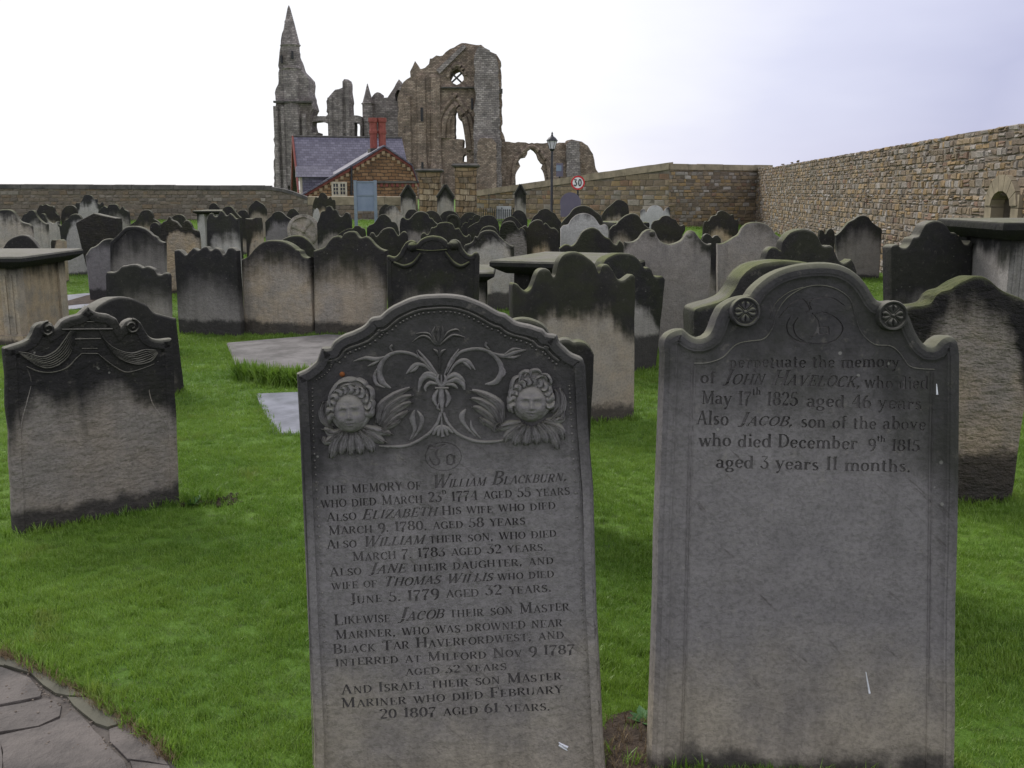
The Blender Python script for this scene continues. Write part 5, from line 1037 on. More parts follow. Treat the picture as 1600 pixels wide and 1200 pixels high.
# ================================================================== chest and table tombs
def tomb(label, X0, X1, Y0, Y1, h, over=.14, st=.13, legs=False, yaw=0, props={}, group='raised tombs', cat='tomb'):
    cx, cy = (X0 + X1) / 2, (Y0 + Y1) / 2; g = gz(cx, cy); M = Matrix.Translation((cx, cy, g)) @ Matrix.Rotation(R(yaw), 4, 'Z')
    root = empty('chest_tomb' if not legs else 'table_tomb', M, label, cat, group); hx, hy = (X1 - X0) / 2, (Y1 - Y0) / 2
    pp = dict(DEF, hgt=h, hw=hx, seed=random.uniform(0, 30), soot=.1, moss=.55); pp.update(props)
    # moulded ledger slab: stacked rings
    prof = [(-over * .45, h - st), (-over * .15, h - st * .85), (-over * .3 + over * .3, h - st * .62), (over * .0, h - st * .55), (over * 0, h - st * .2), (-.02, h - st * .08), (-.05, h)]
    prof = [(-over * .7, h - st), (-over * .35, h - st * .75), (-over * .1, h - st * .55), (0, h - st * .45), (0, h - st * .18), (-.012, h - st * .05), (-.04, h)]
    V = []; Fc = []
    for o, z in prof:
        a, b = hx + over + o, hy + over + o
        V += [(-a, -b, z), (a, -b, z), (a, b, z), (-a, b, z)]
    for j in range(len(prof) - 1):
        for i in range(4): k = (i + 1) % 4; Fc.append((j * 4 + i, j * 4 + k, (j + 1) * 4 + k, (j + 1) * 4 + i))
    Fc += [(3, 2, 1, 0), tuple(4 * (len(prof) - 1) + i for i in range(4))]
    m = MB(); m.add(V, Fc); sp = dict(pp, soot=1.0, pale=.12, warm=0, violet=.3); m.build('ledger_slab', M_STONE, root, 30, props=sp)
    zt = h - st - .001
    if legs:
        for sx in (-1, 1):
            for sy in (-1, 1):
                m = MB(); m.box((sx * hx * .86 - .09, sy * hy * .8 - .09, -.1), (sx * hx * .86 + .09, sy * hy * .8 + .09, zt)); m.build('leg', M_STONE, root, 30, props=pp)
    else:
        m = MB(); m.box((-hx + .03, -hy + .03, -.1), (hx - .03, hy - .03, zt)); m.build('core', M_STONE, root, 30, props=pp)
        for sx in (-1, 1):
            for sy in (-1, 1):
                m = MB(); x, y = sx * (hx - .09), sy * (hy - .09); m.box((x - .09, y - .09, -.1), (x + .09, y + .09, zt - .001))
                for k in (-1, 1): m.box((x + k * .035 - .012, sy * hy - .01 if sy > 0 else -hy - .014, .12), (x + k * .035 + .012, sy * hy + .014 if sy > 0 else -hy + .01, zt - .08))
                m.build('corner_pilaster', M_STONE, root, 30, props=dict(pp, pale=pp['pale'] + .15))
        m = MB(); m.box((-hx - .03, -hy - .03, -.1), (hx + .03, hy + .03, .10)); m.build('plinth', M_STONE, root, 30, props=pp)
    return root
tomb('big chest tomb with a dark moulded lid and pinkish side panels, at the left edge', -7.9, -5.52, 11.1, 12.35, 1.0, .17, .14, props=dict(warm=1, pale=.08, soot=.10, soft=.08, moss=.3, damp=.05))
tomb('tall chest tomb with a heavy dark lid, at the right edge beside the rubble wall', 4.62, 6.4, 9.3, 10.4, 1.42, .17, .17, props=dict(warm=.15, pale=.35, soot=.12, violet=.3))
tomb('mossy-lidded table tomb behind the great black headstone', .22, 1.35, 10.6, 11.9, 1.0, .2, .15, legs=True, yaw=-22, props=dict(soot=.6))
tomb('table tomb whose lid end shows right of the scroll-pediment stone', -1.05, -.33, 10.9, 11.8, .86, .14, .11, legs=True, props=dict(soot=.2, pale=.3))
tomb('small thin-topped table tomb with pale legs near the left wall', -7.75, -7.2, 25, 25.9, 1.1, .12, .09, legs=True, props=dict(soot=.0, pale=.7))
tomb('low mossy slab-topped chest tomb before the wall corner, behind the whitish headstone', 2.2, 2.9, 22.5, 23.6, .93, .06, .2, yaw=12, props=dict(soot=.6, moss=1))

# ledger stones lying in the lawn
def ledger(label, pts, z0, h, mat, props=None):
    q = [GP(*p) for p in pts]; q = [(p.x, p.y) for p in q]; n = len(q); cx = sum(a for a, b in q) / n; cy = sum(b for a, b in q) / n
    g = gz(cx, cy) + z0; q = [(x - cx, y - cy) for x, y in q]; qq = [(x * .985, y * .985) for x, y in q]
    m = MB(); m.add([(x, y, -.1) for x, y in q] + [(x, y, h - .012) for x, y in q] + [(x, y, h) for x, y in qq],
        [(i, (i + 1) % n, n + (i + 1) % n, n + i) for i in range(n)] + [(n + i, n + (i + 1) % n, 2 * n + (i + 1) % n, 2 * n + i) for i in range(n)] + [tuple(2 * n + i for i in range(n))])
    o = m.build('ledger_stone', mat, None, 30, label=label, cat='grave slab', group='slabs lying in the grass', M=Matrix.Translation((cx, cy, g)), props=props)
    return o
LED1 = [(372, 590), (560, 590), (560, 532), (512, 530), (355, 546)]
LED2 = [(428, 680), (560, 680), (560, 612), (398, 618)]
ledger('pale brownish slab lying flat on the lawn before the close row', LED1, .0, .09, simple('stained_slab', (.075, .07, .064), (.165, .155, .145), 4.5, .75, bd=.01, bs=.8))
ledger('wet blue-grey slab sunk in the lawn left of the cherub stone', LED2, -.005, .02, M_WET)

# ================================================================== rubble walls
TINTS = [((.25, .185, .115), 5), ((.33, .24, .14), 4), ((.20, .15, .105), 5), ((.38, .35, .32), 3), ((.30, .27, .24), 3), ((.16, .125, .10), 3), ((.34, .22, .09), 3), ((.42, .39, .36), 1.2), ((.22, .12, .08), 1)]
def tint_of(w=TINTS):
    r = random.uniform(0, sum(b for a, b in w))
    for a, b in w:
        r -= b
        if r <= 0: break
    k = random.uniform(.82, 1.15); return tuple((c * .62 + d * .38) * k for c, d in zip(a, (.215, .175, .125)))
def finish_tint(me, cols):
    at = me.color_attributes.new('tint', 'FLOAT_COLOR', 'POINT')
    for i, c in enumerate(cols): at.data[i].color = (c[0], c[1], c[2], 1)
def block(V, Fc, cols, O, U, Nn, s0, s1, z0, z1, pr, c, jit=.018):
    """one stone: back rectangle, front rectangle inset and uneven"""
    def P(s, z, d): return O + U * s + Nn * d + Vector((0, 0, z))
    n = len(V); b = .014
    j = lambda: random.uniform(-jit, jit)
    cs = [(s0 + j(), z0 + j() * .6), (s1 + j(), z0 + j() * .6), (s1 + j(), z1 + j() * .6), (s0 + j(), z1 + j() * .6)]
    V += [P(a, z, -.06) for a, z in cs]; V += [P(a, z, pr - .018) for a, z in cs]
    ins = [(1, 1), (-1, 1), (-1, -1), (1, -1)]
    V += [P(a + i * b, z + k * b, pr + random.uniform(-.008, .012)) for (a, z), (i, k) in zip(cs, ins)]
    for r in (0, 4):
        for i in range(4): k = (i + 1) % 4; Fc.append((n + r + i, n + r + k, n + r + 4 + k, n + r + 4 + i))
    Fc.append((n + 8, n + 9, n + 10, n + 11)); cols += [c] * 12
def rubble_wall(label, A, B, zb, zt, course=(.12, .19), width=(.18, .48), parts=300, tints=TINTS, coping=None, thick=.45, hole=None, name='boundary_wall', ragged=False, seed=1, visible=None, group=None):
    """A,B (x,y) ground points; zb(s), zt(s) bottom and top heights"""
    random.seed(seed); A = Vector((A[0], A[1], 0)); B = Vector((B[0], B[1], 0)); U = (B - A).normalized(); L_ = (B - A).length
    Nn = Vector((-U.y, U.x, 0)); mid = (A + B) / 2
    if Nn.dot(-mid) < 0: Nn = -Nn
    root = empty(name, Matrix.Translation(A + Vector((0, 0, zb(0)))), label, 'stone wall', group); Oz = zb(0); O0 = Vector((0, 0, -Oz))
    # mortar core
    n = 24; poly = [(L_ * i / n, zb(L_ * i / n) - .3 - Oz) for i in range(n + 1)] + [(L_ * i / n, zt(L_ * i / n) + (.02 if coping else -.05) - Oz) for i in range(n, -1, -1)]
    pm = prism(poly, [[(a, z - Oz) for a, z in hole]] if hole else [], 0, thick); m = MB(); m.F = pm.F; m.V = [tuple(U * x - Nn * y + Vector((0, 0, z))) for x, y, z in pm.V]
    m.build('mortar_core', M_MORTAR, root, None)
    cand = []; z = min(zb(0), zb(L_)) - .1; zmax = max(zt(L_ * i / 40) for i in range(41))
    while z < zmax:
        h = random.uniform(*course); s = random.uniform(-.3, 0)
        while s < L_:
            w = random.uniform(*width) * (.75 if random.random() < .3 else 1); s0, s1 = max(s, 0), min(s + w, L_); mid_ = (s0 + s1) / 2
            top = zt(mid_)
            if s1 - s0 > .08 and z > zb(mid_) - .15 and z + h * .5 < top and not (hole and inside((mid_, z + h / 2), hole)) and not (hole and any(inside((q, z + h / 2), hole) for q in (s0 + .02, s1 - .02))):
                zt_ = min(z + h, top + (.05 * random.random() if ragged else 0)) - .007
                if ragged and random.random() < .22 and zt_ - z > .07:
                    zm = z + (zt_ - z) * random.uniform(.4, .6); cand.append((s0 + .008, s1 - .008, z + .007, zm - .005)); cand.append((s0 + .008, s1 - .008, zm + .005, zt_))
                else: cand.append((s0 + .008, s1 - .008, z + .007, zt_))
            s += w
        z += h
    def size(c):
        P = A + U * ((c[0] + c[1]) / 2); z = (c[2] + c[3]) / 2
        u = P.x / P.y * F + 800; vis = -60 < u < 1660 and (visible is None or z > visible(P))
        if not vis: return 0
        return (c[1] - c[0]) * (c[3] - c[2]) * abs(Nn.dot(Vector((P.x, P.y, 0)).normalized())) / P.length ** 2
    cand.sort(key=size, reverse=True)
    for c in cand[:parts]:
        V, Fc, cl = [], [], []; O_ = U * c[0] + Vector((0, 0, c[2] - Oz))
        block(V, Fc, cl, Vector((0, 0, 0)), U, Nn, 0, c[1] - c[0], 0, c[3] - c[2], random.uniform(.004, .028), tint_of(tints))
        me = mesh('stone', V, Fc); finish_tint(me, cl); o = link('stone', me, M_WALL, root); o.location = O_
    V, Fc, cl = [], [], []
    for c in cand[parts:]: block(V, Fc, cl, O0, U, Nn, c[0], c[1], c[2], c[3], random.uniform(.004, .028), tint_of(tints))
    if V: me = mesh('stone_courses', V, Fc); finish_tint(me, cl); link('stone_courses', me, M_WALL, root, kind='stuff')
    if coping:
        ch, cw, mat, cl_ = coping; s = 0
        while s < L_:
            e = min(s + cl_ * random.uniform(.85, 1.15), L_)
            def P(a, d, z): return U * a + Nn * d + Vector((0, 0, z - Oz))
            m = MB(); z0, z1 = zt(s), zt(e); k = random.uniform(-.008, .008); a, b = s + .006, e - .006
            m.hexa([P(a, cw, z0), P(b, cw, z1), P(b, -thick - cw, z1), P(a, -thick - cw, z0), P(a, cw - .02, z0 + ch + k), P(b, cw - .02, z1 + ch + k), P(b, -thick - cw, z1 + ch + k + .02), P(a, -thick - cw, z0 + ch + k + .02)])
            m.build('coping_stone', mat, root, None); s = e
    return root, A, U, Nn, Oz, L_
def lin(a, b, L_): return lambda s: a + (b - a) * min(max(s / L_, 0), 1)
def at(px, py, Y): return WP(px, py, Y).z
# tall rubble wall on the right: nearly along the line of view
RA = (6.30 + .116 * -5, 12.9 - 5); RU = Vector((.116, 1, 0)).normalized(); RT = 34.0 * 1.0067
ax, ay = 6.62, 12.9
Rp = lambda t: (ax + .116 * t, ay + t)
P0, P1 = Rp(-6), Rp(28.5); RL = math.hypot(P1[0] - P0[0], P1[1] - P0[1])
tops = [(1700, 178), (1600, 191), (1500, 207), (1430, 220), (1380, 230), (1330, 238), (1290, 245), (1250, 252), (1215, 258), (1180, 264)]
def wall_top_right(s):
    y = P0[1] + s / RL * (P1[1] - P0[1]); x = P0[0] + s / RL * (P1[0] - P0[0]); u = x / max(y, .5) * F + 800
    if u > 1700: py = 178 - (u - 1700) * .13
    else:
        py = 264
        for (a, b), (c, d) in zip(tops, tops[1:]):
            if c <= u <= a: py = b + (d - b) * (a - u) / (a - c)
    return min(EYE + (300 - py) * y / F + .035 * noise.noise(Vector((s * 1.1, 3, 0))) + .05 * max(0, noise.noise(Vector((s * 2.7, 8, 0)))), 2.95)
def s_of(px):   # distance along the wall for an image column
    k = (px - 800) / F; t = (k * ay - ax) / (.116 - k); return (t + 6) * RL / 34.5
hs0, hs1 = s_of(1576), s_of(1545)
yN = P0[1] + (hs0 + hs1) / 2 / RL * 34.5
nz0, nz1 = EYE + (300 - 352) * yN / F, EYE + (300 - 302) * yN / F
hole = [(hs0, nz0), (hs1, nz0), (hs1, nz1 - .09), (hs1 - (hs1 - hs0) * .2, nz1 - .02), ((hs0 + hs1) / 2, nz1), (hs0 + (hs1 - hs0) * .2, nz1 - .02), (hs0, nz1 - .09)]
WTOP = wall_top_right
rw, wA, wU, wN, wOz, _ = rubble_wall('tall rough rubble boundary wall with a small blind niche, receding on the right', P0, P1, lambda s: gz(7, P0[1] + s) - .05, wall_top_right,
    course=(.075, .13), width=(.11, .32), parts=300, hole=hole, ragged=True, thick=.6, seed=5, visible=lambda P: P.z if False else .9)
# niche with dressed surround
m = MB(); b0 = [tuple(wU * s - wN * d + Vector((0, 0, z - wOz))) for s, z in ((hs0 - .05, nz0 - .05), (hs1 + .05, nz0 - .05), (hs1 + .05, nz1 + .05), (hs0 - .05, nz1 + .05)) for d in (.34, .40)]
m.hexa([b0[0], b0[2], b0[3], b0[1], b0[6], b0[4], b0[5], b0[7]]); m.build('niche_back', simple('niche_shadowed_brick', (.16, .12, .09), (.26, .2, .15), 6), rw, None)
def wl(s, d, z): return wU * s + wN * d + Vector((0, 0, z - wOz))
cxs = (hs0 + hs1) / 2; hw_ = (hs1 - hs0) / 2; K8 = 7
for k in range(K8):     # arch stones
    a0, a1 = math.pi * k / K8, math.pi * (k + 1) / K8 - .03; m = MB(); ri, ro = hw_ * 1.0, hw_ * 1.6; zc = nz1 - hw_ * .45; zs = .55
    q = [(cxs + r * math.cos(a), zc + r * math.sin(a) * (zs if r == ri else .72)) for r, a in ((ri, a0), (ro, a0), (ro, a1), (ri, a1))]
    m.hexa([wl(q[0][0], -.1, q[0][1]), wl(q[1][0], -.1, q[1][1]), wl(q[2][0], -.1, q[2][1]), wl(q[3][0], -.1, q[3][1]), wl(q[0][0], .09, q[0][1]), wl(q[1][0], .09, q[1][1]), wl(q[2][0], .09, q[2][1]), wl(q[3][0], .09, q[3][1])])
    m.build('arch_stone', M_COPING, rw, None)
for sg in (-1, 1):
    z = nz0 - .1
    while z < nz1 - hw_ * .45:
        m = MB(); h = .17; a, b = cxs + sg * hw_ * .98, cxs + sg * hw_ * 1.7
        m.hexa([wl(a, -.1, z), wl(b, -.1, z), wl(b, .07, z), wl(a, .07, z), wl(a, -.1, z + h), wl(b, -.1, z + h), wl(b, .07, z + h), wl(a, .07, z + h)]); m.build('jamb_stone', M_COPING, rw, None); z += h + .01
# little plants along the ragged wall top
random.seed(9); m = MB()
for k in range(900):
    s = random.uniform(2, RL) if k % 3 else random.choice([9, 13, 15.5, 19, 24, 28]) + random.gauss(0, .25)
    if s > RL: continue
    z = wall_top_right(s); p = wA + wU * s - wN * random.uniform(-.03, .15) + Vector((0, 0, z - .02)); h = random.uniform(.03, .09) * (1.7 if k % 3 == 0 else 1)
    a = random.uniform(0, 6.28); d = Vector((math.cos(a), math.sin(a), 0)) * random.uniform(.01, .03)
    e_ = Vector((random.uniform(-.04, .04), random.uniform(-.04, .04), h)); m.add([p - d, p + d, p + e_ + d * .5, p + e_ - d * .5], [(0, 1, 2, 3)])
m.build('wall_top_plants', M_WALLPLANT, rw, None)['kind'] = 'stuff'
# corner wall: from the end of the tall wall to the corner, then away to the gate
Cc = (6.6 / 42 * 34.2 , 34.2); Bx = WP(1045, 300, 39.0); Ax = WP(742, 300, 49.0); Ex = WP(1205, 300, 41.2)
TIN2 = [((.34, .26, .16), 4), ((.28, .21, .14), 3), ((.38, .34, .29), 3), ((.22, .16, .11), 3), ((.36, .24, .10), 3), ((.30, .16, .09), .8)]
zB, zA, zE = at(1045, 265, 39.0), at(742, 307, 49), at(1200, 267, 41.2)
LBE = (Vector(Bx) - Vector(Ex)).length; LAB = (Vector(Bx) - Vector(Ax)).length
rubble_wall('lower stretch of rubble wall between the tall wall and its projecting corner', (Bx.x, Bx.y), (Ex.x, Ex.y), lambda s: .1, lin(zB, zE, LBE), course=(.10, .16), width=(.15, .42), parts=160, coping=(.22, .05, M_COPING, .9), seed=6)
rubble_wall('coursed road wall with thick buff coping, from the projecting corner to the gate piers', (Ax.x, Ax.y), (Bx.x, Bx.y), lambda s: .1, lin(zA, zB, LAB), course=(.15, .24), width=(.25, .7), parts=300, tints=TIN2, coping=(.27, .06, M_COPING, 1.2), seed=8, thick=.14)
# left boundary wall
GREYT = [((.15, .125, .105), 4), ((.19, .15, .115), 4), ((.12, .105, .095), 4), ((.23, .20, .175), 2), ((.20, .14, .09), 2), ((.34, .31, .27), .3)]
La, Lb = WP(-330, 300, 44), WP(424, 300, 46); LL = (Lb - La).length
rubble_wall('long dark boundary wall with a sooty coping, behind the stones on the left', (La.x, La.y), (Lb.x, Lb.y), lambda s: .25, lin(at(0, 293, 44.5), at(424, 297, 46), LL), course=(.12, .2), width=(.2, .5), parts=300, tints=GREYT, coping=(.19, .05, M_DARKST, .95), seed=11, visible=lambda P: 1.2)
Lc = WP(480, 300, 46.2); LL2 = (Lc - Lb).length
rubble_wall('short ramped piece of boundary wall dropping towards the brick house', (Lb.x, Lb.y), (Lc.x, Lc.y), lambda s: .25, lambda s: at(424, 297, 46) - .45 * (s / LL2) ** 1.5, course=(.14, .22), width=(.25, .55), parts=40, tints=GREYT, coping=(.14, .05, M_DARKST, .5), seed=12, name='ramped_wall')
Ld = WP(652, 300, 46.5); LL3 = (Ld - Lc).length; zl = at(550, 316, 46)
rubble_wall('low wall with long grey capping slabs in front of the brick house', (Lc.x, Lc.y), (Ld.x, Ld.y), lambda s: .25, lambda s: zl - .12, course=(.16, .24), width=(.3, .7), parts=90, tints=GREYT, coping=(.36, .03, M_COPING, 1.1), seed=13, name='house_front_wall')

# gate piers
def pier(label, xl, xr, yt, Y):
    a, b = WP(xl, yt, Y), WP(xr, yt, Y); w = (b.x - a.x) / 2; cx = (a.x + b.x) / 2; g = gz(cx, Y); h = a.z - g
    root = empty('gate_pier', (cx, Y, g), label, 'gate pier', 'pair of stone gate piers')
    m = MB(); m.box((-w * .86, -w * .86, -.2), (w * .86, w * .86, h * .80)); m.build('pier_shaft', M_PIER, root, None)
    for sx in (-1, 0, 1):
        m = MB(); m.tube([(sx * w * .62, -w * .86, 0), (sx * w * .62, -w * .86, h * .79)], .10, 8); m.build('attached_shaft', M_PIER, root, 40)
    m = MB(); m.box((-w * .9, -w * .9, h * .801), (w * .9, w * .9, h * .93)); m.build('neck_block', M_PIER, root, None)
    m = MB(); V = []
    for o, z in ((.9, .932), (1.12, .95), (1.15, .975), (1.0, 1.0)): V += [(-w * o, -w * o, h * z), (w * o, -w * o, h * z), (w * o, w * o, h * z), (-w * o, w * o, h * z)]
    m.add(V, [(j * 4 + i, j * 4 + (i + 1) % 4, j * 4 + 4 + (i + 1) % 4, j * 4 + 4 + i) for j in range(3) for i in range(4)] + [(3, 2, 1, 0), (12, 13, 14, 15)]); m.build('cap', M_DARKST, root, None)
pier('left gate pier of weathered stone, tight against the house end', 653, 690, 264, 45.5)
pier('right gate pier of weathered stone, beside the coped road wall', 709, 747, 256, 45.0)

# iron railing by the right pier
a, b = WP(750, 326, 43), WP(802, 326, 41); g = gz(a.x, 43); d = b - a; root = empty('iron_railing', (a.x, a.y, g), 'black iron railing with a taller spiked post, right of the gate piers', 'railing')
n = 19
for k in range(n):
    t = k / (n - 1); h = (at(770, 326, 42) - g) * (1.0 if k % 6 else 1.12)
    if k == 5: h = at(753, 303, 43) - g
    m = MB(); x, y = d.x * t, d.y * t; m.tube([(x, y, 0), (x, y, h - .08), (x, y, h - .05), (x, y, h)], [.017, .017, .03, .004], 5); m.build('bar', M_IRON, root, 40)
for z in (.15, 1.0):
    m = MB(); m.tube([(0, 0, z), (d.x, d.y, z)], .018, 5); m.build('rail', M_IRON, root, 40)
# pale notice behind the railing
a, b = WP(776, 322, 44.5), WP(799, 342, 44.5); m = MB(); m.box((a.x, 44.48, b.z), (b.x, 44.52, a.z)); o = m.build('notice_board', simple('weathered_pale_board', (.22, .22, .22), (.4, .4, .4), 2), None, None, label='pale board seen through the black iron railing', cat='board')

# lamp post
Y = 42.0; p = WP(862, 305, Y); g = gz(p.x, Y); root = empty('street_lamp', (p.x, Y, g), 'black lamp post with a glazed lantern rising behind the road wall', 'street lamp'); H = lambda py: at(862, py, Y) - g
m = MB(); m.tube([(0, 0, 0), (0, 0, .5), (0, 0, .55), (0, 0, H(234))], [.085, .08, .055, .05], 10); m.build('post', M_IRON, root, 40)
m = MB(); m.lathe((0, 0, 0), [(.06, H(236)), (.10, H(234.5)), (.11, H(232.6))], 8); m.build('lantern_base', M_IRON, root, 40)
m = MB(); m.lathe((0, 0, 0), [(.105, H(232.5)), (.20, H(220.3))], 6); m.build('lantern_glass', M_LGLASS, root, None)
for k in range(6):
    a = k * math.tau / 6; m = MB(); m.tube([(.11 * math.cos(a), .11 * math.sin(a), H(232.5)), (.205 * math.cos(a), .205 * math.sin(a), H(220.3))], .012, 5); m.build('glazing_bar', M_IRON, root, 40)
m = MB(); m.lathe((0, 0, 0), [(.235, H(220.4)), (.235, H(219.5)), (.14, H(215)), (.05, H(212.5)), (.045, H(211)), (.03, H(209.5)), (.045, H(208.8)), (.004, H(205.5))], 8); m.build('lantern_roof', M_IRON, root, 40)
# speed sign
Y = 31.5; p = WP(903, 285.5, Y); g = gz(p.x, Y); root = empty('speed_limit_sign', (p.x, Y, g), 'round 30 speed limit sign with a red border, in front of the road wall', 'road sign'); zc = p.z - g; r = 10.6 / F * Y
def disc(r0, r1, y, n=36):
    m = MB(); V = [(r0 * math.cos(k * math.tau / n), y, zc + r0 * math.sin(k * math.tau / n)) for k in range(n)] + [(r1 * math.cos(k * math.tau / n), y, zc + r1 * math.sin(k * math.tau / n)) for k in range(n)]
    V += [(x, y2 + .006, z) for x, y2, z in V]; N2 = 2 * n
    m.add(V, [(k, (k + 1) % n, n + (k + 1) % n, n + k) for k in range(n)] + [(N2 + k, N2 + n + k, N2 + n + (k + 1) % n, N2 + (k + 1) % n) for k in range(n)] + [(n + k, n + (k + 1) % n, N2 + n + (k + 1) % n, N2 + n + k) for k in range(n)]); return m
disc(.001, r * .99, .0).build('sign_plate', M_WHITE, root, None)
disc(r * .78, r, -.008).build('red_border', M_SIGNRED, root, None)
for ch, x0 in (('3', -.60), ('0', .03)):
    m = MB(); w, stx = G[ch]; sc = r * .92
    for kind, q in stx:
        pl_ = ribbon(kind if kind == 'd' else 'k', q, .17); m2 = prism([(r * x0 + a * sc * .92, zc - sc * .48 + b_ * sc) for a, b_ in pl_], [], -.016 - .001 * random.random(), -.004, mb=m)
    m.build('digit', M_SIGNBLK, root, None)
m = MB(); m.tube([(0, .03, 0), (0, .03, zc + r * .6)], .03, 8); m.build('post', M_IRON, root, 40)
m = MB(); m.box((-.06, .008, zc - .15), (.06, .03, zc - .05)); m.box((-.06, .008, zc + .05), (.06, .03, zc + .12)); m.build('bracket', M_BLUEGREY, root, None)['kind'] = 'stuff'
# rounded violet sign back
Y = 29.0; a, b = WP(875, 336, Y), WP(908, 301, Y); g = gz(a.x, Y); w = (b.x - a.x) / 2; cx = (a.x + b.x) / 2; root = empty('round_topped_sign', (cx, Y, g), 'back of a violet-grey sign plate with a rounded top, below the speed sign', 'sign')
q = [(-w * .94, a.z - g - .05)] + [(w * math.cos(t), b.z - g - w * .97 + w * math.sin(t)) for t in [math.pi * (1.08 - 1.16 * k / 20) for k in range(21)]] + [(w * .94, a.z - g - .05)]
prism(q, [], 0, .025).build('plate', M_PURPLE, root, None); m = MB(); m.tube([(0, .05, 0), (0, .05, a.z - g + .2)], .03, 8); m.build('post', M_IRON, root, 40)
# blue-grey board on two posts
Y = 38.5; a, b = WP(556, 330, Y), WP(586, 283, Y); g = gz(a.x, Y); root = empty('notice_board', (a.x, Y, g), 'back of a blue-grey notice board on two square posts, before the house', 'notice board'); w = b.x - a.x
m = MB(); m.box((.03, -.01, a.z - g), (w - .03, .01, b.z - g)); m.build('board_panel', M_BOARD, root, None)
for x in (0, w):
    m = MB(); m.box((x - .055, -.05, -.1), (x + .055, .06, b.z - g + .03)); m.build('post', M_BLUEGREY, root, None)
for z in (a.z - g, at(570, 306, Y) - g, b.z - g - .05):
    m = MB(); m.box((.056, -.035, z), (w - .056, -.012, z + .05)); m.build('cross_rail', M_BLUEGREY, root, None)

# ================================================================== brick house
HB = WP(560, 300, 57); HB.z = gz(HB.x, 57); HP = Plane(HB, R(15), 0); MI = HP.I
house = empty('brick_house', HP.M, 'brown brick house with violet slate roofs and paired red chimneys, below the abbey', 'house')
h_ = lambda px, py: HP.L(px, py)
g0 = [h_(470, 306), h_(508, 283), h_(551, 260), h_(600, 230), h_(641, 259), h_(650, 284), h_(652, 300)]
g0 = [g0[0]] + g0[1:] + [(g0[-1][0], -.3), (g0[0][0], -.3)]
prism(g0, [], 0, .3).build('gable_wall', M_HBRICK, house, None)
verge = [h_(468, 305), h_(508, 281), h_(551, 257), h_(600, 226.5), h_(643, 256), h_(653, 284)]
m = MB(); Dp = 5.2
def roofslab(mb, p, q, y0, y1, th=.10): mb.hexa([(p[0], y0, p[1] - th), (q[0], y0, q[1] - th), (q[0], y1, q[1] - th), (p[0], y1, p[1] - th), (p[0], y0, p[1]), (q[0], y0, q[1]), (q[0], y1, q[1]), (p[0], y1, p[1])])
for p, q in ((verge[0], verge[3]), (verge[3], verge[4]), (verge[4], verge[5])):
    m = MB(); roofslab(m, p, q, -.16, Dp); m.build('roof_slope', M_SLATE, house, None)
# red and cream dentil course under the verges, ledge band
def along(pts, step):
    out = []; acc = 0
    for a, b in zip(pts, pts[1:]):
        l = math.hypot(b[0] - a[0], b[1] - a[1]); t = acc
        while t < l: out.append((a[0] + (b[0] - a[0]) * t / l, a[1] + (b[1] - a[1]) * t / l)); t += step
        acc = t - l
    return out
m = MB(); m2 = MB(); k = 0
vv = [(x, z - .16) for x, z in verge]
for a, b in zip(vv, vv[1:]): m.hexa([(a[0], -.06, a[1] - .10), (b[0], -.06, b[1] - .10), (b[0], -.001, b[1] - .10), (a[0], -.001, a[1] - .10), (a[0], -.06, a[1] + .05), (b[0], -.06, b[1] + .05), (b[0], -.001, b[1] + .05), (a[0], -.001, a[1] + .05)])
m.build('verge_brick_band', M_REDTRIM, house, None)
for x, z in along([(x, z - .40) for x, z in verge], .34): m2.box((x - .085, -.05, z - .09), (x + .085, -.002, z + .09))
m2.build('dentil_course', simple('tan_dentil_brick', (.24, .17, .10), (.34, .25, .16), 6), house, None)['kind'] = 'stuff'
a, b = h_(552, 286), h_(653, 284); m = MB(); m.box((a[0], -.10, b[1] - .08), (b[0] + .1, -.002, b[1] + .04)); m.build('string_course', M_DARKST, house, None)
m = MB()
for k in range(14): m.box((a[0] + .9 + k * .3, -.045, b[1] - .28), (a[0] + 1.05 + k * .3, -.001, b[1] - .10))
m.build('lower_dentils', M_REDTRIM, house, None)['kind'] = 'stuff'
# casement windows
def window(px0, px1, py0, py1, cols=2):
    a, b = h_(px0, py1), h_(px1, py0); f = MB(); t = .07; W_, Hh = b[0] - a[0], b[1] - a[1]
    f.box((a[0] - .1, -.09, a[1] - .1), (b[0] + .1, -.002, a[1])); f.box((a[0] - .1, -.07, b[1]), (b[0] + .1, -.002, b[1] + .1)); f.box((a[0] - .1, -.07, a[1]), (a[0], -.002, b[1])); f.box((b[0], -.07, a[1]), (b[0] + .1, -.002, b[1]))
    f.box((a[0] + W_ / 2 - .06, -.07, a[1]), (a[0] + W_ / 2 + .06, -.002, b[1]))
    w = f.build('window', M_CREAM, house, None)
    for s in (0, 1):
        x0 = a[0] + (W_ / 2 + .06) * s; x1 = x0 + W_ / 2 - .06
        for i in range(2):
            for j in range(3):
                p = MB(); xa, xb = x0 + (x1 - x0) * i / 2 + .02, x0 + (x1 - x0) * (i + 1) / 2 - .02; za, zb = a[1] + Hh * j / 3 + .02, a[1] + Hh * (j + 1) / 3 - .02
                p.box((xa, -.02, za), (xb, -.004, zb)); p.build('pane', M_GLASS, w, None)
        p = MB(); xm = (x0 + x1) / 2; p.box((xm - .02, -.032, a[1]), (xm + .02, -.002, b[1]))
        for j in (1, 2): p.box((x0, -.031, a[1] + Hh * j / 3 - .02), (x1, -.003, a[1] + Hh * j / 3 + .02))
        p.build('glazing_bar', M_CREAM, w, None)
window(521, 539, 287, 304)
a, b = h_(549, 259), h_(549, 305); m = MB(); m.tube([(a[0], -.1, a[1]), (b[0], -.1, b[1])], .06, 8); m.build('drainpipe', M_IRON, house, 40)
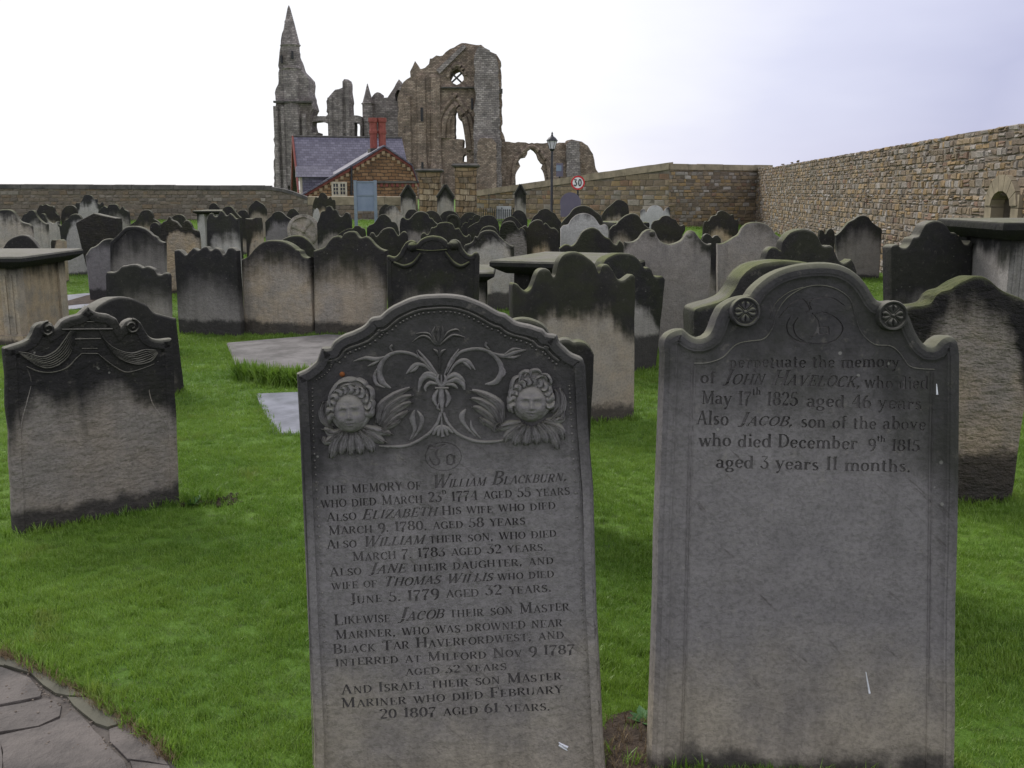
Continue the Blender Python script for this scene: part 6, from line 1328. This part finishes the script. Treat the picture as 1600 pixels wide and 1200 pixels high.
# rear range
RP = Plane(WP(540, 300, 64.5), R(15), 0)
def q2(px, py): x, z = RP.L(px, py); w = RP.M @ Vector((x, 0, z)); v = MI @ w; return v
rg0, rg1 = q2(459, 213.5), q2(628, 223); Dh = 4.2; ez = q2(440, 272)
yb = rg0.y; zr = rg0.z; xe0, xe1 = rg0.x, rg1.x; ze = zr - 3.4; zr1 = zr
m = MB(); m.add([(xe0, yb - Dh, ze), (xe1, yb - Dh, ze), (xe1, yb, zr), (xe0, yb, zr), (xe0, yb - Dh, ze - .12), (xe1, yb - Dh, ze - .12), (xe1, yb, zr - .12), (xe0, yb, zr - .12)], [(0, 1, 2, 3), (7, 6, 5, 4), (0, 4, 5, 1), (1, 5, 6, 2), (2, 6, 7, 3), (3, 7, 4, 0)]); m.build('rear_roof_slope', M_SLATE, house, None)
m = MB(); m.add([(xe0, yb + Dh, ze), (xe1, yb + Dh, ze), (xe1, yb + .01, zr), (xe0, yb + .01, zr), (xe0, yb + Dh, ze - .12), (xe1, yb + Dh, ze - .12), (xe1, yb + .01, zr - .12), (xe0, yb + .01, zr - .12)], [(3, 2, 1, 0), (4, 5, 6, 7), (1, 5, 4, 0), (2, 6, 5, 1), (3, 7, 6, 2), (0, 4, 7, 3)]); m.build('rear_roof_slope', M_SLATE, house, None)
m = MB(); m.tube([(xe0 - .05, yb, zr + .02), (xe1, yb, zr + .02)], .07, 6); m.build('ridge_tiles', M_DARKST, house, 40)
m = MB(); m.add([(xe0 + .25, yb - Dh + .3, -.3), (xe0 + .25, yb + Dh - .3, -.3), (xe0 + .25, yb + Dh - .3, ze), (xe0 + .25, yb, zr - .25), (xe0 + .25, yb - Dh + .3, ze)] + [(xe1 - .3, yb - Dh + .3, -.3), (xe1 - .3, yb + Dh - .3, -.3), (xe1 - .3, yb + Dh - .3, ze), (xe1 - .3, yb, zr - .25), (xe1 - .3, yb - Dh + .3, ze)],
    [(4, 3, 2, 1, 0), (5, 6, 7, 8, 9), (0, 1, 6, 5), (1, 2, 7, 6), (2, 3, 8, 7), (3, 4, 9, 8), (4, 0, 5, 9)]); m.build('rear_wall', M_BUFF, house, None)
m = MB()
for s in (-1, 1): m.hexa([(xe0 - .12, yb, zr - .3), (xe0 - .02, yb, zr - .3), (xe0 - .02, yb + s * (Dh + .1), ze - .35), (xe0 - .12, yb + s * (Dh + .1), ze - .35), (xe0 - .12, yb, zr + .06), (xe0 - .02, yb, zr + .06), (xe0 - .02, yb + s * (Dh + .1), ze + .02), (xe0 - .12, yb + s * (Dh + .1), ze + .02)])
m.build('red_bargeboard', M_REDTRIM, house, None)
# dormer looking left
dz0 = h_(457, 300)[1]; a, b, c = h_(466, 259), h_(522, 262), h_(470, 275); yd0, yd1 = .5, 1.9
m = MB(); m.box((c[0] + .1, yd0, dz0 - .4), (b[0] - .3, yd1, c[1])); m.build('dormer_side', M_SLATE, house, None)
m = MB(); ym = (yd0 + yd1) / 2
m.add([(c[0] - .2, yd0 - .2, c[1] - .05), (b[0], yd0 - .2, c[1] - .05), (b[0], ym, a[1]), (c[0] - .2, ym, a[1]), (b[0], yd1 + .2, c[1] - .05), (c[0] - .2, yd1 + .2, c[1] - .05)], [(0, 1, 2, 3), (3, 2, 4, 5), (0, 3, 5), (1, 4, 2), (0, 5, 4, 1)]); m.build('dormer_roof', M_SLATE, house, None)
m = MB(); m.box((c[0] - .02, yd0 + .05, dz0 - .3), (c[0] + .099, yd1 - .05, c[1] - .06)); m.build('dormer_window', M_CREAM, house, None)
m = MB()
for k in range(2): m.box((c[0] - .03, yd0 + .25 + k * .55, dz0 + .1), (c[0] - .021, yd0 + .65 + k * .55, c[1] - .25))
m.build('dormer_panes', M_GLASS, house, None)['kind'] = 'stuff'
# paired red chimneys
for px in (588.5, 602.5):
    a, b = h_(px, 181), h_(px, 231); w = 7.0 / F * 58; m = MB()
    m.lathe((a[0], 1.6, 0), [(w * .8, b[1] - .5), (w * .8, a[1] - .95), (w * .95, a[1] - .85), (w * .95, a[1] - .72), (w * .84, a[1] - .65), (w * .84, a[1] - .3), (w * 1.05, a[1] - .22), (w * 1.05, a[1])], 8)
    m.build('chimney', M_RED, house, None)
m = MB(); a, b = h_(582, 232), h_(610, 240); m.box((a[0], .9, b[1] - .8), (b[0], 2.2, a[1] + .05)); m.build('chimney_base', M_DARKST, house, None)

# ================================================================== ruined abbey
AY = 140.0; AB = WP(650, 300, AY); AB.z = gz(0, AY); AP = Plane(AB, 0, 0)
abbey = empty('ruined_abbey', AP.M, 'roofless ruined abbey with a pinnacled turret, broken gable and pointed arches against the sky', 'abbey')
A_ = lambda px, py: AP.L(px, py)
def ap(name, pts, y0, y1, mat=None, holes=(), amp=.20, step=.42, closed_bottom=True, seed=1):
    p = [A_(*q) for q in pts]
    if amp: p = roughen(p, amp, step, seed)
    p = p + [(p[-1][0], -2), (p[0][0], -2)]
    hs = [roughen([A_(*q) for q in h], amp * .45, step, seed + 3, True)[:] for h in holes]
    o = prism(p, hs, y0, y1).build(name, mat or M_ABBEY, abbey, None); return o
# left turret: ragged wall mass, octagonal turret and spire
ap('turret_mass', [(425, 292), (425, 262), (426, 225), (424, 218), (427, 190), (427, 138), (432, 130), (432, 95), (434, 72), (438, 50), (441, 42), (441, 30), (446, 27), (450, 60), (462, 100), (468, 109), (474, 114), (479, 121), (480, 140), (484, 160), (486, 168), (483, 178), (482, 195), (484, 207), (491, 206), (490, 216), (492, 292)], 1.2, 6, M_ABBEY_GREY, amp=.10, seed=2)
def tz(py): return A_(450, py)[1]
def tx(px): return A_(px, 200)[0]
sc = AY / F; tcx = tx(455); rt = 14.5 * sc
m = MB(); m.lathe((tcx, 1.6, 0), [(rt * 1.04, tz(290)), (rt * 1.02, tz(160)), (rt * 1.12, tz(158)), (rt * 1.0, tz(156)), (rt * .98, tz(108)), (rt * 1.08, tz(106)), (rt * 1.08, tz(104)), (rt * .96, tz(102)), (rt * .96, tz(71)), (rt * 1.08, tz(69)), (rt * 1.08, tz(67.5))], 8); m.V = [(x, y, z) for x, y, z in m.V]
m.build('turret', M_ABBEY_GREY, abbey, None)
m = MB(); m.lathe((tcx, 1.6, 0), [(rt * 1.0, tz(67.6)), (rt * .50, tz(32)), (rt * .22, tz(14)), (rt * .16, tz(10)), (.05, tz(5))], 8); m.build('spire', M_ABBEY_GREY, abbey, None)
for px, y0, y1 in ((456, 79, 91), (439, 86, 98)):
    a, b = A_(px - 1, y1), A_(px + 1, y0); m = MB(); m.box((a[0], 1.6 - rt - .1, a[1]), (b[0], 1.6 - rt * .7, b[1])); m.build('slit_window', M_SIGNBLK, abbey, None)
for k in range(5):
    a = A_(430 + k * 11, 205); m = MB(); m.tube([(a[0], .7, -1), (a[0], .7, tz(165 if k < 4 else 178))], .32, 6); m.build('wall_shaft', M_ABBEY_GREY, abbey, 40)
m = MB(); a, b = A_(426, 160), A_(486, 157); m.box((a[0], .3, a[1]), (b[0], 1.19, b[1])); m.build('string_course', M_DARKST, abbey, None)
# arch between turret and pier, and the pier
ap('broken_pier', [(476, 292), (482, 206), (491, 208), (493, 215), (510, 212), (516, 208), (515, 200), (508, 192), (500, 188), (490, 187), (482, 188), (481, 182), (484, 179), (504, 179), (508, 176), (505, 172), (505, 155), (508, 150), (513, 144), (518, 137), (525, 136), (530, 134), (530, 124), (533, 121), (539, 121), (541, 126), (541, 137), (543, 150), (544, 178), (560, 179), (561, 292)], 2.5, 5.5, M_ABBEY_GREY,
   holes=[[(549, 292 - 76), (558, 216), (558, 195), (556, 190), (549, 189)]], amp=.07, seed=4)
ap('nave_fragment', [(566, 292), (567, 160), (574, 146), (578, 141), (582, 138), (587, 140), (588, 147), (592, 148), (598, 146), (602, 141), (607, 134), (612, 125), (617, 118), (621, 125), (625, 131), (632, 128), (637, 124), (641, 119), (645, 119), (646, 292)], 5, 9, M_ABBEY_GREY,
   holes=[[(611, 152), (610, 143), (613, 136), (617, 134), (621, 139), (621, 146), (618, 150), (616, 153)]], amp=.08, seed=5)
tcx2 = tx(568.5); m = MB(); w2 = 9.3 * sc; m.lathe((tcx2, 4.6, 0), [(w2, tz(292)), (w2 * .96, tz(159)), (w2 * 1.12, tz(158)), (w2 * 1.12, tz(156.5)), (w2 * .92, tz(156)), (w2 * .45, tz(140)), (.05, tz(125))], 8); m.build('pinnacle', M_ABBEY_GREY, abbey, None)
for px_, y0, y1 in ((511, 196, 150), (527, 196, 140), (538, 205, 124)):
    a, b = A_(px_, y0), A_(px_, y1); m = MB(); m.tube([(a[0], 2.45, -1), (b[0], 2.45, b[1])], .42, 6); m.build('wall_shaft', M_ABBEY_GREY, abbey, 40)
# big gable block
ap('transept_gable', [(622, 292), (622, 150), (630, 128), (640, 120), (641, 112), (645, 103), (649, 95), (651, 98), (653, 104), (658, 108), (664, 107), (670, 100), (672, 92), (676, 90), (681, 86), (687, 87), (691, 86), (696, 82), (704, 77), (714, 70), (721, 68), (727, 66), (735, 68), (744, 69), (752, 71), (760, 77), (768, 82), (776, 85), (779, 90), (782, 97), (783, 110), (783, 138), (784, 150), (784, 205), (788, 215), (791, 224), (791, 292)], 0, 4.5, M_ABBEY,
   holes=[[(702, 120), (705, 114), (710, 109), (715, 107), (720, 111), (724, 117), (724, 125), (719, 130), (714, 133), (708, 130), (704, 126)],
          [(710, 217), (710, 178), (712, 170), (714, 171), (716, 184), (719, 187), (722, 183), (725, 192), (726, 204), (729, 212), (730, 228), (726, 232), (724, 230), (724, 218)], [(723, 252), (723, 243), (727, 241), (729, 244), (729, 253)]], amp=.11, seed=6)
def atube(name, pts, r, y=-.05, mat=None):
    m = MB(); q = spline([A_(*p) for p in pts], 4) if len(pts) > 2 else [A_(*p) for p in pts]; m.tube([(x, y, z) for x, z in q], r, 6); return m.build(name, mat or M_ABBEY, abbey, 50)
for s in (-1, 1): atube('tracery_bar', [(713 - s * 10, 121 - 9.5), (713 + s * 10, 121 + 9.5)], .13, .6, M_DARKST)
atube('arch_moulding', [(699, 121), (703, 110), (713, 101), (722, 106), (727, 118)], .35)
atube('arch_moulding', [(693, 216), (694, 195), (699, 180), (708, 168), (711, 165), (718, 172), (727, 188), (732, 215), (734, 235)], .5)
atube('arch_moulding', [(686, 225), (687, 190), (694, 170), (706, 155), (711, 149), (720, 160), (732, 178), (738, 205), (739, 240)], .35)
atube('arch_moulding', [(700, 216), (701, 192), (706, 180), (710, 172)], .3)
# recessed inner wall seen through the tall lancet
a, b = A_(700, 216), A_(709.5, 172); m = MB(); m.box((a[0], -.25, a[1]), (a[0] + .35, 0.0, b[1] - 1)); m.build('window_jamb', M_ABBEY, abbey, None)
m = MB(); a, b = A_(690, 138.5), A_(742, 136); m.box((a[0], -.6, a[1]), (b[0], -.002, b[1])); m.build('string_course', M_DARKST, abbey, None)
m = MB(); p = [A_(*q) for q in ((682, 110), (724, 70), (729, 74), (687, 116))]; prism(p, [], -.5, -.001, mb=m); m.build('roof_scar_coping', M_ABBEY_GREY, abbey, None)
# buttresses and stair turrets
for (x0, x1, yt, d, mat, nm, nn) in ((649, 667, 118, 1.6, M_ABBEY, 'stair_turret', 8), (670, 691, 120, 1.8, M_ABBEY, 'stair_turret', 8), (629, 645, 150, 1.2, M_ABBEY, 'buttress', 6)):
    a, b = A_(x0, yt), A_(x1, yt); cx = (a[0] + b[0]) / 2; w = (b[0] - a[0]) / 2; m = MB(); pr = [(w * 1.25, -1), (w * 1.25, A_(0, 262)[1]), (w * 1.02, A_(0, 256)[1])]
    for k in range(12): z0 = A_(0, 256)[1]; z1 = a[1]; z = z0 + (z1 - z0) * (k + 1) / 12; pr += [(w * (1.0 - .006 * k) * random.uniform(.92, 1.04), z)]
    m.lathe((cx, .2, 0), pr, nn); m.build(nm, mat, abbey, None)
ap('corner_buttress', [(741, 292), (741, 210), (743, 150), (742, 90), (748, 75), (760, 79), (774, 88), (779, 100), (780, 140), (781, 205), (783, 222), (784, 292)], -2.0, -.001, M_ABBEY_GREY, amp=.14, seed=8)
ap('corner_buttress', [(747, 292), (747, 225), (752, 218), (770, 218), (776, 226), (777, 292)], -3.2, -2.0, M_ABBEY, amp=.1, seed=9)
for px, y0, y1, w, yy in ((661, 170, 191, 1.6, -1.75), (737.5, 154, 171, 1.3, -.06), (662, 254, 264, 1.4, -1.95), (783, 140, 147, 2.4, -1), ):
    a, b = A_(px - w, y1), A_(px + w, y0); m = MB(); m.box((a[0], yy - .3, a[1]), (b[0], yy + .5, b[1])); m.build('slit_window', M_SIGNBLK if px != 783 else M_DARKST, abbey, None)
# right aisle with the multifoil-edged broken doorway
ap('aisle_wall', [(783, 292), (783, 221), (795, 222), (820, 223), (850, 224), (868, 224), (885, 223), (886, 219), (893, 218), (905, 220), (915, 224), (921, 231), (926, 240), (929, 250), (931, 258), (931, 266), (936, 270), (938, 292)], .5, 4.2, M_ABBEY,
   holes=[[(806, 298), (806, 272), (810, 263), (813, 259), (810, 252), (814, 246), (821, 245), (824, 240), (824, 235), (829, 232), (834, 235), (839, 240), (841, 248), (846, 254), (849, 256), (846, 262), (851, 270), (853, 280), (853, 298)]], amp=.13, step=.4, seed=10)
ap('aisle_end_buttress', [(884, 300), (885, 224), (890, 219), (903, 221), (905, 230), (907, 300)], -.8, .499, M_ABBEY_GREY, amp=.12, seed=12)
atube('arch_moulding', [(801, 292), (803, 262), (808, 248), (818, 236), (830, 229), (842, 235), (852, 248), (857, 265), (858, 292)], .32, .4)
# dark interpretation board fixed low on the abbey wall
a, b = WP(869, 276, 60), WP(880, 255, 60); root = empty('hanging_sign', (a.x, 60, gz(0, 60)), 'dark board with pale writing panels just right of the lamp post', 'sign')
m = MB(); zz0, zz1 = a.z - gz(0, 60), b.z - gz(0, 60); m.box((0, 0, zz0), (b.x - a.x, .05, zz1)); m.build('sign_board', M_PURPLE, root, None)
m = MB(); m.box((0, -.01, zz1 - .45), (b.x - a.x - .1, -.001, zz1 - .12)); m.build('pale_panel', M_BOARD, root, None)
m = MB(); m.tube([(.2, .08, 0), (.2, .08, zz1)], .04, 6); m.build('post', M_IRON, root, 40)

# ================================================================== paths
def flag(parent, pts, mat=M_FLAG, z=.012, name='flagstone', tilt=0):
    q = [GP(*p) for p in pts]; q = [(p.x, p.y) for p in q]
    q = roughen(q, .003, .05, 3, True); n = len(q); cx = sum(a for a, b in q) / n; cy = sum(b for a, b in q) / n
    q = [(cx + (x - cx) * 1.036, cy + (y - cy) * 1.036) for x, y in q]
    zz = [gz(x, y) + z + tilt * (x - cx) for x, y in q]; m = MB()
    m.add([(x, y, w - .06) for (x, y), w in zip(q, zz)] + [(x, y, w - .006) for (x, y), w in zip(q, zz)] + [(cx + (x - cx) * .988, cy + (y - cy) * .988, w) for (x, y), w in zip(q, zz)],
          [(i, (i + 1) % n, n + (i + 1) % n, n + i) for i in range(n)] + [(n + i, n + (i + 1) % n, 2 * n + (i + 1) % n, 2 * n + i) for i in range(n)] + [tuple(2 * n + i for i in range(n))])
    m.build(name, mat, parent, 25)
PATH = [(-500, 985), (-150, 1003), (0, 1022), (30, 1034), (60, 1048), (100, 1068), (140, 1092), (180, 1118), (215, 1142), (245, 1166), (268, 1190), (300, 1240), (330, 1420), (-500, 1420)]
pg = [GP(*p) for p in PATH]; m = MB(); m.add([(p.x, p.y, gz(p.x, p.y) + .004) for p in pg], [tuple(range(len(pg)))]); path = m.build('path', simple('gritty_joint_dirt', (.06, .052, .045), (.12, .105, .09), 14, .95, bd=.01), None, None, kind='structure')
J = [(-400, 1015), (-100, 1030), (28, 1053), (45, 1060), (66, 1081), (84, 1091), (101, 1098), (115, 1112), (143, 1133), (168, 1165), (196, 1189), (225, 1260), (240, 1400)]
flag(path, [(-400, 996), (-120, 1010), (-5, 1026), (12, 1033), (4, 1044), (-100, 1026), (-400, 1008)], M_EDGESTONE)
flag(path, [(16, 1034), (60, 1051), (98, 1071), (134, 1094), (128, 1079 + 4), (106, 1091), (84, 1086), (66, 1075), (48, 1056), (30, 1050), (10, 1045)], M_EDGESTONE) if False else flag(path, [(14, 1034), (60, 1052), (98, 1072), (131, 1093), (104, 1092), (88, 1089), (68, 1076), (48, 1057), (8, 1045)], M_EDGESTONE, .016)
flag(path, [(135, 1096), (178, 1121), (196, 1134), (168, 1142), (150, 1136), (117, 1109), (107, 1096)], M_EDGESTONE, .016)
flag(path, [(199, 1136), (228, 1158), (248, 1178), (262, 1200), (200, 1190), (172, 1164), (171, 1146)], M_FLAG, .013)
flag(path, [(263, 1204), (285, 1250), (300, 1330), (245, 1330), (230, 1262), (204, 1196)], M_FLAG, .013)
flag(path, [(-120, 1030), (2, 1048), (28, 1057), (44, 1063), (62, 1084), (60, 1092), (-2, 1105), (-150, 1112)], M_FLAG)
flag(path, [(-420, 1012), (-125, 1029), (-155, 1112), (-420, 1125)], M_FLAG)
flag(path, [(-2, 1110), (64, 1098), (84, 1098), (96, 1106), (92, 1122), (60, 1138), (-2, 1147)], M_FLAG, .010)
flag(path, [(-6, 1112), (-6, 1148), (-180, 1158), (-170, 1118)], M_FLAG, .012)
flag(path, [(98, 1128), (112, 1117), (140, 1138), (165, 1169), (192, 1194), (222, 1262), (230, 1330), (20, 1330), (4, 1155), (62, 1143)], M_FLAG, .012)
flag(path, [(-2, 1154), (14, 1330), (-230, 1330), (-185, 1163)], M_FLAG, .012)
m = MB(); random.seed(4)
for k in range(130):
    px_, py_ = random.uniform(-20, 240), random.uniform(1060, 1200)
    t = random.choice(J[3:10]) if k % 2 else (px_, py_); p = GP(t[0] + random.gauss(0, 7), t[1] + random.gauss(0, 7)); r = random.uniform(.0015, .0045)
    m.lathe((p.x, p.y, gz(p.x, p.y) + .010), [(r, 0), (r * .9, r * .7), (r * .3, r)], 5)
m.build('loose_grit', simple('pale_grit', (.09, .07, .05), (.24, .20, .16), 60), path, None)['kind'] = 'stuff'
FP = [(-120, 485), (60, 470), (150, 461), (420, 455), (420, 466), (155, 477), (60, 492), (-120, 508)]
FP = [(-80, 478), (60, 468), (148, 459), (260, 452), (262, 462), (156, 480), (60, 493), (-80, 505)]
pg2 = [GP(*p) for p in FP]; m = MB(); m.add([(p.x, p.y, gz(p.x, p.y) + .006) for p in pg2], [tuple(range(len(pg2)))]); path2 = m.build('far_path', M_SOIL, None, None, kind='structure')
for a, b in ((0, .24), (.25, .47), (.48, .66), (.67, .86), (.87, 1)):
    for u0, u1 in ((0, .48), (.5, 1)):
        P4 = []
        for t, u in ((a, u0), (b, u0), (b, u1), (a, u1)):
            k = t * 3; i = min(int(k), 2); f = k - i; up = pg2[i].lerp(pg2[i + 1], f); lo = pg2[7 - i].lerp(pg2[6 - i], f); P4.append(up.lerp(lo, u))
        m = MB(); m.add([(p.x, p.y, gz(p.x, p.y) + .022) for p in P4] + [(p.x, p.y, gz(p.x, p.y) - .03) for p in P4], [(0, 1, 2, 3), (0, 4, 5, 1), (1, 5, 6, 2), (2, 6, 7, 3), (3, 7, 4, 0)]); m.build('flagstone', M_WET, path2, None)
# bare soil between the two front stones
sp_ = [GP(*p) for p in ((938, 1145), (955, 1120), (985, 1112), (1015, 1130), (1035, 1180), (1060, 1260), (930, 1260))]; soilpoly = [(p.x, p.y) for p in sp_]
m = MB(); m.add([(p.x, p.y, gz(p.x, p.y) + .006) for p in sp_], [tuple(range(len(sp_)))]); m.build('bare_soil', M_SOIL, None, None, kind='structure')

# ================================================================== grass (geometry-node instances of a small tuft held in the same mesh)
random.seed(3)
EXC = [[(p.x, p.y) for p in pg], [(p.x, p.y) for p in pg2]]
for l_, sh in ((LED1, .0), (LED2, .0)):
    EXC.append([(GP(*p).x, GP(*p).y) for p in l_])
EXC.append([(-8.1, 10.9), (-5.4, 10.9), (-5.4, 12.5), (-8.1, 12.5)])
def tuft(nbl, hh, wd, spread, seg=2):
    V, Fc = [], []
    for b in range(nbl):
        a = random.uniform(0, 6.28); r = spread * math.sqrt(random.random()); x, y = r * math.cos(a), r * math.sin(a)
        h = hh * random.uniform(.55, 1.15); la = random.uniform(0, 6.28); ln = h * random.uniform(.15, .75); w = wd * random.uniform(.7, 1.2); wa = la + math.pi / 2 + random.uniform(-.5, .5)
        dx, dy = math.cos(wa) * w / 2, math.sin(wa) * w / 2; n = len(V)
        for k in range(seg + 1):
            t = k / seg; cx = x + math.cos(la) * ln * t * t; cy = y + math.sin(la) * ln * t * t; z = h * (t - .18 * t * t * ln / h); s = 1 - .25 * t
            if k == seg: V.append((cx, cy, z))
            else: V += [(cx - dx * s, cy - dy * s, z), (cx + dx * s, cy + dy * s, z)]
        for k in range(seg - 1): Fc.append((n + 2 * k, n + 2 * k + 1, n + 2 * k + 3, n + 2 * k + 2))
        Fc.append((n + 2 * seg - 2, n + 2 * seg - 1, n + 2 * seg))
    return V, Fc
def scatter(name, pts, tuftVF, mat, kind='stuff', parent=None):
    """pts: (x,y,z,scale)"""
    V, Fc = tuftVF; nt_ = len(V); allV = V + [(p[0], p[1], p[2]) for p in pts]
    me = bpy.data.meshes.new(name); me.from_pydata(allV, [], Fc); me.update(); me.materials.append(mat)
    a = me.attributes.new('is_tuft', 'BOOLEAN', 'POINT'); a.data.foreach_set('value', [True] * nt_ + [False] * len(pts))
    a = me.attributes.new('tuft_scale', 'FLOAT', 'POINT'); a.data.foreach_set('value', [1.0] * nt_ + [p[3] for p in pts])
    a = me.attributes.new('tuft_rot', 'FLOAT_VECTOR', 'POINT'); fl = [0.0] * (3 * nt_)
    for p in pts: fl += [random.uniform(-.22, .22), random.uniform(-.22, .22), random.uniform(0, 6.28)]
    a.data.foreach_set('vector', fl)
    o = link(name, me, None, parent, kind=kind)
    ng = bpy.data.node_groups.new(name + '_nodes', 'GeometryNodeTree'); ng.interface.new_socket('Geometry', in_out='INPUT', socket_type='NodeSocketGeometry'); ng.interface.new_socket('Geometry', in_out='OUTPUT', socket_type='NodeSocketGeometry')
    gi = ng.nodes.new('NodeGroupInput'); go = ng.nodes.new('NodeGroupOutput')
    at_ = ng.nodes.new('GeometryNodeInputNamedAttribute'); at_.data_type = 'BOOLEAN'; at_.inputs[0].default_value = 'is_tuft'
    sp = ng.nodes.new('GeometryNodeSeparateGeometry'); ng.links.new(gi.outputs[0], sp.inputs[0]); ng.links.new(at_.outputs[0], sp.inputs[1])
    sc_ = ng.nodes.new('GeometryNodeInputNamedAttribute'); sc_.data_type = 'FLOAT'; sc_.inputs[0].default_value = 'tuft_scale'
    ro = ng.nodes.new('GeometryNodeInputNamedAttribute'); ro.data_type = 'FLOAT_VECTOR'; ro.inputs[0].default_value = 'tuft_rot'
    ip = ng.nodes.new('GeometryNodeInstanceOnPoints'); ng.links.new(sp.outputs[1], ip.inputs['Points']); ng.links.new(sp.outputs[0], ip.inputs['Instance'])
    ng.links.new(ro.outputs[0], ip.inputs['Rotation']); ng.links.new(sc_.outputs[0], ip.inputs['Scale']); ng.links.new(ip.outputs[0], go.inputs[0])
    md = o.modifiers.new('scatter', 'NODES'); md.node_group = ng
    return o
near, mid_, far = [], [], []
def okp(x, y, e=0):
    for P in EXC:
        if inside((x, y), P): return False
    return True
def fill(lst, y0, y1, dens, sc0, sc1, margin=1.0):
    n = int(dens * (y1 - y0) * ((y0 + y1) / 2 * 1.10 + 2 * margin))
    for _ in range(n):
        y = math.sqrt(random.uniform(y0 * y0, y1 * y1)); hw = y * .54 + margin; x = random.uniform(-hw, hw)
        if x > ax + .116 * (y - ay) - .1 and y > 9: continue
        if okp(x, y):
            s = random.uniform(sc0, sc1) * (1 + .22 * noise.noise(Vector((x * 2.2, y * 2.2, 0))))
            if inside((x, y), soilpoly):
                if random.random() < .93: continue
            lst.append((x, y, gz(x, y) - .004, s))
fill(near, 1.9, 4.6, 1500, .75, 1.1); fill(near, 4.6, 7.5, 900, .8, 1.15)
fill(mid_, 7.5, 13, 330, .8, 1.15); fill(mid_, 13, 20, 120, .9, 1.3); fill(far, 20, 32, 22, .8, 1.2); fill(far, 32, 46, 10, .9, 1.3)
scatter('lawn_grass', near, tuft(15, .038, .0030, .030), M_GRASS)
scatter('middle_lawn_grass', mid_, tuft(20, .045, .0050, .06), M_GRASS)
scatter('distant_lawn_grass', far, tuft(30, .07, .012, .20), M_GRASS)
# longer grass gathered at the feet of the stones and along slabs and path edge
long_ = []
for A, B, thk in FEET:
    if A.y > 20: continue
    L0 = (B - A).length; n = int(L0 * (70 if A.y < 9 else 40))
    for _ in range(n):
        p = A.lerp(B, random.uniform(-.06, 1.06)) + Vector((0, -abs(random.gauss(0, .025)) - .005, 0)) * (1 if random.random() < .7 else -3)
        if okp(p.x, p.y) and not (2.3 < p.y < 2.75 and random.random() < .5): long_.append((p.x, p.y, gz(p.x, p.y) - .01, random.uniform(.5, 1.05)))
def edge(pts, dens, s0, s1, off=.0):
    q = [GP(*p) for p in pts]
    for a, b in zip(q, q[1:]):
        for _ in range(int((b - a).length * dens)):
            p = a.lerp(b, random.random()); x, y = p.x + random.gauss(0, .02), p.y + random.gauss(0, .02) + off; long_.append((x, y, gz(x, y) - .006, random.uniform(s0, s1)))
edge([(372, 592), (430, 603), (560, 606)], 300, 1.5, 2.9); edge([(398, 600), (560, 604)], 260, 1.3, 2.5, .04); edge([(355, 548), (372, 590)], 120, .7, 1.2); edge([(340, 532), (560, 526)], 60, .6, 1.1)
edge([(398, 618), (428, 680), (560, 684)], 90, .5, .9); edge(PATH[1:11], 170, .5, 1.05, .015); edge([(285, 790), (335, 782)], 160, .9, 1.5)
scatter('long_grass', long_, tuft(9, .085, .0042, .022, 3), M_GRASS)
dry = []
for _ in range(420):
    k = random.random() * 8; i = int(k) + 2; p = GP(*PATH[i]).lerp(GP(*PATH[i + 1]), k % 1); dry.append((p.x + random.gauss(0, .012), p.y + random.gauss(-.012, .012), gz(p.x, p.y) - .004, random.uniform(.3, .8)))
for _ in range(260):
    x, y = random.uniform(.22, .52), random.uniform(2.35, 2.95)
    if inside((x, y), soilpoly): dry.append((x, y, gz(x, y), random.uniform(.25, .7)))
scatter('dry_grass', dry, tuft(7, .07, .0028, .02, 3), M_DRY)
# broad-leaved weeds
def weed(px, py, n, s, label):
    p = GP(px, py); root = empty('weed', p, label, 'weed')
    for k in range(n):
        a = k * 2.4 + random.uniform(-.3, .3); l = s * random.uniform(.7, 1.1); w = l * .30; el = random.uniform(.35, 1.0); m = MB(); V = []
        for t in (0, .3, .65, 1):
            r = l * t * math.cos(el * (1 - t * .3)); z = l * math.sin(el) * t * (1 - .35 * t); ww = w * (.25 + 1.5 * t * (1 - t) * 1.2) * (1 if t < 1 else .05)
            V += [(r * math.cos(a) - ww * math.sin(a), r * math.sin(a) + ww * math.cos(a), z), (r * math.cos(a), r * math.sin(a), z - ww * .25), (r * math.cos(a) + ww * math.sin(a), r * math.sin(a) - ww * math.cos(a), z)]
        m.add(V, [(i * 3 + j, i * 3 + j + 1, i * 3 + j + 4, i * 3 + j + 3) for i in range(3) for j in range(2)]); m.build('leaf', M_LEAF, root, 60)
weed(1006, 1128, 7, .07, 'broad-leaved weed growing against the foot of the rosette stone')
weed(300, 790, 7, .09, 'small leafy weed at the right foot of the swag-carved stone')
# soil scrape beside the swag stone
m = MB(); p = GP(338, 782)
for k in range(60): r = random.uniform(.006, .02); m.lathe((p.x + random.gauss(0, .08), p.y + random.gauss(0, .05), p.z), [(r, -.01), (r, .006), (r * .3, r)], 5)
m.build('soil_crumbs', M_SOIL, None, None, kind='stuff')
# yellow flowers on the wall by the pier
p = WP(731, 298, 46.2); m = MB()
for k in range(40): m.lathe((p.x + random.gauss(0, .10), p.y, p.z + random.gauss(0, .05)), [(.02, 0), (.03, .02), (.01, .03)], 5)
m.build('yellow_flowers', M_YELLOW, None, None, label='clump of yellow blossom on the road wall beside the right gate pier', cat='flowers')
